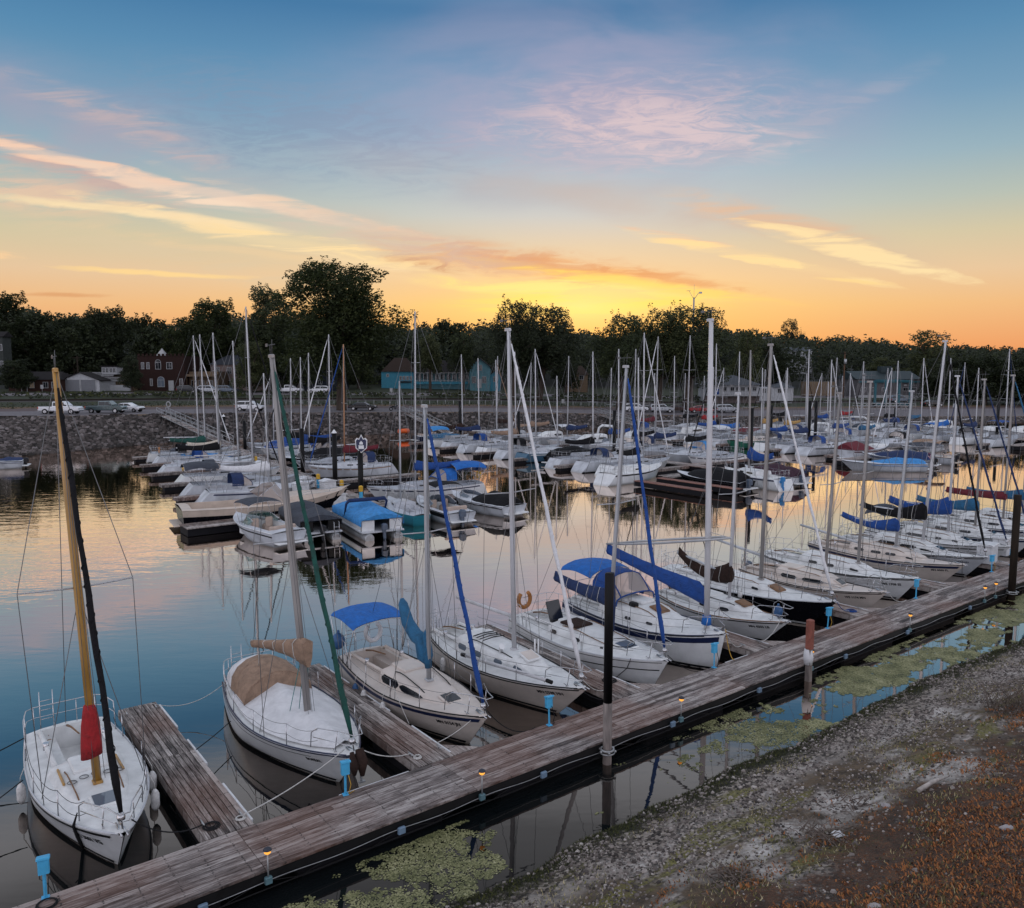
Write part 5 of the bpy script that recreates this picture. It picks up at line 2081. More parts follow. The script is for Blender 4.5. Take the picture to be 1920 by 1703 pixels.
mb.tube([(.72, .02, 1.62), (.60, .02, 1.75), (.45, .03, 2.2), (.10, .02, 2.25), (-.35, .0, 2.55), (-.62, .0, 3.05), (-.68, 0, 3.2)], [.10, .24, .24, .21, .19, .14, .05], 10)
mb.build('sail_cover', M['bluet'], b3)
mb = MB()
mb.tube([(.80, 0, 1.5), (.74, 0, 1.9), (.72, 0, 2.45), (.78, 0, 2.6)], [.10, .13, .12, .08], 10)
mb.build('mast_boot_cover', M['bluet'], b3)
ball_fender(b3, h3, -3.1, -.95, 1.42, .22, 'fenderb', 'blue ball fender on the stern rail under the blue bimini')
fender(b3, h3, -1.35, -1, 'fenderb', label='blue fender on the navy striped boat beside the second pier')
fender(b3, h3, -.75, -1, label='white fender next to the blue one on the navy striped boat')
fender(b3, h3, .35, -1, label='white fender amidships on the navy striped boat')

# 4 bare white boom, square windows
b4, h4, c4 = near_boat('cream hulled sailboat with four grey cabin windows, bare white boom and white furled headsail', 14.92, dict(
    B=2.45, fb=(.88, .80, 1.08), rb=1.15, rs=.55, tr=.55, hull='cream', stripe='dark', sz0=.02, sz1=.07, rail='dark', wl=.82,
    cab=(-1.55, 2.15, .78, .46), slope=.75, narrow=.52, win=[(-1.35, -.92, .36, .80), (-.62, -.15, .36, .80), (.45, .82, .38, .76), (1.3, 1.68, .36, .72)], winm='windowg',
    well=(-3.45, -1.55, .50), hatch=(1.45, .52), hatchm='cream', mast=(.68, 11.15, (-.28, 0), 'white'), mr=.068, spread=(.5,), spw=.98, furl='sailw', fr=.075,
    boom=(2.35, -2.55, 2.25), boomm='white', stan=[-2.2, -.8, .7, 1.9], grab='dark', text=[('MN 5598 HH', .14, .68, .26, -1)]), 7.95, -.3)
mb = MB()     # spinnaker pole lashed along the deck
pa = [(-.55, -1.02, h4.deck_z(-.55, 1) + .16), (3.0, -.62, h4.deck_z(3.0, .62) + .22)]
mb.tube(pa, .055, 8)
mb.build('whisker_pole', M['white'], b4)
mb = MB()
mb.tube([(3.0, -.62, h4.deck_z(3, .6) + .22), (3.2, -.60, h4.deck_z(3, .6) + .22)], .06, 8)
mb.tube([(-.7, -1.04, h4.deck_z(-.55, 1) + .15), (-.5, -1.02, h4.deck_z(-.55, 1) + .16)], .065, 8)
mb.build('pole_end', M['dark'], b4)
mb = MB()
mb.tube([(.55, -.42, c4.roof_z(.55, .4)), (.55, -.42, c4.roof_z(.55, .4) + .16), (.6, -.42, c4.roof_z(.55, .4) + .2)], [.06, .07, .10], 10)
mb.build('cowl_vent', M['gel'], b4)
mb = MB()
for i in range(4):
    mb.tube([(-.95 + i * .18, y, c4.roof_z(-.9, y) + .09) for y in (-.42, 0, .42)], .018, 4)
mb.build('hatch_batten', M['dark'], b4)
mb = MB()
for y in (.32, .46):
    mb.cyl((1.3, y, c4.roof_z(1.3, y) - .02), (1.3, y, c4.roof_z(1.3, y) + .45), .025, n=6)
mb.build('dorade_pipe', M['gel'], b4)
fender(b4, h4, -1.5, -1, label='white fender near the stern of the boat with bare white boom')
fender(b4, h4, .55, -1, label='white fender amidships on the boat with bare white boom')

# 5 navy boom cover, yellow horseshoe buoy
b5, h5, c5 = near_boat('white sailboat with double black hull lines, navy boom cover and blue furled headsail', 18.5, dict(
    B=2.5, fb=(.90, .80, 1.04), rb=.62, rs=.30, tr=.80, stripe='dark', sz0=.05, sz1=.075, stripe2='dark', s2z0=.33, s2z1=.37, s2t1=.99, rail='gelgrey',
    cab=(-1.25, 2.6, .90, .34), slope=2.6, narrow=.30, win=[(-1.05, -.75, .35, .8), (.05, .32, .35, .8), (1.15, 1.28, .3, .8)], well=(-3.1, -1.25, .55), hatch=(1.75, .62), hatchm='windowg',
    mast=(.95, 10.05, (-.1, .75), 'alu'), mr=.066, spread=(.5,), spw=.9, furl='blue', fr=.08, boom=(2.35, -1.9, 2.55), cover=('navyc', .62, .36, .32, .08),
    stan=[-2.1, -.6, .8, 1.9], buoy=('orange', -.35), ladder=False), 7.1, -.12)
mb = MB()
mb.tube([(1.0, 0, 1.35), (.98, .04, 2.3), (.94, .1, 3.15), (.93, .12, 3.3)], [.15, .16, .12, .08], 10)
mb.build('mast_wrap', M['navyc'], b5)
mb = MB()
mb.box((-1.55, -.25, 1.45), (.05, .62, .75), Matrix.Rotation(R(-22), 3, 'Y'), bev=.02)
mb.build('solar_panel', M['window'], b5)
mb = MB()
mb.box((-.55, -.1, c5.roof_z(-.55) + .03), (.85, .8, .06), bev=.03)
mb.build('hatch_cover', M['brownc'], b5)
tube_part('rope_coil', [(1.55 + .42 * math.cos(a), .42 * math.sin(a), c5.roof_z(1.55) + .03) for a in [i * PI / 8 for i in range(17)]], .014, M['ropeb'], b5)
mb = MB()
mb.tube([h5.p(.86, h5.zs(.86) + .05, -1, .0), h5.p(.86, .6, -1, .03), h5.p(.82, .03, -1, .1)], .012, 4)
mb.build('hanging_rope', M['ropeb'], b5)

# 6 wishbone boom, big blue cover, blue bimini
b6, h6, c6 = near_boat('white wishbone rigged sailboat with long bright blue sail cover, blue bimini and navy stripe', 21.35, dict(
    B=2.62, fb=(1.02, .94, 1.28), rb=.30, rs=.30, tr=.80, full=2.9, stripe='navy', sz0=.06, sz1=.26, rail='navy', wl=.9,
    cab=(-1.45, 2.05, .98, .52), slope=1.5, narrow=.42, win=[(-.15, .12, .22, .48), (.75, 1.02, .22, .48), (-.95, -.7, .22, .48)], well=(-3.3, -1.45, .6), hatch=(.75, .55), hatchm='teak',
    mast=(2.85, 11.55, (-.05, -.1), 'white'), mr=.088, spread=(), nowires=True, nobackstay=True, stan=[-2.2, -.9, .4, 1.6], over=.3, ladder=False,
    dodger=(-1.75, -.45, 2.52, 1.0, 'blue', 'clear'), pul=.6), 7.25, -.05)
boom_cover(2.80, 2.28, -1.95, 3.10, .58, .30, .30, .02, up=.5, seed=4).build('sail_cover', M['blue'], b6)
mb = MB()
mb.tube([(2.83, 0, 1.45), (2.85, 0, 1.75)], [.17, .14], 10)
mb.build('mast_boot', M['bluel'], b6)
for sd in (1, -1):
    mb = MB()
    mb.tube([(3.75, 0, 4.55), (3.0, sd * .42, 4.4), (1.2, sd * .58, 4.02), (-.6, sd * .42, 3.65), (-2.0, 0, 3.36)], [.035, .04, .045, .04, .035], 7)
    mb.build('wishbone_boom', M['alu'], b6)
tube_part('snotter', [(2.9, 0, 4.6), (3.75, 0, 4.55)], .012, M['rope'], b6, 4)
bimini(b6, h6, -3.45, -1.75, 2.62, 1.05, M['bluel'], M['steel'], rise=.20, zfoot=1.05)
mb = MB()
mb.box((-.25, .1, c6.roof_z(-.25) + .05), (.75, .7, .1), bev=.04)
mb.build('roof_hatch', M['deck'], b6)
mb = MB()
mb.box((-.05, -.5, c6.roof_z(-.05, .5) + .07), (.32, .22, .14), bev=.03)
mb.build('deck_box', M['dark'], b6)
mb = MB()
mb.tube([h6.p(i / 30, h6.zs(i / 30) - .0, -1, .01) for i in range(3, 29)], .02, 4)
mb.build('rub_rail', M['dark'], b6)

# 7 small boat, brown sail cover, oval ports
b7, h7, c7 = near_boat('small white sailboat with oval portholes and dark brown sail cover sagging behind its short mast', 25.15, dict(
    B=2.25, fb=(.78, .72, .98), rb=1.05, rs=.45, tr=.6, stripe='dark', sz0=.03, sz1=.08, rail='teak',
    cab=(-.85, 2.15, .72, .42), slope=1.0, narrow=.5, win=[(-.35, .0, .36, .78, .17), (.55, 1.0, .36, .78, .22)], well=(-2.7, -.85, .5), hatch=(1.25, .5), hatchm='teak',
    mast=(.55, 9.05, (.0, .2), 'white'), mr=.058, spread=(.52,), spw=.8, boom=(2.15, -2.2, 2.5), cover=('brownc', .85, .36, .30, .42), stan=[-1.9, -.5, .9], grab='dark',
    text=[('MN 4303 LB', .13, .62, .26, -1)]), 6.5, .0, -3)
ball_fender(b7, h7, 2.65, .2, 1.22, .17, 'fenderb', 'blue ball fender lying on the foredeck of the small oval porthole boat')

# 8 black hull
b8, h8, c8 = near_boat('black hulled white decked sailboat with bare alloy boom', 28.12, dict(
    B=2.5, fb=(.92, .86, 1.14), rb=1.05, rs=-.45, tr=.5, hull='black', boot='gel', rail='gelgrey', cab=(-1.35, 2.0, .80, .42), slope=1.2,
    win=[(-1.1, -.3, .42, .74, .05), (.75, 1.05, .42, .74, .05)], well=(-3.4, -1.35, .5), hatch=(1.55, .55), hatchm='teak', mast=(.78, 10.95, (-.1, .32), 'alug'), mr=.075, spread=(.5,), spw=.95,
    furl='sailw', fr=.07, boom=(2.35, -2.1, 2.7), stan=[-2.3, -.9, .5, 1.8], grab='teak'), 8.3, .05)
fender(b8, h8, .7, -1, label='white ball shaped fender on the black hull', ln=.34, drop=.0)

# 9 cream cruiser
b9, h9, c9 = near_boat('cream sailboat with two dark rectangular windows and red registration flag mark', 31.42, dict(
    B=2.3, fb=(.80, .74, 1.0), rb=.9, rs=.3, tr=.72, hull='cream', deck='cream', stripe='dark', sz0=.02, sz1=.06, rail='dark',
    cab=(-1.3, 1.75, .74, .46), slope=.9, win=[(-1.0, -.25, .36, .78, .05), (.0, .95, .36, .78, .05)], well=(-3.0, -1.3, .5), hatch=(1.45, .45),
    mast=(.7, 8.95, (.0, .6), 'alug'), mr=.062, spread=(.5,), spw=.85, stan=[-1.9, -.4, 1.1], outb=('motorg', .3, .8), text=[('WS 1174 MN', .13, .72, .26, -1), ('I', .13, 1.72, .26, -1, 'red')]), 6.9, -.2)

# 10 script name
b10, h10, c10 = near_boat('white sailboat with script name on its side and three small dark cabin windows', 34.35, dict(
    B=2.5, fb=(.88, .84, 1.06), rb=.85, rs=-.35, tr=.55, stripe='dark', sz0=.0, sz1=.05, rail='dark', cab=(-1.5, 1.9, .80, .42), slope=1.1,
    win=[(-1.0, -.55, .4, .78), (-.2, .25, .4, .78), (.95, 1.35, .4, .76)], well=(-3.4, -1.5, .5), hatch=(1.4, .5), hatchm='deck', mast=(1.05, 9.4, (-.1, .55), 'alug'), mr=.066, spread=(.5,), spw=.9,
    boom=(2.2, -1.95, 2.55), stan=[-2.2, -.7, .8, 1.9], text=[('WS 1708 SS', .14, .62, .30, -1), ('Hannah', .30, 3.3, .36, -1, 'letter', 'boat_name', .3)]), 7.6, -.05)

# 11 cream with navy stripe, blue cover
b11, h11, c11 = near_boat('cream sailboat with broad navy stripe, four small windows and blue sail cover', 38.55, dict(
    B=2.35, fb=(.88, .82, 1.05), rb=1.0, rs=-.3, tr=.6, hull='cream', deck='cream', stripe='navy', sz0=.06, sz1=.18, cab=(-1.5, 2.2, .76, .46), slope=1.3,
    win=[(-1.2, -.7, .45, .8), (-.35, .15, .45, .8), (.35, .85, .45, .8), (1.3, 1.65, .45, .78)], well=(-3.3, -1.5, .5), hatch=(1.7, .5), hatchm='cream', mast=(.55, 8.9, (.0, .85), 'alu'), mr=.066, spread=(.5,), spw=.9,
    boom=(2.35, -2.4, 2.5), cover=('blue', .72, .28, .28, .22), stan=[-2.1, -.7, .8, 1.9], text=[('MN 6060 PL', .13, .62, .30, -1)]), 7.6, -.1)

# 12 dark long windows, black cover
b12, h12, c12 = near_boat('white sailboat with long dark windows, tall mast and black sail cover', 40.95, dict(
    B=2.2, fb=(.90, .84, 1.06), rb=.95, rs=.4, tr=.68, hull='gelgrey', stripe='dark', sz0=.02, sz1=.07, cab=(-1.5, 2.1, .74, .48), slope=1.3,
    win=[(-1.2, -.3, .4, .85), (-.1, .7, .4, .8), (.85, 1.55, .35, .62)], well=(-3.2, -1.5, .5), hatch=(1.65, .5), mast=(.75, 11.35, (.1, 1.05), 'white'), mr=.072, spread=(.5,), spw=.95,
    furl='blackc', fr=.07, boom=(2.75, -2.7, 2.75), cover=('blackc', .95, .3, .34, .25), stan=[-2.1, -.6, .8, 1.9], text=[('BEACON', .12, .75, .28, -1, 'navy')]), 7.7, -.1)

b13, h13, c13 = near_boat('white sailboat with royal blue sail cover, fourth boat past the script name', 44.3, dict(
    B=2.5, fb=(.90, .84, 1.06), rb=.95, rs=.4, tr=.7, stripe='dark', sz0=.12, sz1=.17, cab=(-1.4, 2.1, .8, .44), slope=1.2, win=[(-1.1, .0, .4, .8), (.4, .7, .4, .75), (1.2, 1.5, .4, .75)],
    well=(-3.2, -1.4, .5), hatch=(1.65, .5), mast=(.75, 9.6, (.0, .15), 'white'), spread=(.5,), spw=.9, furl='navyc', fr=.07, boom=(2.65, -2.6, 2.65), cover=('blue', 1.05, .4, .36, .3), stan=[-2.1, -.6, .8, 1.9],
    bim=(-3.4, -2.2, 2.4, .95, 'greyc')), 7.6, .25)
near_boat('white sailboat with grey blue sail cover behind the brown pile', 47.3, dict(
    B=2.4, fb=(.90, .84, 1.06), rb=.95, rs=.4, tr=.7, stripe='navy', sz0=.05, sz1=.15, cab=(-1.4, 2.1, .8, .44), slope=1.2, win=[(-1.1, -.4, .4, .8), (.2, .8, .4, .75)],
    well=(-3.2, -1.4, .5), hatch=(1.65, .5), mast=(.75, 9.4, (.0, .1), 'alug'), furl='navyc', fr=.07, boom=(2.45, -2.6, 2.45), cover=('bluet', .8, .32, .36, .2), stan=[-2.1, -.6, .8, 1.9]), 7.4, .25)
near_boat('white sailboat with maroon sail cover near the end of the long dock', 50.9, dict(
    B=2.4, fb=(.90, .84, 1.06), rb=.95, rs=.4, tr=.7, stripe='navy', sz0=.05, sz1=.15, cab=(-1.4, 2.1, .8, .44), slope=1.2, win=[(-1.1, -.4, .4, .8), (.2, .8, .4, .75)],
    well=(-3.2, -1.4, .5), hatch=(1.65, .5), mast=(.75, 9.6, (.0, .2), 'alug'), furl='bluet', fr=.07, boom=(2.6, -2.6, 2.6), cover=('maroon', .5, .35, .36, .05), stan=[-2.1, -.6, .8, 1.9]), 7.4, .25)
near_boat('last sailboat in view along the long dock, with teal blue cover', 53.6, dict(
    B=2.4, fb=(.90, .84, 1.06), rb=.95, rs=.4, tr=.7, stripe='dark', sz0=.05, sz1=.1, cab=(-1.4, 2.1, .8, .44), slope=1.2, win=[(-1.1, -.4, .4, .8), (.2, .8, .4, .75)],
    well=(-3.2, -1.4, .5), hatch=(1.65, .5), mast=(.75, 9.3, (.0, .1), 'alu'), boom=(2.4, -2.6, 2.4), cover=('bluet', .7, .32, .36, .15), stan=[-2.1, -.6, .8, 1.9]), 7.4, .25)

# mooring lines
def bowpt(b, h, sd=-1, back=.3, dz=.05):
    x = h.L / 2 - back
    return to_world(b, (x, sd * h.bd(h.t_of(x)) * .9, h.deck_z(x) + dz))


def sternpt(b, h, sd=-1):
    x = h.x(0, h.zs(0)) + .35
    return to_world(b, (x, sd * h.bd(.05), h.zs(.05) + .08))


line('black bow line from the boat with the varnished mast to the first finger pier', bowpt(b1, h1, 1), (4.6, 16.6, DZ + .06), .22, 'ropeb', .014)
line('black stern line leading from the red bag boat across the open water', sternpt(b1, h1), (-2.2, 22.2, .1), .12, 'ropeb', .016)
line('black midship line leading from the red bag boat across the open water', to_world(b1, (-.6, -1.25, .8)), (-1.2, 18.6, .35), .12, 'ropeb', .014)
line('white bow line from the tarp covered boat to the corner of the first finger pier', bowpt(b2, h2, -1, .25), (5.36, 16.45, DZ + .06), .10, 'rope', .013)
line('white bow line with black twists from the tarp covered boat to the second finger pier', bowpt(b2, h2, 1, .1), (9.62, 16.7, DZ + .06), .14, 'rope', .014)
line('white stern line from the tarp covered boat to the end of the first finger pier', sternpt(b2, h2), (5.3, 23.8, DZ + .06), .30, 'rope', .010)
line('black spring line from the tarp covered boat to the first finger pier', to_world(b2, (-1.2, -1.32, .5)), (5.5, 20.2, DZ + .02), .02, 'ropeb', .013)
line('white bow line from the blue bimini boat to the second finger pier', bowpt(b3, h3, -1, .4, -.2), (10.42, 16.8, DZ + .05), .05, 'rope', .010)
line('thin white line hanging from the navy striped boat down to the second finger pier', to_world(b3, (.7, -1.1, 1.2)), (10.5, 18.3, DZ), .02, 'rope', .008)
line('dark bow line from the blue bimini boat curving to the long dock', bowpt(b3, h3, 1, .1), (13.0, 16.0, DZ + .04), .30, 'ropeb', .012)
line('dark bow line hanging from the boat with bare white boom', bowpt(b4, h4, -1, .3), (15.9, 16.2, DZ), .15, 'ropeb', .012)
line('white bow line from the boat with bare white boom to the third finger pier', bowpt(b4, h4, 1, .3), (16.3, 16.7, DZ + .05), .15, 'rope', .011)
line('thin dark bow line from the double lined boat to the long dock', bowpt(b5, h5, 1, .1), (19.6, 16.02, DZ + .02), .12, 'ropeb', .010)
line('yellow cord from the wishbone rigged boat down to the blue pedestal', bowpt(b6, h6, 1, .05), (21.3, 15.95, DZ + .05), .25, 'ropey', .013)
line('white bow line from the wishbone rigged boat to the fourth finger pier', bowpt(b6, h6, 1, .2), (22.75, 16.7, DZ + .05), .30, 'rope', .013)
line('white bow line from the small oval porthole boat to the fourth finger pier', bowpt(b7, h7, -1, .2), (23.5, 16.5, DZ + .05), .18, 'rope', .012)
line('dark bow line from the black hulled boat to the dock', bowpt(b8, h8, -1, .1), (27.2, 16.0, DZ + .04), .2, 'ropeb', .013)
line('blue bow line from the black hulled boat to its pier', bowpt(b8, h8, 1, .1), (29.4, 16.6, DZ + .05), .2, 'blue', .013)
line('white bow line from the cream boat with red flag mark to the dock', bowpt(b9, h9, 1, .1), (32.6, 16.0, DZ + .04), .25, 'rope', .012)
line('white bow line from the boat with script name to the dock', bowpt(b10, h10, 1, .1), (35.7, 16.6, DZ + .05), .15, 'rope', .012)
line('dark bow line from the cream boat with navy stripe to the dock', bowpt(b11, h11, -1, .1), (37.6, 16.0, DZ + .05), .2, 'ropeb', .012)

# ---------------------------------------------------------------- the far piers and their boats
def ax1(w):
    return 26.2 + .13 * (w - 51)


def ax2(w):
    return 62.5 + .04 * (w - 50)


def ax3(w):
    return 93.0 + .06 * (w - 50)


def ax4(w):
    return 121.0 + .06 * (w - 50)


def solve_w(px, ax, off):
    """the place along a pier whose mast stands in this sight line"""
    lo, hi = 30.0, 125.0
    for _ in range(40):
        m = (lo + hi) / 2
        u = ax(m) + off
        X, D = RT[0] * u + RT[1] * m, FW[0] * u + FW[1] * m
        if 960 + 1529 * X / D > px:
            lo = m
        else:
            hi = m
    return (lo + hi) / 2


def z_at(u, w, py):
    D = FW[0] * u + FW[1] * w
    return CAM_H - (py - 692) * D / 1529.0


farwood = M['decky']


def far_pier(name, label, ax, w0, w1, t_u0, t_u1, fingers_l, fingers_r, red=False):
    d = thing(name, label, 'pier', (0, 0, 0), 0)
    wm = M['dockred'] if red else M['decky']
    mb = MB()
    n = 24
    for i in range(n):
        a, b_ = w0 + (w1 - w0) * i / n, w0 + (w1 - w0) * (i + 1) / n
        for j in range(6):
            xa, xb = ax(a) - .9 + .3 * j, ax(b_) - .9 + .3 * j
            mb.add([(xa + .01, a, .55), (xa + .29, a, .55), (xb + .29, b_ - .03, .55), (xb + .01, b_ - .03, .55), (xa + .01, a, .50), (xa + .29, a, .50), (xb + .29, b_ - .03, .50), (xb + .01, b_ - .03, .50)],
                   [(0, 1, 2, 3), (4, 7, 6, 5), (0, 4, 5, 1), (1, 5, 6, 2), (2, 6, 7, 3), (3, 7, 4, 0)], at=rnd.random())
    for j in range(6):
        mb.box(((t_u0 + t_u1) / 2, w0 - 1.0 + .3 * j, .52), (t_u1 - t_u0, .285, .05), at=rnd.random())
    mb.build('walkway', wm, d, attr=True)
    mb = MB()
    mb.box(((t_u0 + t_u1) / 2, w0 - .2, .24), (t_u1 - t_u0 - .1, 1.6, .42))
    for i in range(n):
        a = w0 + (w1 - w0) * (i + .5) / n
        mb.box((ax(a), a, .24), (1.6, (w1 - w0) / n * .9, .42))
    mb.build('float', M['antif'], d)
    for sd, fl in ((-1, fingers_l), (1, fingers_r)):
        for (w, ln) in fl:
            u0 = ax(w) + sd * .92
            mb = MB()
            for j in range(4):
                mb.box((u0 + sd * ln / 2, w - .33 + .22 * j, .53), (ln, .21, .05), at=rnd.random())
            mb.box((u0 + sd * ln / 2, w, .40), (ln, .95, .2), at=.1)
            f = mb.build('finger', wm, d, attr=True)
            mb = MB()
            mb.box((u0 + sd * ln * .5, w, .1), (ln * .96, .8, .5))
            mb.build('float', M['antif'], f)
    return d


def spaced(w0, w1, st):
    r = []
    w = w0
    while w < w1:
        r.append(w)
        w += st
    return r


far_pier('pier', 'plank pier with powerboats at its end, leading to the gangway on the rock bank', ax1, 50.6, 102, 13.5, 34.5, [(w, 10.6) for w in spaced(54.4, 100, 7.9)], [(w, 9.0) for w in spaced(55.4, 98, 8.2)])
far_pier('pier', 'second plank pier, across the channel from the nearer pier', ax2, 48.6, 100, 54, 62.5, [(w, 10.5) for w in spaced(52.6, 96, 7.6)], [(w, 10.0) for w in spaced(53, 96, 8.0)])
far_pier('pier', 'plank pier carrying the maroon covered cruiser', ax3, 46.2, 90, 78, 94, [(w, 10.5) for w in spaced(49.5, 88, 7.8)], [(w, 10.0) for w in spaced(49.5, 88, 8.0)])
far_pier('pier', 'most distant plank pier beside the dark trees', ax4, 42, 86, 110, 122, [(w, 10.5) for w in spaced(45.5, 84, 7.8)], [(w, 10.0) for w in spaced(45.5, 84, 8.0)])
for (x, w0, w1, lab) in ((50.2, 40.4, 48.1, 'reddish finger pier jutting out in front of the white double ended sterns'), (53.0, 39.6, 48.1, 'reddish finger pier beside the black covered motorboat')):
    f = thing('finger_pier', lab, 'finger pier', (0, 0, 0), 0, 'reddish finger piers')
    mb = MB()
    for j in range(4):
        mb.box((x - .33 + .22 * j, (w0 + w1) / 2, .53), (.21, w1 - w0, .05), at=rnd.random())
    mb.build('deck_boards', M['dockred'], f, attr=True)
    mb = MB()
    mb.box((x, (w0 + w1) / 2, .30), (.92, w1 - w0 - .1, .38))
    mb.build('float', M['antif'], f)

ORD = ['first', 'second', 'third', 'fourth', 'fifth', 'sixth', 'seventh', 'eighth', 'ninth', 'tenth', 'eleventh', 'twelfth', 'thirteenth', 'fourteenth', 'fifteenth']
COVN = dict(blue='blue', blackc='black', navyc='navy', tanc='tan', greenc='green', creamc='cream', maroon='maroon', bluet='teal blue', yellowc='mustard', brownc='brown', greyc='charcoal', bluel='bright blue', redc='red', purple='plum', bluep='pale blue', sailw='white')


def far_sail(row, grp, k, u, w, rz, top, o):
    """o: cover colour or None, hull, mast, furl, bim, L"""
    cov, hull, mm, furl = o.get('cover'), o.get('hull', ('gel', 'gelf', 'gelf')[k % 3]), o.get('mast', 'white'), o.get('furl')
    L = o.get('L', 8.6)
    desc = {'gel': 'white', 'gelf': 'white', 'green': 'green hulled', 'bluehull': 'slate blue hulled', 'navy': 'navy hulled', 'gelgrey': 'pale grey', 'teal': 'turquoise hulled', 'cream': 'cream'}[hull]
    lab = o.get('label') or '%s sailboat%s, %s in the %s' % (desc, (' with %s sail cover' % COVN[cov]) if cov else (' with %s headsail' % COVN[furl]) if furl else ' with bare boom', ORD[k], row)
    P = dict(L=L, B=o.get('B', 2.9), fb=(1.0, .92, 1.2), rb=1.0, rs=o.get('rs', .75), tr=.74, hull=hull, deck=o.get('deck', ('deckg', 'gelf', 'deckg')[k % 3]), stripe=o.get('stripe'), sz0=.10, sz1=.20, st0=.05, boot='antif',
             cab=(-L * .14, L * .27, .95, .42), slope=1.4, win=[(-L * .10, L * .0, .42, .80, .05), (L * .03, L * .10, .42, .78, .05)], well=(-L * .5 + 1.0, -L * .14, .62),
             mast=(L * .10, top, o.get('lean', (-.15, 0)), mm), mr=.066, spread=(.42, .70) if top > 12.5 else (.5,), spw=.85, furl=furl, fr=.075, wire=.014,
             boom=(2.5, -L * .30, 2.6) if not o.get('noboom') else None, boomm='white', cover=(cov, .85, .4, .38, .16) if cov else None)
    if o.get('bim'):
        P['bim'] = (-L * .47, -L * .20, 2.75, 1.15, o['bim'])
    if k % 2 and not o.get('bim'):
        o.setdefault('dodger', ('navyc', 'greyc', 'blackc', 'blue')[(k // 2 + len(row)) % 4])
    if o.get('dodger'):
        P['dodger'] = (-L * .22, -L * .06, 2.25, .95, o['dodger'], 'clear')
    if o.get('buoy'):
        P['buoy'] = (o['buoy'], .45)
    if o.get('outb'):
        P['outb'] = (o['outb'], .4, .8)
    return sailboat('sailboat', lab, u, w, rz, P, grp)


def far_row(row, grp, ax, side, moff, items, L=8.6):
    """items from the open water inwards: ('s', px of mast, py of masthead, options) or ('p', W, options)"""
    for k, it in enumerate(items):
        o = dict(it[-1])
        o.setdefault('L', L)
        ll = o['L']
        if it[0] == 's':
            w = o['w'] if 'w' in o else solve_w(it[1], ax, moff)
            u = ax(w) + side * (1.2 + ll / 2)
            um = u - side * ll * .10
            rz = 0 if side < 0 else PI
            tilt = math.atan(ax(51) - ax(50))
            top = z_at(um, w, it[2])
            far_sail(row, grp, k, u, w, rz - tilt * (1 if side < 0 else 1), max(8, min(15.5, top)), o)
        else:
            w = it[1]
            u = ax(w) + side * (1.2 + ll / 2)
            rz = (0 if side < 0 else PI) + o.pop('turn', 0)
            P = dict(o)
            lab = P.pop('label') + ', %s in the %s' % (ORD[k], row)
            powerboat('motorboat', lab, u, w, rz - math.atan(ax(51) - ax(50)), P, grp)


RUN = dict(L=6.4, B=2.4, shield=(.9, .5), bench=1)
G1 = 'boats on the nearer pier'
far_row('outer row of the nearer pier', G1, ax1, -1, -5.2, [
    ('p', 52.6, dict(label='large tan cruiser with black hull', L=11.2, B=3.5, fb=(1.25, 1.15, 1.75), hull='black', deck='tan', floor='tan', rail='tan', tr=.92, cab=(1.0, 4.6, 1.25, .35), slope=2.2, ports=[(.62, .66, .25, .42), (.74, .78, .25, .42)],
                       shield=(1.0, 1.05), shieldm='clear', stripe='tan', sz0=.02, sz1=.42, rail_bow=1, well=(-5.0, .6, 1.35))),
    ('s', 487, 700, dict(cover='sailw', rs=.9, stripe='navy')),
    ('s', 462, 577, dict(L=9.4, furl='blackc', bim='greyc', rs=.9, label='white sailboat with long charcoal bimini and tallest mast of the nearer pier')),
    ('s', 434, 640, dict(furl='blackc', rs=.9, buoy='yellow', L=9.2)),
    ('s', 401, 625, dict(cover='blackc', rs=.9, L=9.6)),
    ('s', 372, 628, dict(cover='greenc', rs=.8, buoy='orange')),
    ('s', 360, 630, dict(furl='sailw', rs=.4)),
    ('s', 345, 678, dict(cover='creamc', rs=.4, L=8.0, w=82)),
    ('p', 87.5, dict(label='low white motorboat with blue cover', L=6.4, B=2.4, tarp=('bluep', .55), stripe='maroon')),
    ('p', 92.5, dict(label='grey covered runabout with outboard motor', L=6.6, B=2.5, tarp=('greyc', .9), outb=('motor', 0))),
    ('p', 97.0, dict(label='small maroon open boat', L=5.4, B=2.2, hull='maroon', shield=(.8, .4))),
], 9.0)
far_row('inner row of the nearer pier', G1, ax1, 1, 6.0, [
    ('s', 704, 585, dict(L=9.8, B=3.0, w=53.6, cover='blue', dodger='bluel', bim='bluel', stripe='navy', rs=.5, buoy='yellow', mast='white', label='white sailboat with long blue sail cover, blue canopy and yellow floats at its stern')),
    ('s', 668, 646, dict(cover='maroon', mast='woodmast', furl='blue', stripe='tanc')),
    ('s', 640, 628, dict(furl='sailw', stripe='navy')),
    ('s', 600, 662, dict(cover='blackc', stripe=None)),
    ('p', 79.5, dict(label='black covered motorboat with tall arch', L=8.0, B=2.8, tarp=('blackc', 1.1), hull='black')),
    ('s', 574, 670, dict(cover='blue', stripe='navy', w=83.5)),
    ('s', 532, 672, dict(cover='blackc', furl='blackc', w=87.5)),
    ('p', 91.6, dict(label='white cruiser under big blue tarp', L=7.6, B=2.7, tarp=('blue', 1.6))),
    ('s', 482, 695, dict(furl='sailw', w=95.6)),
], 8.6)
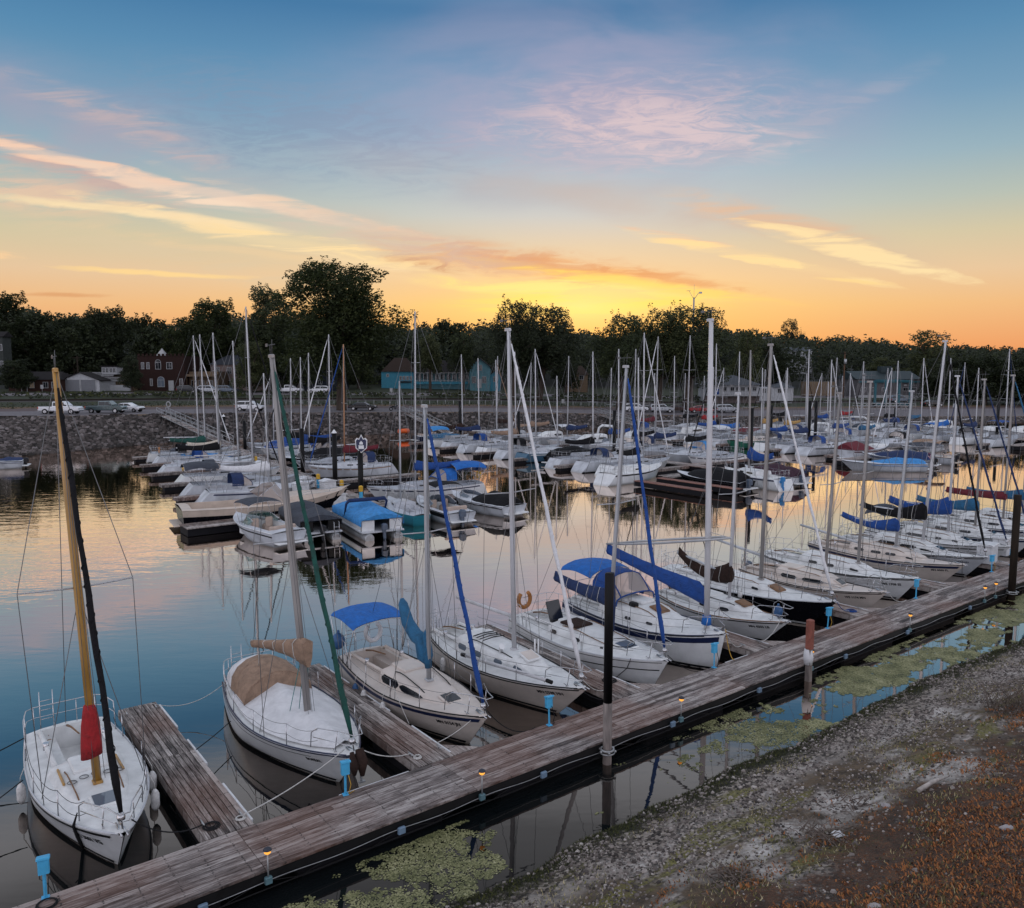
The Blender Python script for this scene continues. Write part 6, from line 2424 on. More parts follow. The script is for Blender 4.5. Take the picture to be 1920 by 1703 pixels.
# boats lying off the outer end of the nearer pier
powerboat('motorboat', 'white open bowrider with black hull curves and folded black bimini', 17.05, 46.9, R(97), dict(
    L=6.6, B=2.45, fb=(.82, .85, 1.05), rb=1.2, shield=(.9, .5), shieldm='shield', stripe='dark', sz0=.16, sz1=.24, bim=(-.6, 1.3, 2.35, 1.05, 'greyc'), bimrise=.14, seat='upholst', rail='gel'), G1)
pontoon('pontoon_boat', 'pontoon boat under a charcoal cover with small flag and swim ladder', 20.0, 46.8, R(81), 'greyc', 6.2, 2.45, 'dark', 'motor', G1)
pontoon('pontoon_boat', 'pontoon boat under a bright blue cover with white side panels', 23.1, 45.2, R(81), 'bluep', 6.6, 2.6, 'gel', 'motorg', G1, bimbar='navyc')
sailboat('sailboat', 'small turquoise hulled sailboat with grey cockpit off the end of the nearer pier', 27.0, 47.3, R(79), dict(
    L=7.0, B=2.3, fb=(.75, .72, .95), rb=1.0, rs=-.4, tr=.5, hull='teal', deck='gelgrey', cab=(-.4, 2.0, .75, .4), win=[(0, .9, .4, .75)], well=(-2.8, -.4, .55), mast=(.75, 9.2, (-.1, .0), 'alu'), mr=.05, spread=(.5,),
    boom=(2.3, -2.0, 2.4), boomm='white'), G1)
powerboat('motorboat', 'dark striped inflatable motorboat with seats and grey outboard', 29.1, 46.3, R(84), dict(
    L=6.6, B=2.4, hull='gelgrey', stripe='dark', sz0=.05, sz1=.32, shield=(.6, .55), outb=('motorg', 0, 1.25), bim=(-1.6, .2, 2.5, 1.0, 'blackc'), bimrise=.12), G1)
powerboat('motorboat', 'white speedboat with domed black cover at the pier corner', 32.9, 46.6, R(96), dict(L=6.8, B=2.5, tarp=('blackc', .85, .1), stripe='gelgrey', shield=(1.9, .3), rail='gelgrey'), G1)

G2 = 'boats on the second pier'
far_row('front row of the second pier', G2, ax2, -1, -6.0, [
    ('s', 1193, 625, dict(furl='sailw', rs=.9, stripe=None, L=9.2)),
    ('s', 1146, 655, dict(furl='blackc', rs=.9, L=9.2)),
    ('s', 1100, 660, dict(cover='blackc', rs=.9, L=9.6)),
    ('p', 64.3, dict(label='motorboat under a tented black cover', L=7.6, B=2.7, tarp=('blackc', 1.2), hull='black', outb=('motor', 0))),
    ('s', 1055, 705, dict(hull='bluehull', rs=.6, stripe='gel', bim=None, w=68.2)),
    ('s', 1018, 655, dict(furl='sailw', rs=.8, w=72.2)),
    ('s', 989, 660, dict(cover='tanc', rs=.7, w=76.2)),
    ('s', 936, 675, dict(furl='tanc', rs=.7, w=80.2)),
    ('s', 895, 672, dict(cover='navyc', rs=.7, w=84.2)),
    ('s', 840, 665, dict(cover='brownc', rs=.5, w=88.2, bim='bluep')),
    ('p', 92.4, dict(label='low motorboat under a teal cover', L=6.4, B=2.4, tarp=('bluet', .7))),
    ('p', 96.5, dict(label='dark open boat carrying an orange float', L=6.0, B=2.3, hull='navy', outb=('motor', 0))),
], 9.0)
far_row('back row of the second pier', G2, ax2, 1, 6.0, [
    ('s', 1353, 688, dict(furl='blackc', L=8.4, stripe='navy')),
    ('s', 1308, 630, dict(cover='blackc', dodger='bluep')),
    ('s', 1248, 632, dict(cover='navyc', furl='sailw')),
    ('s', 1237, 655, dict(cover='blackc', w=65.5)),
    ('s', 1180, 690, dict(cover='blue', w=69.6)),
    ('p', 73.6, dict(label='white cabin cruiser with tall flybridge', L=8.6, B=3.0, fb=(1.1, 1.0, 1.5), cab=(-1.5, 2.6, 1.1, .9), win=[(-1.2, 0, .45, .8), (.3, 1.2, .45, .8)], shield=(-.3, .5), arch=(-2.2, 2.9, 'gel'))),
    ('s', 1124, 668, dict(cover='navyc', w=77.6)),
    ('p', 81.6, dict(label='white cruiser with pale hardtop', L=8.2, B=2.9, fb=(1.1, 1.0, 1.5), cab=(-1.0, 2.4, 1.05, .8), win=[(-.8, .4, .4, .8)], bim=(-3.2, -.6, 2.7, 1.1, 'gelgrey'))),
    ('s', 1061, 680, dict(furl='sailw', cover='tanc', w=85.6)),
    ('p', 89.6, dict(label='tan topped motorboat', L=7.2, B=2.7, bim=(-2.6, -.2, 2.3, 1.0, 'tanc'), shield=(.8, .5))),
    ('s', 1013, 668, dict(cover='brownc', w=93.6)),
], 8.4)
powerboat('motorboat', 'motorboat shrouded in black canvas beside the reddish finger pier', 55.1, 44.2, R(93), dict(L=7.2, B=2.6, hull='black', tarp=('blackc', 1.05), outb=('motorg', 0, 1.3)), G2)
sailboat('sailboat', 'white sailboat with orange companionway board and blue outboard, stern toward the open water', 58.9, 42.6, R(76), dict(
    L=8.0, B=2.6, fb=(.95, .9, 1.1), rs=.5, tr=.74, cab=(-1.2, 2.4, .9, .45), slope=1.2, win=[(-.8, .1, .42, .8, .05), (.5, 1.1, .42, .78, .05)], well=(-3.0, -1.2, .6), stripe='navy', mast=(.7, 11.6, (0, .2), 'alug'), mr=.08, boom=(2.6, -2.4, 2.7), cover=('blue', 1.2, .5, .42, .3), wire=.011, outb=('motorb', .3, 1.0)), G2)
powerboat('motorboat', 'motorboat under a plum coloured cover with grey outboard', 62.3, 43.2, R(78), dict(L=7.0, B=2.5, hull='gelgrey', tarp=('purple', .95), outb=('motorg', 0, 1.2)), G2)
sailboat('sailboat', 'white sailboat with black boom cover just behind the reddish finger piers', 52.6, 51.0, R(8), dict(
    L=9.2, B=2.8, fb=(.95, .9, 1.2), rs=.9, tr=.74, cab=(-1.2, 2.6, .95, .45), slope=1.2, win=[(-.8, .1, .42, .8, .05)], well=(-3.6, -1.2, .6), stripe='dark', mast=(.9, 11.0, (0, .2), 'white'), boom=(2.6, -2.4, 2.7), cover=('blackc', .85, .4, .38, .2), wire=.011), G2)

G3 = 'boats on the third pier'
far_row('front row of the third pier', G3, ax3, -1, -6.0, [
    ('p', 48.2, dict(label='white cruiser with maroon canopy cover', L=8.8, B=3.0, fb=(1.15, 1.05, 1.5), tarp=('maroon', 1.05, .05), cab=(.6, 3.6, 1.05, .3), ports=[(.62, .66, .3, .45), (.74, .78, .3, .45)], stripe='dark')),
    ('s', 1548, 675, dict(cover=None, furl='sailw', rs=.9, stripe='dark')),
    ('s', 1505, 656, dict(cover='navyc', rs=.9, stripe='navy')),
    ('s', 1478, 690, dict(cover='blue', rs=.8, stripe='dark', w=59.8)),
    ('s', 1437, 690, dict(hull='green', rs=-.4, stripe='gel', deck='cream', w=63.6)),
    ('s', 1396, 660, dict(cover='bluel', bim='gelgrey', rs=.9, w=67.4)),
    ('s', 1375, 645, dict(cover='blue', rs=.5, w=71.4)),
    ('p', 75.2, dict(label='white cabin cruiser with dark window band', L=8.2, B=2.9, fb=(1.1, 1.0, 1.5), cab=(-1.0, 2.6, 1.05, .8), win=[(-.8, 1.4, .4, .8)])),
    ('s', 1317, 668, dict(furl='blackc', w=79.2)),
    ('s', 1276, 700, dict(cover='maroon', w=83.2)),
], 8.8)
far_row('back row of the third pier', G3, ax3, 1, 6.0, [
    ('p', 47.5, dict(label='motorboat with charcoal cover', L=7.4, B=2.7, tarp=('greyc', .9))),
    ('s', 1720, 690, dict(cover=None, furl='sailw', w=51.2)),
    ('s', 1677, 678, dict(cover='bluet', w=55.0)),
    ('s', 1630, 671, dict(cover='blue', w=58.8)),
    ('p', 62.6, dict(label='white cruiser with raised arch', L=8.2, B=2.9, fb=(1.1, 1.0, 1.5), cab=(-.6, 2.6, 1.05, .5), shield=(-.4, .6), arch=(-2.0, 2.6, 'gel'))),
    ('s', 1560, 700, dict(cover='yellowc', w=66.4)),
    ('s', 1531, 693, dict(cover='yellowc', furl='blackc', w=70.2)),
    ('p', 74.0, dict(label='low white runabout with maroon cover', L=6.8, B=2.5, tarp=('maroon', .8))),
    ('s', 1490, 690, dict(furl='sailw', stripe='navy', w=77.8)),
    ('s', 1460, 705, dict(cover='redc', w=81.6)),
    ('s', 1430, 700, dict(cover='blackc', w=85.6)),
], 8.4)
powerboat('motorboat', 'long white runabout with pale blue cover lying off the third pier', 77.3, 41.0, R(140), dict(L=8.0, B=2.6, tarp=('bluep', .6, .18), stripe='gelgrey', flag=True), G3)
powerboat('motorboat', 'motorboat with dark blue cover behind the pale blue covered runabout', 83.6, 42.8, R(100), dict(L=7.2, B=2.6, tarp=('navyc', .9), outb=('motor', 0)), G3)
powerboat('motorboat', 'brown trimmed white cruiser off the third pier corner', 88.0, 42.6, R(96), dict(L=7.2, B=2.7, deck='tan', bim=(-2.4, .4, 2.5, 1.1, 'tanc'), outb=('motor', 0, 1.2), shield=(1.1, .5)), G3)

G4 = 'boats on the most distant pier'
far_row('front row of the farthest pier', G4, ax4, -1, -6.0, [
    ('s', 1882, 655, dict(hull='gelgrey', furl='navyc', L=8.4)),
    ('s', 1830, 690, dict(hull='gel', cover='navyc', w=49)),
    ('s', 1795, 672, dict(cover='bluel', bim='bluel', w=52.8)),
    ('s', 1742, 672, dict(furl='sailw', w=56.6)),
    ('s', 1701, 677, dict(cover='navyc', w=60.4)),
    ('p', 64.2, dict(label='big white cruiser with curved arch', L=9.0, B=3.2, fb=(1.2, 1.1, 1.6), cab=(-.8, 3.0, 1.2, .6), shield=(-.4, .7), arch=(-2.4, 2.9, 'gel'))),
    ('s', 1640, 700, dict(furl='sailw', w=68)),
    ('s', 1606, 718, dict(cover='blue', w=71.8)),
    ('s', 1585, 700, dict(furl='blackc', w=75.8)),
    ('s', 1560, 695, dict(cover='blackc', w=79.8)),
], 8.4)
far_row('back row of the farthest pier', G4, ax4, 1, 6.0, [
    ('p', 47, dict(label='pale grey cruiser with dark windows', L=8.6, B=3.0, hull='gelgrey', fb=(1.1, 1.0, 1.5), cab=(-1.4, 2.6, 1.1, .9), win=[(-1.2, 1.4, .4, .8)])),
    ('p', 51, dict(label='white cruiser with blue canopy', L=8.6, B=3.0, fb=(1.1, 1.0, 1.5), cab=(-.6, 2.6, 1.1, .7), bim=(-3.0, -.4, 2.6, 1.1, 'blue'))),
    ('s', 1905, 680, dict(furl='navyc', w=55)),
    ('p', 59, dict(label='white houseboat style cruiser', L=8.6, B=3.0, fb=(1.1, 1.0, 1.5), cab=(-2.4, 2.6, 1.2, 1.1), win=[(-2.0, -.4, .4, .8), (0, 1.4, .4, .8)])),
    ('s', 1825, 700, dict(cover='bluet', w=63)),
    ('s', 1770, 690, dict(cover='blackc', w=67)),
    ('s', 1730, 700, dict(furl='blackc', w=71)),
    ('s', 1690, 705, dict(cover='redc', w=75)),
    ('s', 1660, 700, dict(furl='sailw', w=79)),
], 8.4)
# lone boat cut by the picture edge, under the rock bank
powerboat('motorboat', 'white open fishing boat with blue canvas and black outboard by the rock bank', 7.0, 96.5, R(165), dict(L=7.0, B=2.5, shield=(.8, .6), tarp=('navyc', .4, -.1), outb=('motor', 0, 1.2)))
powerboat('motorboat', 'white cuddy cabin boat moored behind the open fishing boat', 4.6, 99.0, R(165), dict(L=7.2, B=2.6, cab=(.2, 2.6, .9, .6), win=[(.5, 1.6, .4, .8)], shield=(.4, .6)))

# piles of the far piers, dock boxes and life ring posts
capm = M['gel']
for i, (ax, off, px, py, lab) in enumerate((
        (ax1, 0, 400, 782, 'white capped black pile beside the gangway foot'), (ax1, 0, 600, 814, 'white capped black pile halfway along the nearer pier'),
        (ax1, 0, 541, 805, 'black pile behind the tan cruiser'), (ax1, 0, 437, 790, 'black pile among the sterns of the nearer pier'),
        (ax2, 0, 1398, 766, 'tall black pile near the outer end of the second pier'), (ax2, 0, 1140, 770, 'black pile in the middle of the second pier'),
        (ax2, 0, 960, 772, 'black pile near the shore end of the second pier'), (ax2, 0, 850, 752, 'thin black pile at the head of the second gangway'),
        (ax3, 0, 1512, 752, 'black pile standing close beside another on the third pier'), (ax3, 0, 1524, 752, 'second of two black piles standing close together'), (ax3, 0, 1440, 760, 'black pile near the shore end of the third pier'),
        (ax4, 0, 1676, 765, 'dark pile at the shore end of the most distant pier'), (ax4, 0, 1756, 745, 'dark brown pile in the middle of the most distant pier'), (ax4, 0, 1870, 750, 'dark pile near the outer end of the most distant pier'))):
    w = solve_w(px, ax, off)
    u = ax(w)
    pile(u + 1.1, w, max(2.8, z_at(u, w, py)), .2, lab, (M['pile'],), cap=capm if i < 2 else None, group='piles of the far piers')
pile(ax1(54) + 1.2, 55.2, z_at(ax1(55), 55.2, 845), .2, 'black pile carrying the blue and white club shield', (M['pile'],), group='piles of the far piers')
# club shield on the pile
zc = z_at(ax1(55), 55.2, 845)
t = thing('club_sign', 'blue and white shield sign with a white emblem on top of a black pile', 'sign', (ax1(54) + 1.2, 55.0, zc - .1), YAW)
shape = [(-.42, -.25), (0, -.62), (.42, -.25), (.46, .35), (.34, .52), (.17, .46), (0, .78), (-.17, .46), (-.34, .52), (-.46, .35)]
mb = MB()
mb.prism([(a, -.03, b + .45) for a, b in shape], (0, .06, 0))
mb.build('rim', M['gel'], t)
mb = MB()
mb.prism([(a * .84, -.05, b * .84 + .45) for a, b in shape], (0, .06, 0))
mb.build('panel', M['navy'], t)
mb = MB()
mb.prism([(-.2, -.065, .15), (.2, -.065, .15), (.2, -.065, .42), (-.2, -.065, .42)], (0, .03, 0))
mb.prism([(-.13, -.066, .48), (.13, -.066, .48), (.13, -.066, .62), (0, -.066, .75), (-.13, -.066, .62)], (0, .03, 0))
mb.build('emblem', M['gel'], t)

for i, (px, py, lab) in enumerate(((488, 868, 'white dock box behind the black boom cover'), (574, 900, 'white dock box beside the white capped pile'), (615, 905, 'white dock box to the far side of the pedestal by the white capped pile'),
                                   (564, 910, 'rounded white dock box before the white capped pile'), (632, 932, 'white dock box with peaked lid behind the blue pontoon cover'))):
    x, y = ground(px, py + 14, .55)
    t = thing('dock_box', lab, 'dock box', (x, y, .55), R(7), 'white dock boxes on the nearer pier')
    mb = MB()
    mb.box((0, 0, .35), (1.1, .75, .7), bev=.05)
    mb.build('body', M['plastic'], t)
    mb = MB()
    mb.prism([(-.6, -.42, .7), (.6, -.42, .7), (.6, -.42, .76), (0, -.42, .92), (-.6, -.42, .76)], (0, .84, 0))
    mb.build('lid', M['plastic'], t)
for i, (px, py, lab) in enumerate(((597, 905, 'by the white capped pile'), (641, 918, 'behind the blue covered pontoon boat'), (677, 930, 'at the foot of the club sign'), (371, 835, 'at the gangway foot'), (480, 868, 'beside the black boom cover'))):
    x, y = ground(px, py + 10, .55)
    t = thing('power_pedestal', 'small blue and yellow power pedestal ' + lab, 'power pedestal', (x, y, .55), 0, 'power pedestals on the nearer pier')
    mb = MB()
    mb.box((0, 0, .35), (.22, .22, .7), bev=.03)
    mb.build('post', M['ped'], t)
    mb = MB()
    mb.box((0, 0, .92), (.26, .3, .42), bev=.06)
    mb.build('meter_head', M['yellow'], t)
mb = MB()
x, y = ground(757, 813, .6)
mb.tube([(-.9, 0, .35), (-.8, 0, .35), (.8, 0, .35), (.9, 0, .35)], [.2, .36, .36, .2], 10)
o = mb.build('orange_float', paint('float_orange', (.75, .12, .02), .5, var=.1), None)
o.location = (x, y, .6)
tag(o, 'orange barrel float lying across a dark open boat by the rock bank', 'float')

# ---------------------------------------------------------------- the far shore
COLS = [(-900, 905), (-400, 880), (0, 858), (150, 845), (300, 831), (500, 822), (700, 815), (900, 808), (1100, 804), (1300, 801), (1500, 798), (1700, 795), (1920, 792), (2400, 788), (3000, 786)]
TOPS = [(-900, 800), (0, 785), (150, 783), (300, 779), (500, 777), (700, 776), (900, 775), (1100, 778), (1300, 782), (1500, 784), (1920, 783), (3000, 780)]
TOPD = [(-900, 20), (0, 18), (150, 14), (300, 11), (500, 9), (700, 8), (3000, 8)]
HILL = [(-900, 1.15), (0, 1.05), (350, .9), (700, .75), (1100, .72), (1500, .62), (1920, .52), (3000, .45)]


def itp(tab, x):
    for (a, va), (b, vb) in zip(tab[:-1], tab[1:]):
        if x <= b:
            q = max(0, (x - a) / (b - a))
            return va + (vb - va) * q
    return tab[-1][1]


def prof(px):
    """ground profile along one sight line: list of (distance, height)"""
    d0 = 10 * 1529.0 / (itp(COLS, px) - 692)
    d1 = d0 + itp(TOPD, px)
    z1 = 10 - (itp(TOPS, px) - 692) * d1 / 1529.0
    hs = itp(HILL, px)
    zr = max(z1, 1.4)
    return [(d0 - 14, -1.5), (d0 - 4, -.5), (d0, 0), (d1, z1), (d1 + 2, z1 + .12), (d1 + 14, zr + .25), (d1 + 17, zr + .35), (d1 + 24, zr + .65), (d1 + 28, zr + 1.1), (d1 + 31, zr + 1.15), (d1 + 34, zr + 1.2),
            (d1 + 41, zr + 1.75), (d1 + 52, zr + 1.95), (d1 + 60, zr + 2.2), (d1 + 85, zr + 3.6), (d1 + 120, zr + 4 + 5 * hs), (d1 + 200, zr + 4 + 14 * hs), (d1 + 300, zr + 4 + 19 * hs), (d1 + 450, zr + 4 + 20 * hs), (d1 + 900, zr + 4 + 14 * hs)]


def shore_z(px, d):
    p = prof(px)
    return itp(p, d)


def top_d(px):
    return prof(px)[3][0]


def spot(px, dd):
    """world point dd metres beyond the bank edge along the column px"""
    d = top_d(px) + dd
    x, y = cw(colx(px, d), d)
    return (x, y, shore_z(px, d)), d


def build_shore():
    m, k, bs = new_mat('shore_ground')
    tc = k.n('ShaderNodeTexCoord').outputs['Object']
    at = k.n('ShaderNodeAttribute', attribute_name='inland').outputs['Fac']
    n1 = k.noise(tc, .35, 5, .65)
    n2 = k.noise(tc, 3.0, 4, .6)
    a = k.m('ADD', at, k.m('MULTIPLY', k.m('SUBTRACT', n1, .5), 2.2))
    rockc = k.ramp(n2, [(.3, lin(26, 23, 22)), (.65, lin(60, 54, 52))])
    roadc = k.ramp(n2, [(.3, lin(92, 88, 92)), (.7, lin(124, 118, 122))])
    gravel = k.ramp(n2, [(.3, lin(70, 58, 58)), (.7, lin(104, 88, 88))])
    dry = k.ramp(n2, [(.3, lin(78, 58, 40)), (.7, lin(122, 96, 62))])
    grass = k.ramp(n2, [(.3, lin(22, 28, 13)), (.7, lin(50, 58, 26))])
    dark = k.ramp(n2, [(.3, lin(16, 17, 11)), (.7, lin(28, 30, 18))])
    c = k.mix(k.step(a, .0, .6), rockc, dry)
    c = k.mix(k.step(at, 2.0, 2.4), c, roadc)
    c = k.mix(k.step(at, 13.2, 13.8), c, gravel)
    c = k.mix(k.m('MULTIPLY', k.step(a, 17.5, 19), k.step(n1, .38, .5)), c, dry)
    c = k.mix(k.step(a, 20, 23), c, grass)
    c = k.mix(k.m('MULTIPLY', k.step(at, 27.6, 28.1), k.step(at, 34.4, 33.8)), c, k.ramp(n2, [(.3, lin(36, 30, 28)), (.7, lin(62, 52, 48))]))
    c = k.mix(k.step(at, 41, 41.6), c, roadc)
    c = k.mix(k.step(at, 51.4, 52.2), c, grass)
    c = k.mix(k.step(at, 66, 84), c, dark)
    k.put(bs.inputs['Base Color'], c)
    bs.inputs['Roughness'].default_value = .9
    mb, inl = MB(), []
    rows = []
    pxs = [-900 + 40 * i for i in range(98)]
    for px in pxs:
        pr = prof(px)
        dd = pr[3][0]
        ds = []
        for (a0, _), (a1, _) in zip(pr[:-1], pr[1:]):
            nn = 3 if a1 - a0 > 6 else 2
            ds += [a0 + (a1 - a0) * i / nn for i in range(nn)]
        ds.append(pr[-1][0])
        row = []
        for d in ds:
            x, y = cw(colx(px, d), d)
            row.append((x, y, itp(pr, d) + (.25 * noise.noise((x * .12, y * .12, 0)) if d > dd + 55 else 0)))
            inl.append(d - dd)
        rows.append(row)
    mb.grid(rows, True)
    o = mb.build('shore_ground', m)
    at_ = o.data.attributes.new('inland', 'FLOAT', 'POINT')
    at_.data.foreach_set('value', inl)
    tag(o, kind='structure')
    # rock armour
    rg = random.Random(3)
    sm = stone_mat('riprap_stone', [(0.1, lin(30, 27, 25)), (0.4, lin(66, 60, 57)), (0.7, lin(98, 90, 88)), (1.0, lin(150, 143, 142))], .4)
    mb = MB()
    for px in range(-260, 2150, 5):
        pr = prof(px)
        d0, d1 = pr[2][0], pr[3][0]
        nst = int((d1 - d0) / .72) + 2
        for i in range(nst):
            d = d0 - .5 + (d1 - d0 + .9) * (i + rg.random()) / nst
            x, y = cw(colx(px + rg.uniform(-3, 3), d), d)
            r = rg.uniform(.24, .52) * (.8 if px > 900 else 1)
            rock(mb, (x, y, itp(pr, d) + .02), r, rg, flat=.62)
    tag(mb.build('riprap', sm, attr=True), 'grey broken rock armour covering the far bank', 'riprap', kind='stuff')
    # low bushes and tall grass of the railway bank
    gm, k, bs = new_mat('bank_shrub_leaf')
    at = k.n('ShaderNodeAttribute', attribute_name='rnd').outputs['Fac']
    k.put(bs.inputs['Base Color'], k.ramp(at, [(0, lin(18, 24, 11)), (.6, lin(44, 54, 24)), (1, lin(76, 80, 42))]))
    bs.inputs['Roughness'].default_value = .8
    mb = MB()
    for i in range(9000):
        px = rg.uniform(-60, 1480)
        dd = rg.choice((rg.uniform(35, 41), rg.uniform(36, 40.5), rg.uniform(18, 26)))
        if dd > 30 and noise.noise((px * .02, dd * .2, 4)) < -.12:
            continue
        (x, y, z), d = spot(px, dd)
        s = rg.uniform(.15, .42) * (1 if dd > 30 else .5)
        an = rg.random() * PI
        zz = z + rg.uniform(0, .7 if dd > 30 else .2)
        ca, sa = math.cos(an) * s, math.sin(an) * s
        mb.add([(x - ca, y - sa, zz), (x + ca, y + sa, zz + .05), (x + ca * .4, y + sa * .4, zz + s * 1.1)], [(0, 1, 2)], False, 0, rg.random())
    tag(mb.build('railway_bank_weeds', gm, attr=True), 'green weeds and tall grass along the railway bank', 'weeds', kind='stuff')
    # rails
    mb = MB()
    for dd in (30.2, 31.8):
        pts = []
        for px in range(-300, 2200, 50):
            (x, y, z), d = spot(px, dd)
            pts.append((x, y, z + .18))
        mb.tube(pts, .09, 4)
    mb.build('rail', M['pilewood'])
    o = bpy.data.objects['rail']
    o.name = 'railway_track'
    tag(o, 'dark railway track on the embankment between road and houses', 'railway track')
    # parking lot wheel stops
    for px, lab in ((8, 'timber wheel stop nearest the picture edge on the bank'), (50, 'timber wheel stop before the white pickup'), (175, 'timber wheel stop before the dark pickup'), (215, 'timber wheel stop before the white coupe')):
        (x, y, z), d = spot(px, 1.0)
        mb = MB()
        mb.box((0, 0, .12), (2.0, .25, .24), bev=.04)
        o = mb.build('wheel_stop', M['pilewood'])
        o.location = (x, y, z)
        o.rotation_euler[2] = YAW
        tag(o, lab, 'wheel stop', 'timber wheel stops on the bank')


build_shore()

# ---------------------------------------------------------------- houses
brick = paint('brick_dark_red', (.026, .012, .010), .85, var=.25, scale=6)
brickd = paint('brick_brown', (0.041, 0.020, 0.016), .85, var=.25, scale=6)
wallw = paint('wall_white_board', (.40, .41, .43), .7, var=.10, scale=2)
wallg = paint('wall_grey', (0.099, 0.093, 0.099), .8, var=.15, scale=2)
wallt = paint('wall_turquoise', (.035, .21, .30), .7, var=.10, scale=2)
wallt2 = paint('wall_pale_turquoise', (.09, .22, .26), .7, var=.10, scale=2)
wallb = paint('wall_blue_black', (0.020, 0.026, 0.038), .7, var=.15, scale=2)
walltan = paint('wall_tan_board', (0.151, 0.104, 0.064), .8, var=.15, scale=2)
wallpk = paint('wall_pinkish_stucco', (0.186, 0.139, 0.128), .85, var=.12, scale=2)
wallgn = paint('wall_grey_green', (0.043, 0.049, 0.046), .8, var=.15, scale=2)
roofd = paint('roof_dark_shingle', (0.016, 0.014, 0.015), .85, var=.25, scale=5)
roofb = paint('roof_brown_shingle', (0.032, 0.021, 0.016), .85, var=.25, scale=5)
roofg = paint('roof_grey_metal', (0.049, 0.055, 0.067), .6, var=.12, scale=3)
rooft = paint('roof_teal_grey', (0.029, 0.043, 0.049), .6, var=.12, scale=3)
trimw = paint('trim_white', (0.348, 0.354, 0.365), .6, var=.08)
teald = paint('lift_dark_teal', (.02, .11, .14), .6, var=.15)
winpale = paint('window_lit', (.55, .42, .28), .4, var=.1)  # pane in a plain pale tan colour, without emission
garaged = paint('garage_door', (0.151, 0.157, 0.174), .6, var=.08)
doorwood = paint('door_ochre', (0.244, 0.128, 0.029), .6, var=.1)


class House:
    """front faces the water; x along the front, y to the back, origin at the middle of the front foot"""
    def __init__(s, name, label, px, dd, group=None, cat='house', yaw=0.0, dz=-.3):
        (x, y, z), d = spot(px, dd)
        s.d = d
        s.z = z + dz
        s.k = d / 1529.0
        s.px = px
        s.root = thing(name, label, cat, (x, y, z + dz), YAW + R(yaw), group)

    def X(s, px):
        return (px - s.px) * s.k

    def Z(s, py):
        return 10 - (py - 692) * s.k - s.z

    def wall(s, x0, x1, z1, mat, y0=0, y1=7, z0=-.5, name='wall'):
        mb = MB()
        mb.box(((x0 + x1) / 2, (y0 + y1) / 2, (z0 + z1) / 2), (x1 - x0, y1 - y0, z1 - z0))
        return mb.build(name, mat, s.root)

    def gable(s, x0, x1, z0, zr, mat, y0=-.4, y1=7.4, over=.35, front=None):
        """ridge runs front to back"""
        mb = MB()
        xm = (x0 + x1) / 2
        for a, b in (((x0 - over), 1), ((x1 + over), -1)):
            dzo = over * (zr - z0) / (xm - x0)
            lo = [(a, y0, z0 - dzo), (xm, y0, zr), (xm, y1, zr), (a, y1, z0 - dzo)]
            mb.prism(lo, (0, 0, .14))
        r = mb.build('roof', mat, s.root)
        if front:
            mb = MB()
            mb.prism([(x0, y0 + .42, z0 - .01), (x1, y0 + .42, z0 - .01), (xm, y0 + .42, zr - .02)], (0, .2, 0))
            mb.build('gable_wall', front, s.root)
        return r

    def ridge(s, x0, x1, z0, zr, mat, y0=0, y1=7, over=.4, hip=0.0):
        """ridge runs along the front; hip pulls the ridge ends in"""
        mb = MB()
        ym = (y0 + y1) / 2
        A, B_, C, D_ = (x0 - over, y0 - over, z0), (x1 + over, y0 - over, z0), (x1 + over, y1 + over, z0), (x0 - over, y1 + over, z0)
        E1, E2 = (x0 - over + hip, ym, zr), (x1 + over - hip, ym, zr)
        mb.add([A, B_, C, D_, E1, E2], [(0, 1, 5, 4), (2, 3, 4, 5), (3, 0, 4), (1, 2, 5), (3, 2, 1, 0)])
        return mb.build('roof', mat, s.root)

    def window(s, x, z, w, h, y=0, pane=None, frame=None, name='window', arch=False):
        mb = MB()
        t = .09
        for c, dm in (((x, y - .04, z + h / 2), (w + 2 * t, .10, t)), ((x, y - .04, z - h / 2), (w + 2 * t, .12, t)), ((x - w / 2 - t / 2, y - .04, z), (t, .09, h - t)), ((x + w / 2 + t / 2, y - .04, z), (t, .09, h - t)), ((x, y - .03, z), (.05, .06, h - t))):
            mb.box(c, dm)
        if arch:
            mb.tube([(x + (w / 2 + .05) * math.cos(a), y - .04, z + h / 2 + w / 2 * math.sin(a)) for a in [PI * i / 8 for i in range(9)]], .06, 4)
        f = mb.build(name, frame or trimw, s.root)
        mb = MB()
        mb.box((x, y - .012, z), (w, .03, h))
        if arch:
            mb.prism([(x + w / 2 * math.cos(a), y - .03, z + h / 2 + w / 2 * math.sin(a)) for a in [PI * i / 8 for i in range(9)]], (0, .02, 0))
        mb.build('pane', pane or M['window'], f)
        return f

    def door(s, x, w, h, mat, y=0, name='door', z0=0.3, frame=True):
        mb = MB()
        mb.box((x, y - .03, z0 + h / 2), (w, .07, h))
        d = mb.build(name, mat, s.root)
        if frame:
            mb = MB()
            mb.box((x, y - .045, z0 + h + .06), (w + .24, .1, .12))
            for q in (-1, 1):
                mb.box((x + q * (w / 2 + .06), y - .045, z0 + h / 2), (.12, .1, h))
            mb.build('door_frame', trimw, d)
        return d


HG = 'houses on the far shore street'
# 1 tall block cut by the picture edge
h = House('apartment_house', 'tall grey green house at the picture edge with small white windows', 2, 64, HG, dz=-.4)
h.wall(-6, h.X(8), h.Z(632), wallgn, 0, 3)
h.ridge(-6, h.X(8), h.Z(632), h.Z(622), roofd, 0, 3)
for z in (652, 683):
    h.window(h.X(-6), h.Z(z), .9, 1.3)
    h.window(h.X(3), h.Z(z), .8, 1.3)
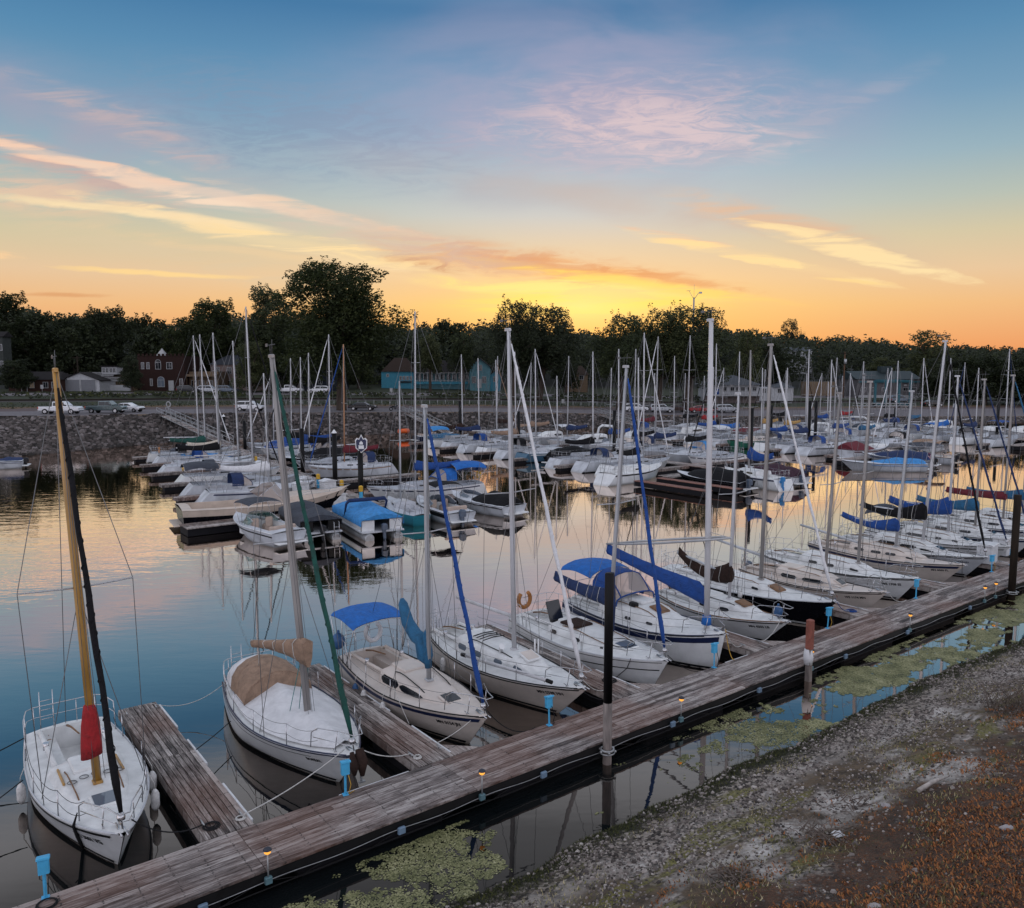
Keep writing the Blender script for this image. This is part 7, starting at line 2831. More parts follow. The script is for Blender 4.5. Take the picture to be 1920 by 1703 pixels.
# 2 low brown
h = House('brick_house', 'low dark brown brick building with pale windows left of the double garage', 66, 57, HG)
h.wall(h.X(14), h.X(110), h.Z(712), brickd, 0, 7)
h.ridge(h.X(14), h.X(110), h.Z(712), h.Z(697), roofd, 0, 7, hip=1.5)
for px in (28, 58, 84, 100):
    h.window(h.X(px), h.Z(722), .9, 1.2, pane=winpale if px == 58 else None)
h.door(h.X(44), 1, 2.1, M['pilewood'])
# 3 garage
h = House('double_garage', 'white double garage with two grey doors and low gable', 149, 57, HG, 'garage')
h.wall(h.X(114), h.X(185), h.Z(713), wallw, 0, 7)
h.gable(h.X(114), h.X(185), h.Z(713), h.Z(699), roofd, front=wallw)
for a, b in ((121, 148), (151, 178)):
    o = h.door(h.X((a + b) / 2), h.X(b) - h.X(a), h.Z(712) - .2, garaged, name='garage_door', z0=.15)
# 4 porch house
h = House('porch_house', 'white house with glazed lookout, balcony rail and brown sloping roof', 212, 60, HG)
h.wall(h.X(184), h.X(248), h.Z(722), wallw, -1.5, 0)
h.wall(h.X(186), h.X(246), h.Z(708), walltan, 1.5, 8)
h.ridge(h.X(186), h.X(248), h.Z(708), h.Z(690), roofb, 1.5, 8, hip=.8)
h.wall(h.X(188), h.X(216), h.Z(688), wallw, .6, 3.5, h.Z(702), 'lookout')
mb = MB()
mb.box((h.X(202), 2, h.Z(687)), (h.X(218) - h.X(186), 3.6, .25))
mb.build('lookout_roof', roofd, h.root)
for px in (192, 198.5, 205.5, 212):
    h.window(h.X(px), h.Z(694.5), .5, .95, .6)
for yb, a, b in ((705, 178, 217), (714, 185, 238)):
    mb = MB()
    zb = h.Z(yb)
    mb.box((h.X((a + b) / 2), -1.2, zb + .75), (h.X(b) - h.X(a), .08, .08))
    mb.box((h.X((a + b) / 2), -1.2, zb), (h.X(b) - h.X(a), .1, .12))
    nn = int((b - a) / 1.6)
    for i in range(nn + 1):
        mb.box((h.X(a + (b - a) * i / nn), -1.2, zb + .37), (.06, .05, .7))
    mb.build('balcony_rail', trimw, h.root)
mb = MB()
for px in (193, 201, 209):
    mb.box((h.X(px), -1.8, h.Z(722)), (.06, .06, 1.6))
mb.box((h.X(201), -1.8, h.Z(716)), (1.9, .06, .06))
mb.box((h.X(201), -1.8, h.Z(723)), (1.9, .06, .06))
mb.build('garden_frame', M['dark'], h.root)
# 5 brick house with turret
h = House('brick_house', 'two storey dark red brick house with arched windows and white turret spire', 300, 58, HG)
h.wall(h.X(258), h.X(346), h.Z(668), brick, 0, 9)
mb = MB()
for i in range(12):
    mb.box((h.X(262 + i * 7.5), -.02, h.Z(667) + .15), (.45, .3, .5))
mb.build('parapet', brick, h.root)
h.window(h.X(297), h.Z(686), 1.1, 1.5, arch=True)
h.window(h.X(318), h.Z(686), 1.1, 1.4)
h.window(h.X(268), h.Z(686), .5, 1.4)
h.window(h.X(278), h.Z(686), .5, 1.4)
h.window(h.X(301), h.Z(719), 1.4, 1.5, pane=M['windowg'], arch=True)
h.door(h.X(320), .9, 2.1, trimw)
h.window(h.X(283), h.Z(717), .4, 1.5)
h.window(h.X(339), h.Z(717), .6, 1.5)
mb = MB()
zt = h.Z(667)
mb.add([(h.X(290), 1, zt), (h.X(307), 1, zt), (h.X(307), 2.9, zt), (h.X(290), 2.9, zt), (h.X(298.5), 1.9, h.Z(653))], [(0, 1, 4), (1, 2, 4), (2, 3, 4), (3, 0, 4)])
mb.build('turret_spire', trimw, h.root)
# 6 porch shop and stone house
h = House('porch_shop', 'tan boarded shop with a deep upper porch beside the brick house', 372, 57, HG, 'shop')
h.wall(h.X(347), h.X(404), h.Z(697), walltan, 1.6, 8)
mb = MB()
mb.box((h.X(376), .7, h.Z(704)), (h.X(405) - h.X(347), 2.0, .5))
for px in (349, 362, 376, 390, 403):
    mb.box((h.X(px), .0, h.Z(718)), (.16, .16, h.Z(704) - h.Z(733)))
mb.build('porch', walltan, h.root)
for px in (358, 372, 388):
    h.window(h.X(px), h.Z(720), 1.1, 1.5, 1.6)
h = House('stone_house', 'pale stone house with hipped grey roof behind the tan shop', 424, 64, HG)
h.wall(h.X(395), h.X(455), h.Z(684), wallpk, 0, 8)
h.ridge(h.X(395), h.X(455), h.Z(684), h.Z(666), roofg, 0, 8, hip=3.0)
for px in (408, 430, 446):
    h.window(h.X(px), h.Z(695), .9, 1.5)
    h.window(h.X(px), h.Z(720), .9, 1.5)
h = House('stucco_house', 'pinkish stucco house with ochre door under the big tree', 478, 58, HG)
h.wall(h.X(455), h.X(502), h.Z(690), wallpk, 0, 8)
h.gable(h.X(455), h.X(502), h.Z(690), h.Z(674), roofd, front=wallpk)
h.door(h.X(468), 1.1, 2.3, doorwood)
h.window(h.X(488), h.Z(712), 1.0, 1.5)
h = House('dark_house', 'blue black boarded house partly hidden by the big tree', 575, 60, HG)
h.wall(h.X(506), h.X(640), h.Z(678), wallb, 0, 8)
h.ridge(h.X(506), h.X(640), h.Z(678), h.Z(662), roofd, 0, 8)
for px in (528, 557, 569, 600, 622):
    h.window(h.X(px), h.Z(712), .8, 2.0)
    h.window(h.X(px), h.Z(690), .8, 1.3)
# 7 turquoise restaurant: hip wing, long porch, gable end
h = House('restaurant', 'long turquoise restaurant with dark hip roof, porch and gabled end', 828, 64, HG, 'restaurant', dz=.1)
h.wall(h.X(716), h.X(776), h.Z(697), wallt, -1, 8)
h.ridge(h.X(719), h.X(776), h.Z(697), h.Z(671), roofb, -1, 8, hip=2.6)
for i in range(4):
    h.window(h.X(752 + 6.5 * i), h.Z(709), .45, .95, -1)
h.window(h.X(728), h.Z(704), .5, .7, -1)
mb = MB()
mb.box((h.X(761), -1.25, h.Z(716)), (3.3, .3, .3))
mb.build('flower_box', roofb, h.root)
h.wall(h.X(777), h.X(880), h.Z(700), wallt2, 1.5, 8)
h.ridge(h.X(777), h.X(880), h.Z(697), h.Z(676), roofd, -.6, 8)
mb = MB()
for i in range(14):
    mb.box((h.X(779 + i * 7.7), -.5, h.Z(708)), (.14, .14, h.Z(698) - h.Z(721)))
mb.box((h.X(828), -.5, h.Z(699)), (h.X(880) - h.X(777), .2, .35))
mb.box((h.X(828), -.5, h.Z(714)), (h.X(880) - h.X(777), .1, .12))
mb.build('porch', trimw, h.root)
mb = MB()
mb.box((h.X(828), -.62, h.Z(718)), (h.X(878) - h.X(779), .25, .6))
mb.build('porch_skirt', wallt, h.root)
for i in range(9):
    h.window(h.X(785 + i * 11), h.Z(707), .8, 1.2, 1.5)
h.wall(h.X(881), h.X(919), h.Z(688), wallt2, -1.2, 8)
h.gable(h.X(881), h.X(919), h.Z(688), h.Z(673), roofd, -1.6, 8.3, front=wallt2)
h.window(h.X(900), h.Z(690), 1.0, 1.3, -1.2)
h.window(h.X(889), h.Z(712), .9, 1.6, -1.2)
h.window(h.X(908), h.Z(712), .9, 1.6, -1.2)
h.door(h.X(899), .9, 2.1, trimw, -1.2)
h.wall(h.X(919), h.X(938), h.Z(703), wallt, -.6, 6)
h.gable(h.X(919), h.X(938), h.Z(703), h.Z(696), roofd, -.9, 6.2, front=wallt)
h.window(h.X(928), h.Z(712), .7, 1.0, -.6, arch=True)
# 8 small brown house
h = House('cottage', 'small brown cottage under the trees beside the green slope', 1080, 62, HG)
h.wall(h.X(1062), h.X(1102), h.Z(703), walltan, 0, 7)
h.ridge(h.X(1062), h.X(1102), h.Z(703), h.Z(686), roofb, 0, 7, hip=1.6)
h.window(h.X(1073), h.Z(708), 1.4, 1.1)
h.window(h.X(1090), h.Z(708), 1.0, 1.1)
# 9 white harbour building
h = House('harbour_office', 'long white harbour building with grey hip roof and blue door', 1375, 30, None, 'harbour office', dz=.9)
h.wall(h.X(1328), h.X(1424), h.Z(722), wallw, 0, 9)
h.ridge(h.X(1322), h.X(1428), h.Z(722), h.Z(704), roofg, -1.0, 10, hip=5.0, over=.2)
for px in (1360, 1374, 1384, 1394, 1406, 1416):
    h.window(h.X(px), h.Z(730), .75, 1.0)
h.door(h.X(1345), .9, 1.9, M['blue'])
h.wall(h.X(1424.3), h.X(1492), h.Z(727), wallw, 1.0, 8)
h.ridge(h.X(1456), h.X(1492), h.Z(727), h.Z(716), roofg, 1.0, 8, hip=3.0)
for px in (1436, 1446, 1466, 1478):
    h.window(h.X(px), h.Z(733), .8, 1.0, 1.0)
mb = MB()
mb.box((h.X(1378), -1.2, h.Z(741)), (h.X(1424) - h.X(1330), 2.2, .3))
for i in range(12):
    mb.box((h.X(1332 + i * 8), -2.2, h.Z(741) + .55), (.08, .08, .95))
mb.box((h.X(1378), -2.2, h.Z(741) + 1.0), (h.X(1424) - h.X(1330), .08, .08))
mb.build('balcony', trimw, h.root)
h.wall(h.X(1322), h.X(1424), h.Z(742), paint('wall_concrete', (0.128, 0.104, 0.099), .9, var=.2), -.6, 0, -1.5, 'plinth_wall')
# 10 tan trailer
h = House('storage_trailer', 'tan box trailer behind the gravel lot', 1540, 46, None, 'trailer')
h.wall(h.X(1511), h.X(1569), h.Z(716), walltan, 0, 3, .5)
mb = MB()
for px in (1520, 1526, 1556, 1562):
    mb.tube([(h.X(px), .1, .4), (h.X(px), .5, .4)], .4, 10)
mb.build('wheel', M['dark'], h.root)
# 11 boat works
h = House('boat_works', 'large grey boat works hall with teal grey roof', 1664, 40, None, 'hall')
h.wall(h.X(1608), h.X(1726), h.Z(711), wallg, 0, 12)
h.ridge(h.X(1608), h.X(1726), h.Z(711), h.Z(696), rooft, 0, 12)
mb = MB()
mb.box((h.X(1676), 5, h.Z(697) + .5), (2.6, 2, 1.6))
mb.build('roof_vent', rooft, h.root)
mb = MB()
mb.box((h.X(1667), -.3, h.Z(716)), (h.X(1724) - h.X(1610), .3, .35))
mb.build('eave_band', teald, h.root)
for px in (1620, 1640, 1660, 1700, 1715):
    h.window(h.X(px), h.Z(730), 1.2, .8)
mb = MB()
mb.box((h.X(1667), -.15, .6), (h.X(1724) - h.X(1610), .2, .7))
mb.build('base_band', trimw, h.root)
# 12 house on the hill
h = House('hill_house', 'pale house up on the wooded hill with dark windows', 1500, 118, None, 'house', dz=1.0)
h.wall(h.X(1480), h.X(1522), h.Z(658), wallw, 0, 8, -4)
h.ridge(h.X(1480), h.X(1522), h.Z(658), h.Z(651), roofg, 0, 8)
for px in (1487, 1496, 1512):
    h.window(h.X(px), h.Z(664), 1.0, 1.6)

# travel lift: teal gantry on wheels
(x, y, z), d = spot(1686, 14)
t = thing('boat_lift', 'teal steel travel lift gantry on wheels before the boat works', 'boat lift', (x, y, z), YAW)
kk = d / 1529
W2, H2, L2 = 46 * kk / 2, 52 * kk, 5.0
for sx in (-1, 1):
    for yy in (0, L2):
        mb = MB()
        mb.box((sx * W2, yy, H2 / 2 + .3), (.45, .45, H2 - .2), bev=.04)
        mb.build('leg', teald, t)
        mb = MB()
        mb.tube([(sx * W2 - .25, yy, .5), (sx * W2 + .25, yy, .5)], .55, 12)
        mb.build('wheel', M['dark'], t)
    mb = MB()
    mb.box((sx * W2, L2 / 2, .95), (.4, L2 + .6, .45), bev=.04)
    mb.box((sx * W2, L2 / 2, H2), (.4, L2 + .6, .5), bev=.04)
    mb.build('side_beam', teald, t)
mb = MB()
mb.box((0, L2, H2 + .02), (2 * W2 - .4, .45, .55), bev=.04)
mb.build('cross_beam', teald, t)

# ---------------------------------------------------------------- vehicles
CAR = {
    'pickup': (5.8, 1.95, [(-2.9, .55, 1.05, None), (-2.85, .5, 1.12, None), (-.9, .45, 1.12, None), (-.82, .45, 1.14, 1.82), (.75, .45, 1.16, 1.86), (1.35, .45, 1.16, 1.30), (2.6, .45, 1.10, None), (2.88, .5, .92, None)], (-1.85, 1.85), .40),
    'suv': (4.5, 1.85, [(-2.25, .5, .95, None), (-2.2, .45, 1.0, 1.45), (-1.7, .4, 1.02, 1.66), (.4, .4, 1.03, 1.68), (1.15, .4, 1.04, 1.12), (2.0, .42, .95, None), (2.24, .5, .78, None)], (-1.4, 1.4), .36),
    'sedan': (4.7, 1.82, [(-2.35, .45, .85, None), (-2.25, .4, .98, None), (-1.6, .38, 1.0, 1.05), (-.9, .36, .98, 1.40), (.35, .36, .97, 1.43), (1.1, .36, .96, 1.0), (2.1, .38, .85, None), (2.34, .45, .70, None)], (-1.45, 1.45), .33),
}


def car(kind, name, label, px, dd, mat, yaw=0.0, face=1, group='cars parked along the far shore'):
    L, W, st, wx, wr = CAR[kind]
    (x, y, z), d = spot(px, dd)
    t = thing(name, label, {'pickup': 'pickup truck', 'suv': 'car', 'sedan': 'car'}[kind], (x, y, z), YAW + R(yaw) + (PI if face < 0 else 0), group)
    mb = MB()
    rows = []
    for xx, zb, zs_, _ in st:
        e = .88 if abs(xx) > L / 2 - .1 else 1
        w = W / 2 * e
        rows.append([(xx, -w * .92, zb), (xx, -w, zb + .12), (xx, -w, zs_ - .1), (xx, -w * .93, zs_), (xx, 0, zs_ + .03), (xx, w * .93, zs_), (xx, w, zs_ - .1), (xx, w, zb + .12), (xx, w * .92, zb), (xx, 0, zb)])
    mb.grid(rows, False, wrap=True)
    mb.add(rows[0], [tuple(range(10))])
    mb.add(rows[-1], [tuple(range(9, -1, -1))])
    mb.build('body', mat, t)
    cab = [s_ for s_ in st if s_[3]]
    roof = [(xx, zs_, zt) for xx, _, zs_, zt in cab]
    mb = MB()
    rows = []
    for xx, zs_, zt in roof:
        wb, wt = W / 2 * .91, W / 2 * .76
        wt = wb - (wb - wt) * min(1, (zt - zs_) / .5)
        rows.append([(xx, -wb, zs_ - .03), (xx, -wt, zt - .04), (xx, -wt * .85, zt), (xx, 0, zt + .03), (xx, wt * .85, zt), (xx, wt, zt - .04), (xx, wb, zs_ - .03)])
    mb.grid(rows, False)
    mb.add(rows[0], [tuple(range(7))])
    mb.add(rows[-1], [tuple(range(6, -1, -1))])
    c = mb.build('cabin', mat, t)
    # side glass
    for sd in (-1, 1):
        xs_ = [r[0][0] for r in rows]
        splits = [(xs_[0] + .12, (xs_[0] + xs_[-1]) / 2 - .04), ((xs_[0] + xs_[-1]) / 2 + .04, xs_[-1] - .12)]
        for a, b in splits:
            mb = MB()
            lo, up = [], []
            for i in range(7):
                q = a + (b - a) * i / 6
                zs_ = itp([(r[0], r[1]) for r in roof], q)
                zt = itp([(r[0], r[2]) for r in roof], q)
                wb, wt = W / 2 * .91, W / 2 * .76
                wt = wb - (wb - wt) * min(1, (zt - zs_) / .5)
                def at_(v):
                    return (q, sd * (wb + (wt - wb) * v + .012), zs_ + (zt - zs_ - .04) * v)
                lo.append(at_(.12))
                up.append(at_(.88) if zt - zs_ > .12 else at_(.2))
            mb.grid([lo, up], False)
            mb.build('side_window', M['window'], t)
    for i0, i1, nm in ((-2, -1, 'windshield'), (0, 1, 'rear_window')):
        a, b = rows[i0], rows[i1]
        pts = [a[1], a[5], b[5], b[1]]
        cen = Vector([sum(p[j] for p in pts) / 4 for j in range(3)])
        nrm = Vector((1 if nm == 'windshield' else -1, 0, .8)).normalized() * .02
        mb = MB()
        mb.add([tuple(cen + (Vector(p) - cen) * .86 + nrm) for p in pts], [(0, 1, 2, 3)])
        mb.build(nm, M['window'], t)
    for xx in wx:
        for sd in (-1, 1):
            mb = MB()
            mb.tube([(xx, sd * (W / 2 - .22), wr), (xx, sd * (W / 2 + .01), wr)], wr, 14)
            w = mb.build('wheel', M['dark'], t)
            mb = MB()
            mb.tube([(xx, sd * (W / 2 - .05), wr), (xx, sd * (W / 2 + .025), wr)], wr * .58, 10)
            mb.build('rim', M['steel'], w)
    for sd in (-1, 1):
        mb = MB()
        mb.box((L / 2 - .10, sd * W * .34, st[-1][2] - .08), (.16, .38, .16), bev=.04)
        mb.build('headlight', M['plastic'], t)
        mb = MB()
        mb.box((-L / 2 + .05, sd * W * .40, st[0][2] - .12), (.12, .2, .3), bev=.03)
        mb.build('tail_light', M['red'], t)
    mb = MB()
    mb.box((L / 2 - .02, 0, .52), (.14, W * .86, .18), bev=.04)
    mb.box((-L / 2 + .02, 0, .55), (.14, W * .86, .18), bev=.04)
    mb.build('bumper', M['steel'] if kind == 'pickup' else M['dark'], t)
    if kind == 'pickup':
        mb = MB()
        mb.box((-1.9, 0, 1.135), (1.75, W * .78, .03))
        mb.build('load_bed', M['dark'], t)
    return t


cw_ = paint('car_white', (.70, .71, .74), .25, var=.04, coat=.6)
cs_ = paint('car_silver', (.40, .42, .45), .28, .4, var=.05, coat=.6)
cg_ = paint('car_dark_green_grey', (.055, .085, .09), .25, .2, var=.08, coat=.6)
cb_ = paint('car_black', (.012, .013, .016), .2, var=.1, coat=.7)
cr_ = paint('car_red', (.26, .015, .02), .25, var=.05, coat=.6)
cl_ = paint('car_slate', (.10, .13, .17), .25, .2, var=.06, coat=.6)
car('pickup', 'pickup_truck', 'white pickup truck parked on the rock bank left of the dark pickup', 110, 6.5, cw_, 3)
car('pickup', 'pickup_truck', 'dark green grey pickup truck parked on the rock bank', 196, 6.5, cg_, -4)
car('sedan', 'parked_car', 'white coupe parked just behind the dark pickup', 237, 8.2, cw_, -8)
car('suv', 'parked_car', 'white hatchback parked alone on the road behind the tallest mast', 467, 6.5, cw_, -6)
car('sedan', 'parked_car', 'black sedan driving on the shore road', 679, 7.5, cb_, -3)
car('pickup', 'pickup_truck', 'white pickup truck on the upper street under the big tree', 541, 47, cw_)
car('suv', 'parked_car', 'white wagon on the upper street next to the big trunk', 596, 47, cw_, 4, -1)
car('suv', 'parked_car', 'pale grey car on the upper street before the stone house', 391, 47, cs_)
car('suv', 'parked_car', 'slate blue car on the upper street before the stone house', 424, 47, cl_)
car('suv', 'parked_car', 'black car on the upper street before the brick house', 352, 47, cb_)
car('suv', 'parked_car', 'white wagon first of the cars under the leaning trees', 1194, 9, cw_, 0)
car('suv', 'parked_car', 'black car between two pale cars under the leaning trees', 1216, 11, cb_, 0)
car('suv', 'parked_car', 'silver tall car under the leaning trees', 1242, 9, cs_, 0)
car('sedan', 'parked_car', 'dark brown car behind the leaning trunks', 1272, 11, paint('car_brown', (.05, .03, .025), .3, var=.05), 0)
car('sedan', 'parked_car', 'red car parked below the harbour building', 1316, 9, cr_, 0)
car('sedan', 'parked_car', 'black car next to the red car', 1343, 10.5, cb_, 0)
car('suv', 'parked_car', 'silver car below the harbour building balcony', 1366, 9, cs_, 0)
car('suv', 'parked_car', 'blue silver car behind the teal boat lift', 1690, 27, cl_, 0)
car('sedan', 'parked_car', 'black car with open look near the far trees', 1752, 20, cb_, 10)

# motorcycle at the gangway
(x, y, z), d = spot(740, 6)
t = thing('motorcycle', 'black motorcycle parked on the road at the second gangway', 'motorcycle', (x, y, z), YAW + R(10))
for xx in (-.72, .72):
    mb = MB()
    mb.torus((xx, 0, .33), .27, .07, 'y', 14, 6)
    mb.build('wheel', M['dark'], t)
mb = MB()
mb.tube([(-.75, 0, .5), (-.45, 0, .75), (.1, 0, .72), (.35, 0, .95), (.5, 0, .9)], [.10, .16, .17, .14, .05], 8)
mb.box((0, 0, .42), (.5, .3, .4), bev=.06)
mb.build('body', M['motor'], t)
mb = MB()
mb.tube([(.72, 0, .33), (.45, 0, 1.0), (.38, 0, 1.1)], .03, 5)
mb.tube([(.38, -.35, 1.1), (.38, .35, 1.1)], .02, 5)
mb.build('fork', M['steel'], t)

# ---------------------------------------------------------------- gangways, signs, poles
def gangway(label, p0, p1, w=1.3):
    t = thing('gangway', label, 'gangway', p0, 0)
    a, b = Vector((0, 0, 0)), Vector(p1) - Vector(p0)
    side = Vector((-b.y, b.x, 0)).normalized() * w / 2
    mb = MB()
    n = 30
    for i in range(n):
        q0, q1 = a.lerp(b, i / n), a.lerp(b, (i + .9) / n)
        mb.add([q0 - side, q0 + side, q1 + side, q1 - side, q0 - side - Vector((0, 0, .06)), q0 + side - Vector((0, 0, .06)), q1 + side - Vector((0, 0, .06)), q1 - side - Vector((0, 0, .06))],
               [(0, 1, 2, 3), (4, 7, 6, 5), (0, 4, 5, 1), (1, 5, 6, 2), (2, 6, 7, 3), (3, 7, 4, 0)], at=rnd.random())
    mb.build('walkway', M['decky'], t, attr=True)
    for s in (-1, 1):
        mb = MB()
        up = Vector((0, 0, 1.05))
        o = side * s
        for h_ in (.0, .55, 1.0):
            mb.tube([a + o + up * h_, b + o + up * h_], .04, 5)
        for i in range(13):
            q = a.lerp(b, i / 12) + o
            mb.tube([q, q + up], .03, 4)
            if i < 12:
                mb.tube([q, a.lerp(b, (i + 1) / 12) + o + up], .02, 4)
        mb.build('handrail', M['galv'], t)


(x, y, z), d = spot(299, .5)
gangway('steep gangway with railings from the road down to the nearer pier', (x, y, z + .1), (ax1(102) + .2, 101.5, .62))
(x, y, z), d = spot(760, .5)
gangway('gangway with railings down to the second pier by the motorcycle', (x, y, z + .1), (ax2(100), 99.5, .62))
(x, y, z), d = spot(1122, .5)
gangway('brownish gangway down to the third pier', (x, y, z + .1), (ax3(90), 89.5, .62))
(x, y, z), d = spot(1606, 1)
(x2, y2, z2), d2 = spot(1715, -1.5)
gangway('long level white railed walkway before the boat works', (x, y, max(z, 2.4)), (x2, y2, 2.4), 2.0)

(x, y, z), d = spot(306, 1)
pile(x, y, z_at(x, y, 772), .2, 'dark timber pile beside the gangway top', (M['pilewood'],))
(x, y, z), d = spot(313, 3)
t = thing('ring_sign', 'white oval lifebuoy sign on a post by the gangway', 'sign', (x, y, z), YAW)
mb = MB()
mb.tube([(0, 0, 0), (0, 0, 1.0)], .05, 5)
mb.build('post', M['galv'], t)
mb = MB()
mb.tube([(.30 * math.cos(a), 0, 1.35 + .42 * math.sin(a)) for a in [2 * PI * i / 16 for i in range(16)]], .09, 6, closed=True)
mb.build('ring', trimw, t)
for px, dd, zt, lab in ((77, 54, 1.1, 'small white notice board on the grass before the brown building'), (1056, 22, .9, 'white notice on a post above the road'), (733, 40, 1.2, 'small white street notice before the restaurant'), (1793, 8, 1.4, 'white notice board near the dark trees')):
    (x, y, z), d = spot(px, dd)
    t = thing('notice_board', lab, 'sign', (x, y, z), YAW)
    mb = MB()
    mb.tube([(0, 0, 0), (0, 0, zt)], .05, 5)
    mb.build('post', M['galv'], t)
    mb = MB()
    mb.box((0, -.06, zt), (.6, .05, .8), bev=.01)
    mb.build('board', trimw, t)
# fence posts with a slack wire beyond the road
mbw = thing('wire_fence', 'wire fence with pale posts along the foot of the railway bank', 'fence', (0, 0, 0))
pts = []
for i, px in enumerate(range(520, 1180, 15)):
    (x, y, z), d = spot(px, 20)
    pts.append((x, y, z + .9))
    tube_part('post', [(x, y, z - .1), (x, y, z + 1.0)], .06, M['galv'], mbw, 4)
tube_part('wire', pts, .02, M['wire'], mbw, 3)

# utility poles and their lines
UP = []
for px, dd, py, lab, big in ((1583, 40, 660, 'brown utility pole with white transformer can beside the gravel lot', 1), (1440, 44, 655, 'utility pole behind the white harbour building', 0), (146, 60, 668, 'old antenna pole behind the double garage', 0), (1515, 44, 688, 'short brown light pole near the tan trailer', 0)):
    (x, y, z), d = spot(px, dd)
    top = 10 - (py - 692) * d / 1529
    t = thing('utility_pole', lab, 'utility pole', (x, y, z - .3), YAW)
    hgt = top - z + .3
    mb = MB()
    mb.tube([(0, 0, 0), (0, 0, hgt)], [.20, .13], 8)
    mb.build('pole', M['pilewood'] if not big else paint('pole_brown', (.11, .055, .03), .85, var=.2), t)
    mb = MB()
    mb.box((0, -.16, hgt - .35), (2.2, .12, .14))
    mb.build('crossarm', M['pilewood'], t)
    if big:
        mb = MB()
        mb.tube([(.0, -.45, hgt - 2.9), (0, -.45, hgt - 1.7)], .32, 10)
        mb.build('transformer', M['galv'], t)
    UP.append(Vector((x, y, top - .3)))
for a, b, lab in ((UP[0], UP[1], 'power line between the two utility poles'),):
    tag(tube_part('power_line', sag(a, b, .6, 14), .03, M['dark'], None, 4), lab, 'power line')
(x, y, z), d = spot(1298, 16)
t = thing('siren_pole', 'tall pale pole with weather vane arms rising out of the trees', 'pole', (x, y, z), YAW)
top = 10 - (560 - 692) * d / 1529 - z
mb = MB()
mb.tube([(0, 0, 0), (0, 0, top)], [.28, .17], 8)
mb.build('pole', paint('pole_pale', (.34, .31, .29), .7, var=.1), t)
mb = MB()
mb.tube([(0, 0, top - .4), (.9, 0, top + .9), (1.3, 0, top + .9)], .06, 5)
mb.tube([(0, 0, top - .4), (-1.0, 0, top + 1.3)], .04, 5)
mb.box((1.3, 0, top + .95), (.6, .3, .35), bev=.08)
mb.tube([(-1.5, 0, top + 1.3), (-.7, 0, top + 1.35)], .04, 4)
mb.tube([(.0, 0, top), (.0, 0, top + 2.6)], .025, 4)
mb.build('weather_arm', M['galv'], t)

# ---------------------------------------------------------------- trees
def leaf_mat(name, stops):
    m, k, bs = new_mat(name)
    at = k.n('ShaderNodeAttribute', attribute_name='rnd').outputs['Fac']
    tc = k.n('ShaderNodeTexCoord').outputs['Object']
    n = k.noise(tc, .38, 3, .6)
    c = k.ramp(k.m('ADD', k.m('MULTIPLY', at, .32), k.m('MULTIPLY', n, .72)), stops)
    k.put(bs.inputs['Base Color'], c)
    bs.inputs['Roughness'].default_value = .7
    tr = k.n('ShaderNodeBsdfTranslucent')
    k.put(tr.inputs[0], c)
    mx = k.n('ShaderNodeMixShader')
    mx.inputs[0].default_value = .3
    o = m.node_tree.nodes['Material Output']
    m.node_tree.links.new(bs.outputs[0], mx.inputs[1])
    m.node_tree.links.new(tr.outputs[0], mx.inputs[2])
    m.node_tree.links.new(mx.outputs[0], o.inputs[0])
    return m


leafA = leaf_mat('leaf_dark', [(.2, (.008, .015, .005, 1)), (.5, (.028, .042, .012, 1)), (.8, (.072, .088, .024, 1))])
leafB = leaf_mat('leaf_olive', [(.2, (.014, .020, .006, 1)), (.5, (.045, .057, .016, 1)), (.8, (.100, .108, .034, 1))])
leafC = leaf_mat('leaf_deep', [(.2, (.006, .010, .004, 1)), (.5, (.018, .028, .009, 1)), (.8, (.046, .058, .018, 1))])
bark = paint('bark', (.055, .042, .034), .9, var=.3, scale=3, streak=True)


def leaves(mb, c, rad, n, sz, rg, hollow=.35):
    for _ in range(n):
        while True:
            p = Vector((rg.uniform(-1, 1), rg.uniform(-1, 1), rg.uniform(-1, 1)))
            l = p.length
            if hollow < l < 1:
                break
        s = sz * rg.uniform(.6, 1.35)
        a = Vector((rg.gauss(0, 1), rg.gauss(0, 1), rg.gauss(0, .7))).normalized()
        b = a.orthogonal().normalized()
        b = (b + a.cross(b) * rg.uniform(-1, 1)).normalized()
        q = Vector((c[0] + p.x * rad[0], c[1] + p.y * rad[1], c[2] + p.z * rad[2]))
        u, v = a * s, b * s * .62
        mb.add([q - u, q - v * .9, q + u, q + v], [(0, 1, 2, 3)], False, 0, rg.random())


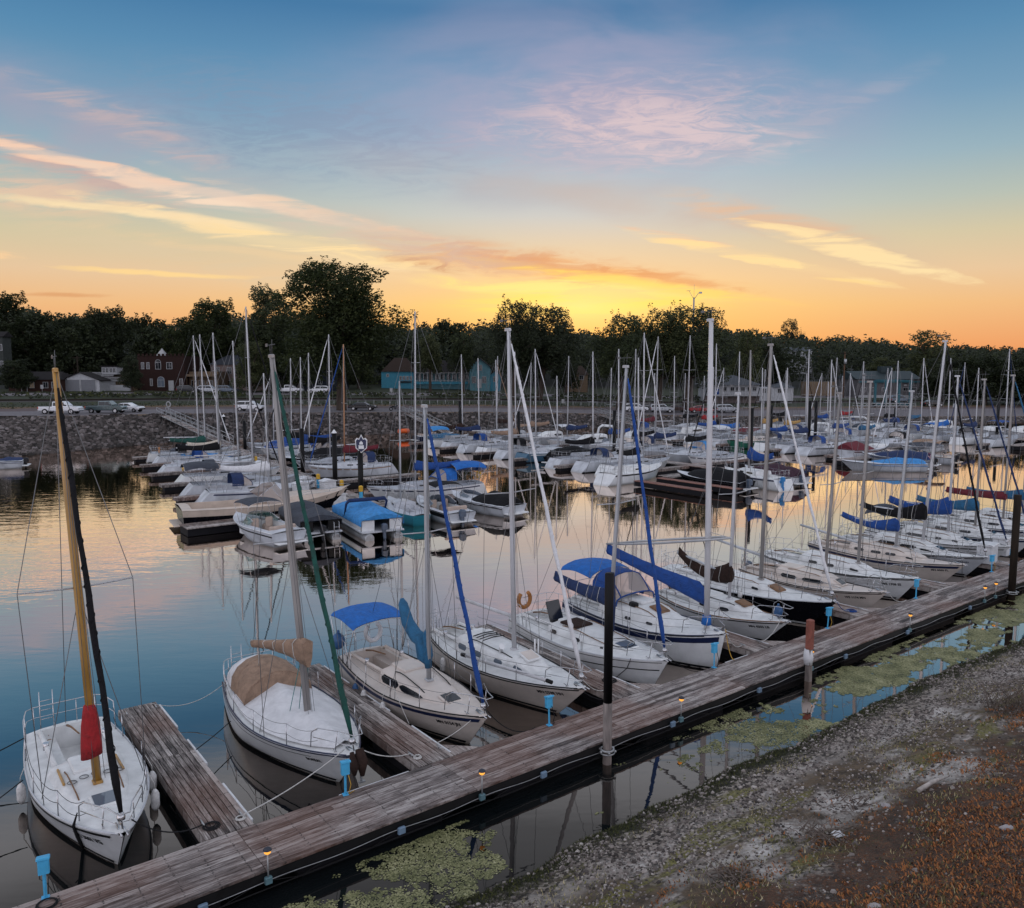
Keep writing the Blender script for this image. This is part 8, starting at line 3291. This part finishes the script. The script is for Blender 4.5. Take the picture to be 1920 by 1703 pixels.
def tree_template(seed, H, W, base=.18, nclump=22, nleaf=230, leaf=.34, lean=0.0, airy=.0):
    """returns crown and trunk meshes; H height, W crown width, base = bare trunk share"""
    rg = random.Random(seed)
    cl = []
    for i in range(nclump):
        f = (i + .5) / nclump
        z = H * (base + (1 - base) * (.06 + .88 * f))
        q = (z / H - base) / (1 - base)
        env = W / 2 * (math.sin(PI * min(1, q * .80 + .17)) ** .5)
        a = i * 2.4 + rg.uniform(-.5, .5)
        rr = env * rg.uniform(.25, .82)
        r = W * rg.uniform(.13, .21) * (1 - .35 * q)
        cl.append((Vector((rr * math.cos(a) + lean * z, rr * math.sin(a), z)), r))
    cl.append((Vector((lean * H * .6, 0, H * (base + .45 * (1 - base)))), W * .26))
    top = max(c.z + r * .8 for c, r in cl)
    mb = MB()
    for c, r in cl:
        nn = int(nleaf * (r / (W * .17)) ** 2)
        leaves(mb, c, (r, r, r * rg.uniform(.7, .95)), nn, leaf, rg)
        for _ in range(7):     # sprays that break the outline
            d = Vector((rg.gauss(0, 1), rg.gauss(0, 1), rg.gauss(.4, .8))).normalized()
            leaves(mb, c + d * r * rg.uniform(.85, 1.35), (r * .26, r * .26, r * .34), int(nn * .06), leaf * .85, rg, 0)
    tb = MB()
    r0 = W * .030 + .12
    zt = H * (base + .55 * (1 - base))
    tp = [Vector((lean * z, .15 * math.sin(z * .4 + seed), z)) for z in (-.5, .4, H * base * .6, H * base, zt * .7, zt)]
    tb.tube(tp, [r0 * 1.5, r0 * 1.05, r0 * .95, r0 * .85, r0 * .55, r0 * .25], 8)
    for c, r in cl[::2]:
        s = tp[3].lerp(tp[5], min(1, max(0, (c.z - H * base) / (H * .7))) * .7)
        m = s.lerp(c, .5) + Vector((0, 0, .06 * H * rg.uniform(-.2, .6)))
        tb.tube([s, m, c], [r0 * .32, r0 * .22, r0 * .08], 5)
    return mb, tb


TT = {}


def place_tree(kind, label, px, dd, py_top, wpx, mat=None, grp=None, rz=None, name=None):
    """a copy of one of the tree kinds, scaled so that crown width and height match"""
    H0, W0, proto_c, proto_t = TT[kind]
    (x, y, z), d = spot(px, dd)
    k = d / 1529.0
    H = 10 - (py_top - 692) * k - z
    W = wpx * k
    t = thing(name or 'broadleaf_tree', label, 'tree', (x, y, z - .2), rnd.random() * 6.28 if rz is None else rz, grp)
    t.scale = (W / W0, W / W0, H / H0)
    for me, mt, nm in ((proto_c, mat or leafA, 'crown'), (proto_t, bark, 'trunk')):
        key = (me.name, mt.name)
        if key not in _mc:
            mm = me if not me.materials else me.copy()
            mm.materials.clear()
            mm.materials.append(mt)
            _mc[key] = mm
        o = bpy.data.objects.new(nm, _mc[key])
        col.objects.link(o)
        o.parent = t
    return t


def make_kind(kind, **a):
    c, t = tree_template(**a)
    oc = c.build('crown_mesh', leafA, None, attr=True)
    ot = t.build('trunk_mesh', bark)
    mc, mt = oc.data, ot.data
    bpy.data.objects.remove(oc)
    bpy.data.objects.remove(ot)
    mc.materials.clear()
    mt.materials.clear()
    TT[kind] = (a['H'], a['W'], mc, mt)


make_kind('big', seed=4, H=27, W=19, base=.25, nclump=58, nleaf=820, leaf=.225)
make_kind('round', seed=9, H=13, W=9, base=.12, nclump=22, nleaf=460, leaf=.18)
make_kind('stem', seed=10, H=13, W=9, base=.38, nclump=22, nleaf=420, leaf=.18)
make_kind('tall', seed=15, H=22, W=13, base=.14, nclump=34, nleaf=620, leaf=.22)
make_kind('lean', seed=21, H=20, W=15, base=.30, nclump=28, nleaf=560, leaf=.22, lean=.10)
make_kind('airy', seed=33, H=18, W=13, base=.10, nclump=24, nleaf=300, leaf=.25)
make_kind('far', seed=41, H=15, W=13, base=.10, nclump=20, nleaf=460, leaf=.27)

TG = 'trees on the far shore'
place_tree('big', 'biggest tree, a dark broad crown towering over the road and houses', 640, 8, 492, 250, leafA, TG)
place_tree('tall', 'tall dark tree left of the biggest tree, behind the tallest mast', 505, 56, 538, 130, leafA, TG)
place_tree('tall', 'tree with broken outline above the stone house', 402, 72, 560, 130, leafA, TG)
place_tree('airy', 'small olive tree before the pinkish stucco house', 470, 50, 640, 90, leafB, TG)
place_tree('round', 'round dark tree shading the blue black house', 560, 50, 632, 110, leafA, TG)
place_tree('stem', 'round green tree before the restaurant porch, nearer the hip roof', 806, 52, 628, 66, leafB, TG)
place_tree('stem', 'round green tree before the restaurant porch, nearer the gabled end', 868, 52, 623, 64, leafA, TG)
place_tree('lean', 'large dark tree standing just right of the restaurant', 962, 30, 562, 105, leafC, TG)
place_tree('lean', 'wide dark tree over the green slope with glowing edges', 1012, 34, 572, 150, leafC, TG, rz=-.4)
place_tree('far', 'low tree hiding the small brown cottage', 1060, 58, 640, 70, leafC, TG)
place_tree('lean', 'tree leaning over the parked cars, first of three', 1160, 14, 588, 130, leafA, TG, rz=YAW)
place_tree('lean', 'tree leaning over the parked cars, the one with tallest trunk', 1235, 13, 578, 120, leafB, TG, rz=YAW + .5)
place_tree('lean', 'big leaning tree around the tall pale pole', 1285, 12, 572, 175, leafA, TG, rz=YAW + .2)
place_tree('airy', 'olive tree right behind the tall pale pole tree', 1398, 52, 616, 90, leafB, TG)
place_tree('far', 'tree above the white harbour building roof', 1440, 66, 640, 110, leafC, TG)
place_tree('airy', 'small tree standing out on the hill crest', 1478, 150, 598, 58, leafC, TG)
place_tree('airy', 'loose crowned tree over the boat works roof', 1740, 60, 618, 130, leafB, TG)
place_tree('round', 'bright green tree beside the boat works', 1650, 62, 668, 90, leafB, TG)
place_tree('far', 'dark willow right of the boat works', 1770, 30, 665, 110, leafC, TG)
place_tree('far', 'dark tree at the end of the shore road', 1850, 24, 668, 130, leafC, TG)
place_tree('far', 'darkest tree at the picture edge above the distant pier', 1925, 20, 670, 130, leafC, TG)
place_tree('tall', 'tall dark tree at the picture edge behind the grey green house', 10, 84, 548, 150, leafC, TG)
place_tree('tall', 'dark tree above the low brown building', 70, 76, 585, 120, leafC, TG)
place_tree('far', 'dark tree over the double garage', 140, 74, 592, 120, leafC, TG)
place_tree('tall', 'dark tree behind the house with lookout', 200, 80, 576, 120, leafC, TG)
place_tree('far', 'tree rising over the brick house turret', 282, 76, 590, 110, leafC, TG)
place_tree('far', 'tree between the brick house and the tan shop', 340, 70, 612, 90, leafA, TG)
place_tree('round', 'low dark tree before the low brown building', 30, 54, 672, 90, leafC, TG)
place_tree('round', 'small tree at the corner of the porch house', 246, 53, 664, 60, leafC, TG)
place_tree('far', 'tree behind the restaurant hip roof', 740, 92, 612, 110, leafC, TG)
place_tree('far', 'tree behind the restaurant porch roof', 840, 96, 600, 120, leafC, TG)
place_tree('far', 'bushy tree beside the dark house by the street corner', 672, 66, 640, 74, leafA, TG)

# the wooded hill: one mass of crowns
rg = random.Random(77)
mb = MB()
for i in range(1150):
    px = rg.uniform(-260, 2150)
    dd = 74 + 330 * rg.random() ** 1.25
    (x, y, z), d = spot(px, dd)
    # the wood stays below the sky line seen in the photograph
    lim = itp([(-300, 555), (0, 560), (60, 575), (110, 600), (200, 584), (310, 608), (360, 590), (430, 580), (540, 580), (760, 606), (860, 596), (1000, 598), (1110, 618), (1300, 612), (1400, 614), (1560, 630), (1700, 648), (1850, 648), (1960, 652), (2200, 650)], px)
    ztop = 10 - (lim + 14 * noise.noise((px * .013, 3.3, 0)) + rg.uniform(0, 18) - 692) * d / 1529
    hgt = min(rg.uniform(10, 17), ztop - z)
    if hgt < 4:
        continue
    w = rg.uniform(4.2, 6.5)
    n = 125 if d < 260 else 75
    sz = .46 if d < 260 else .7
    for c in ((0, 0, .62, 1.0), (rg.uniform(-.6, .6), rg.uniform(-.6, .6), .80, .6), (rg.uniform(-.7, .7), rg.uniform(-.7, .7), .45, .8), (rg.uniform(-.8, .8), rg.uniform(-.8, .8), .30, .9)):
        leaves(mb, (x + c[0] * w * .8, y + c[1] * w * .8, z + hgt * c[2]), (w * c[3] * .8, w * c[3] * .8, hgt * .26), int(n * c[3]), sz, rg)
tag(mb.build('wooded_hill', leafC, None, attr=True), 'dark wooded hillside behind the houses', 'woods', kind='stuff')
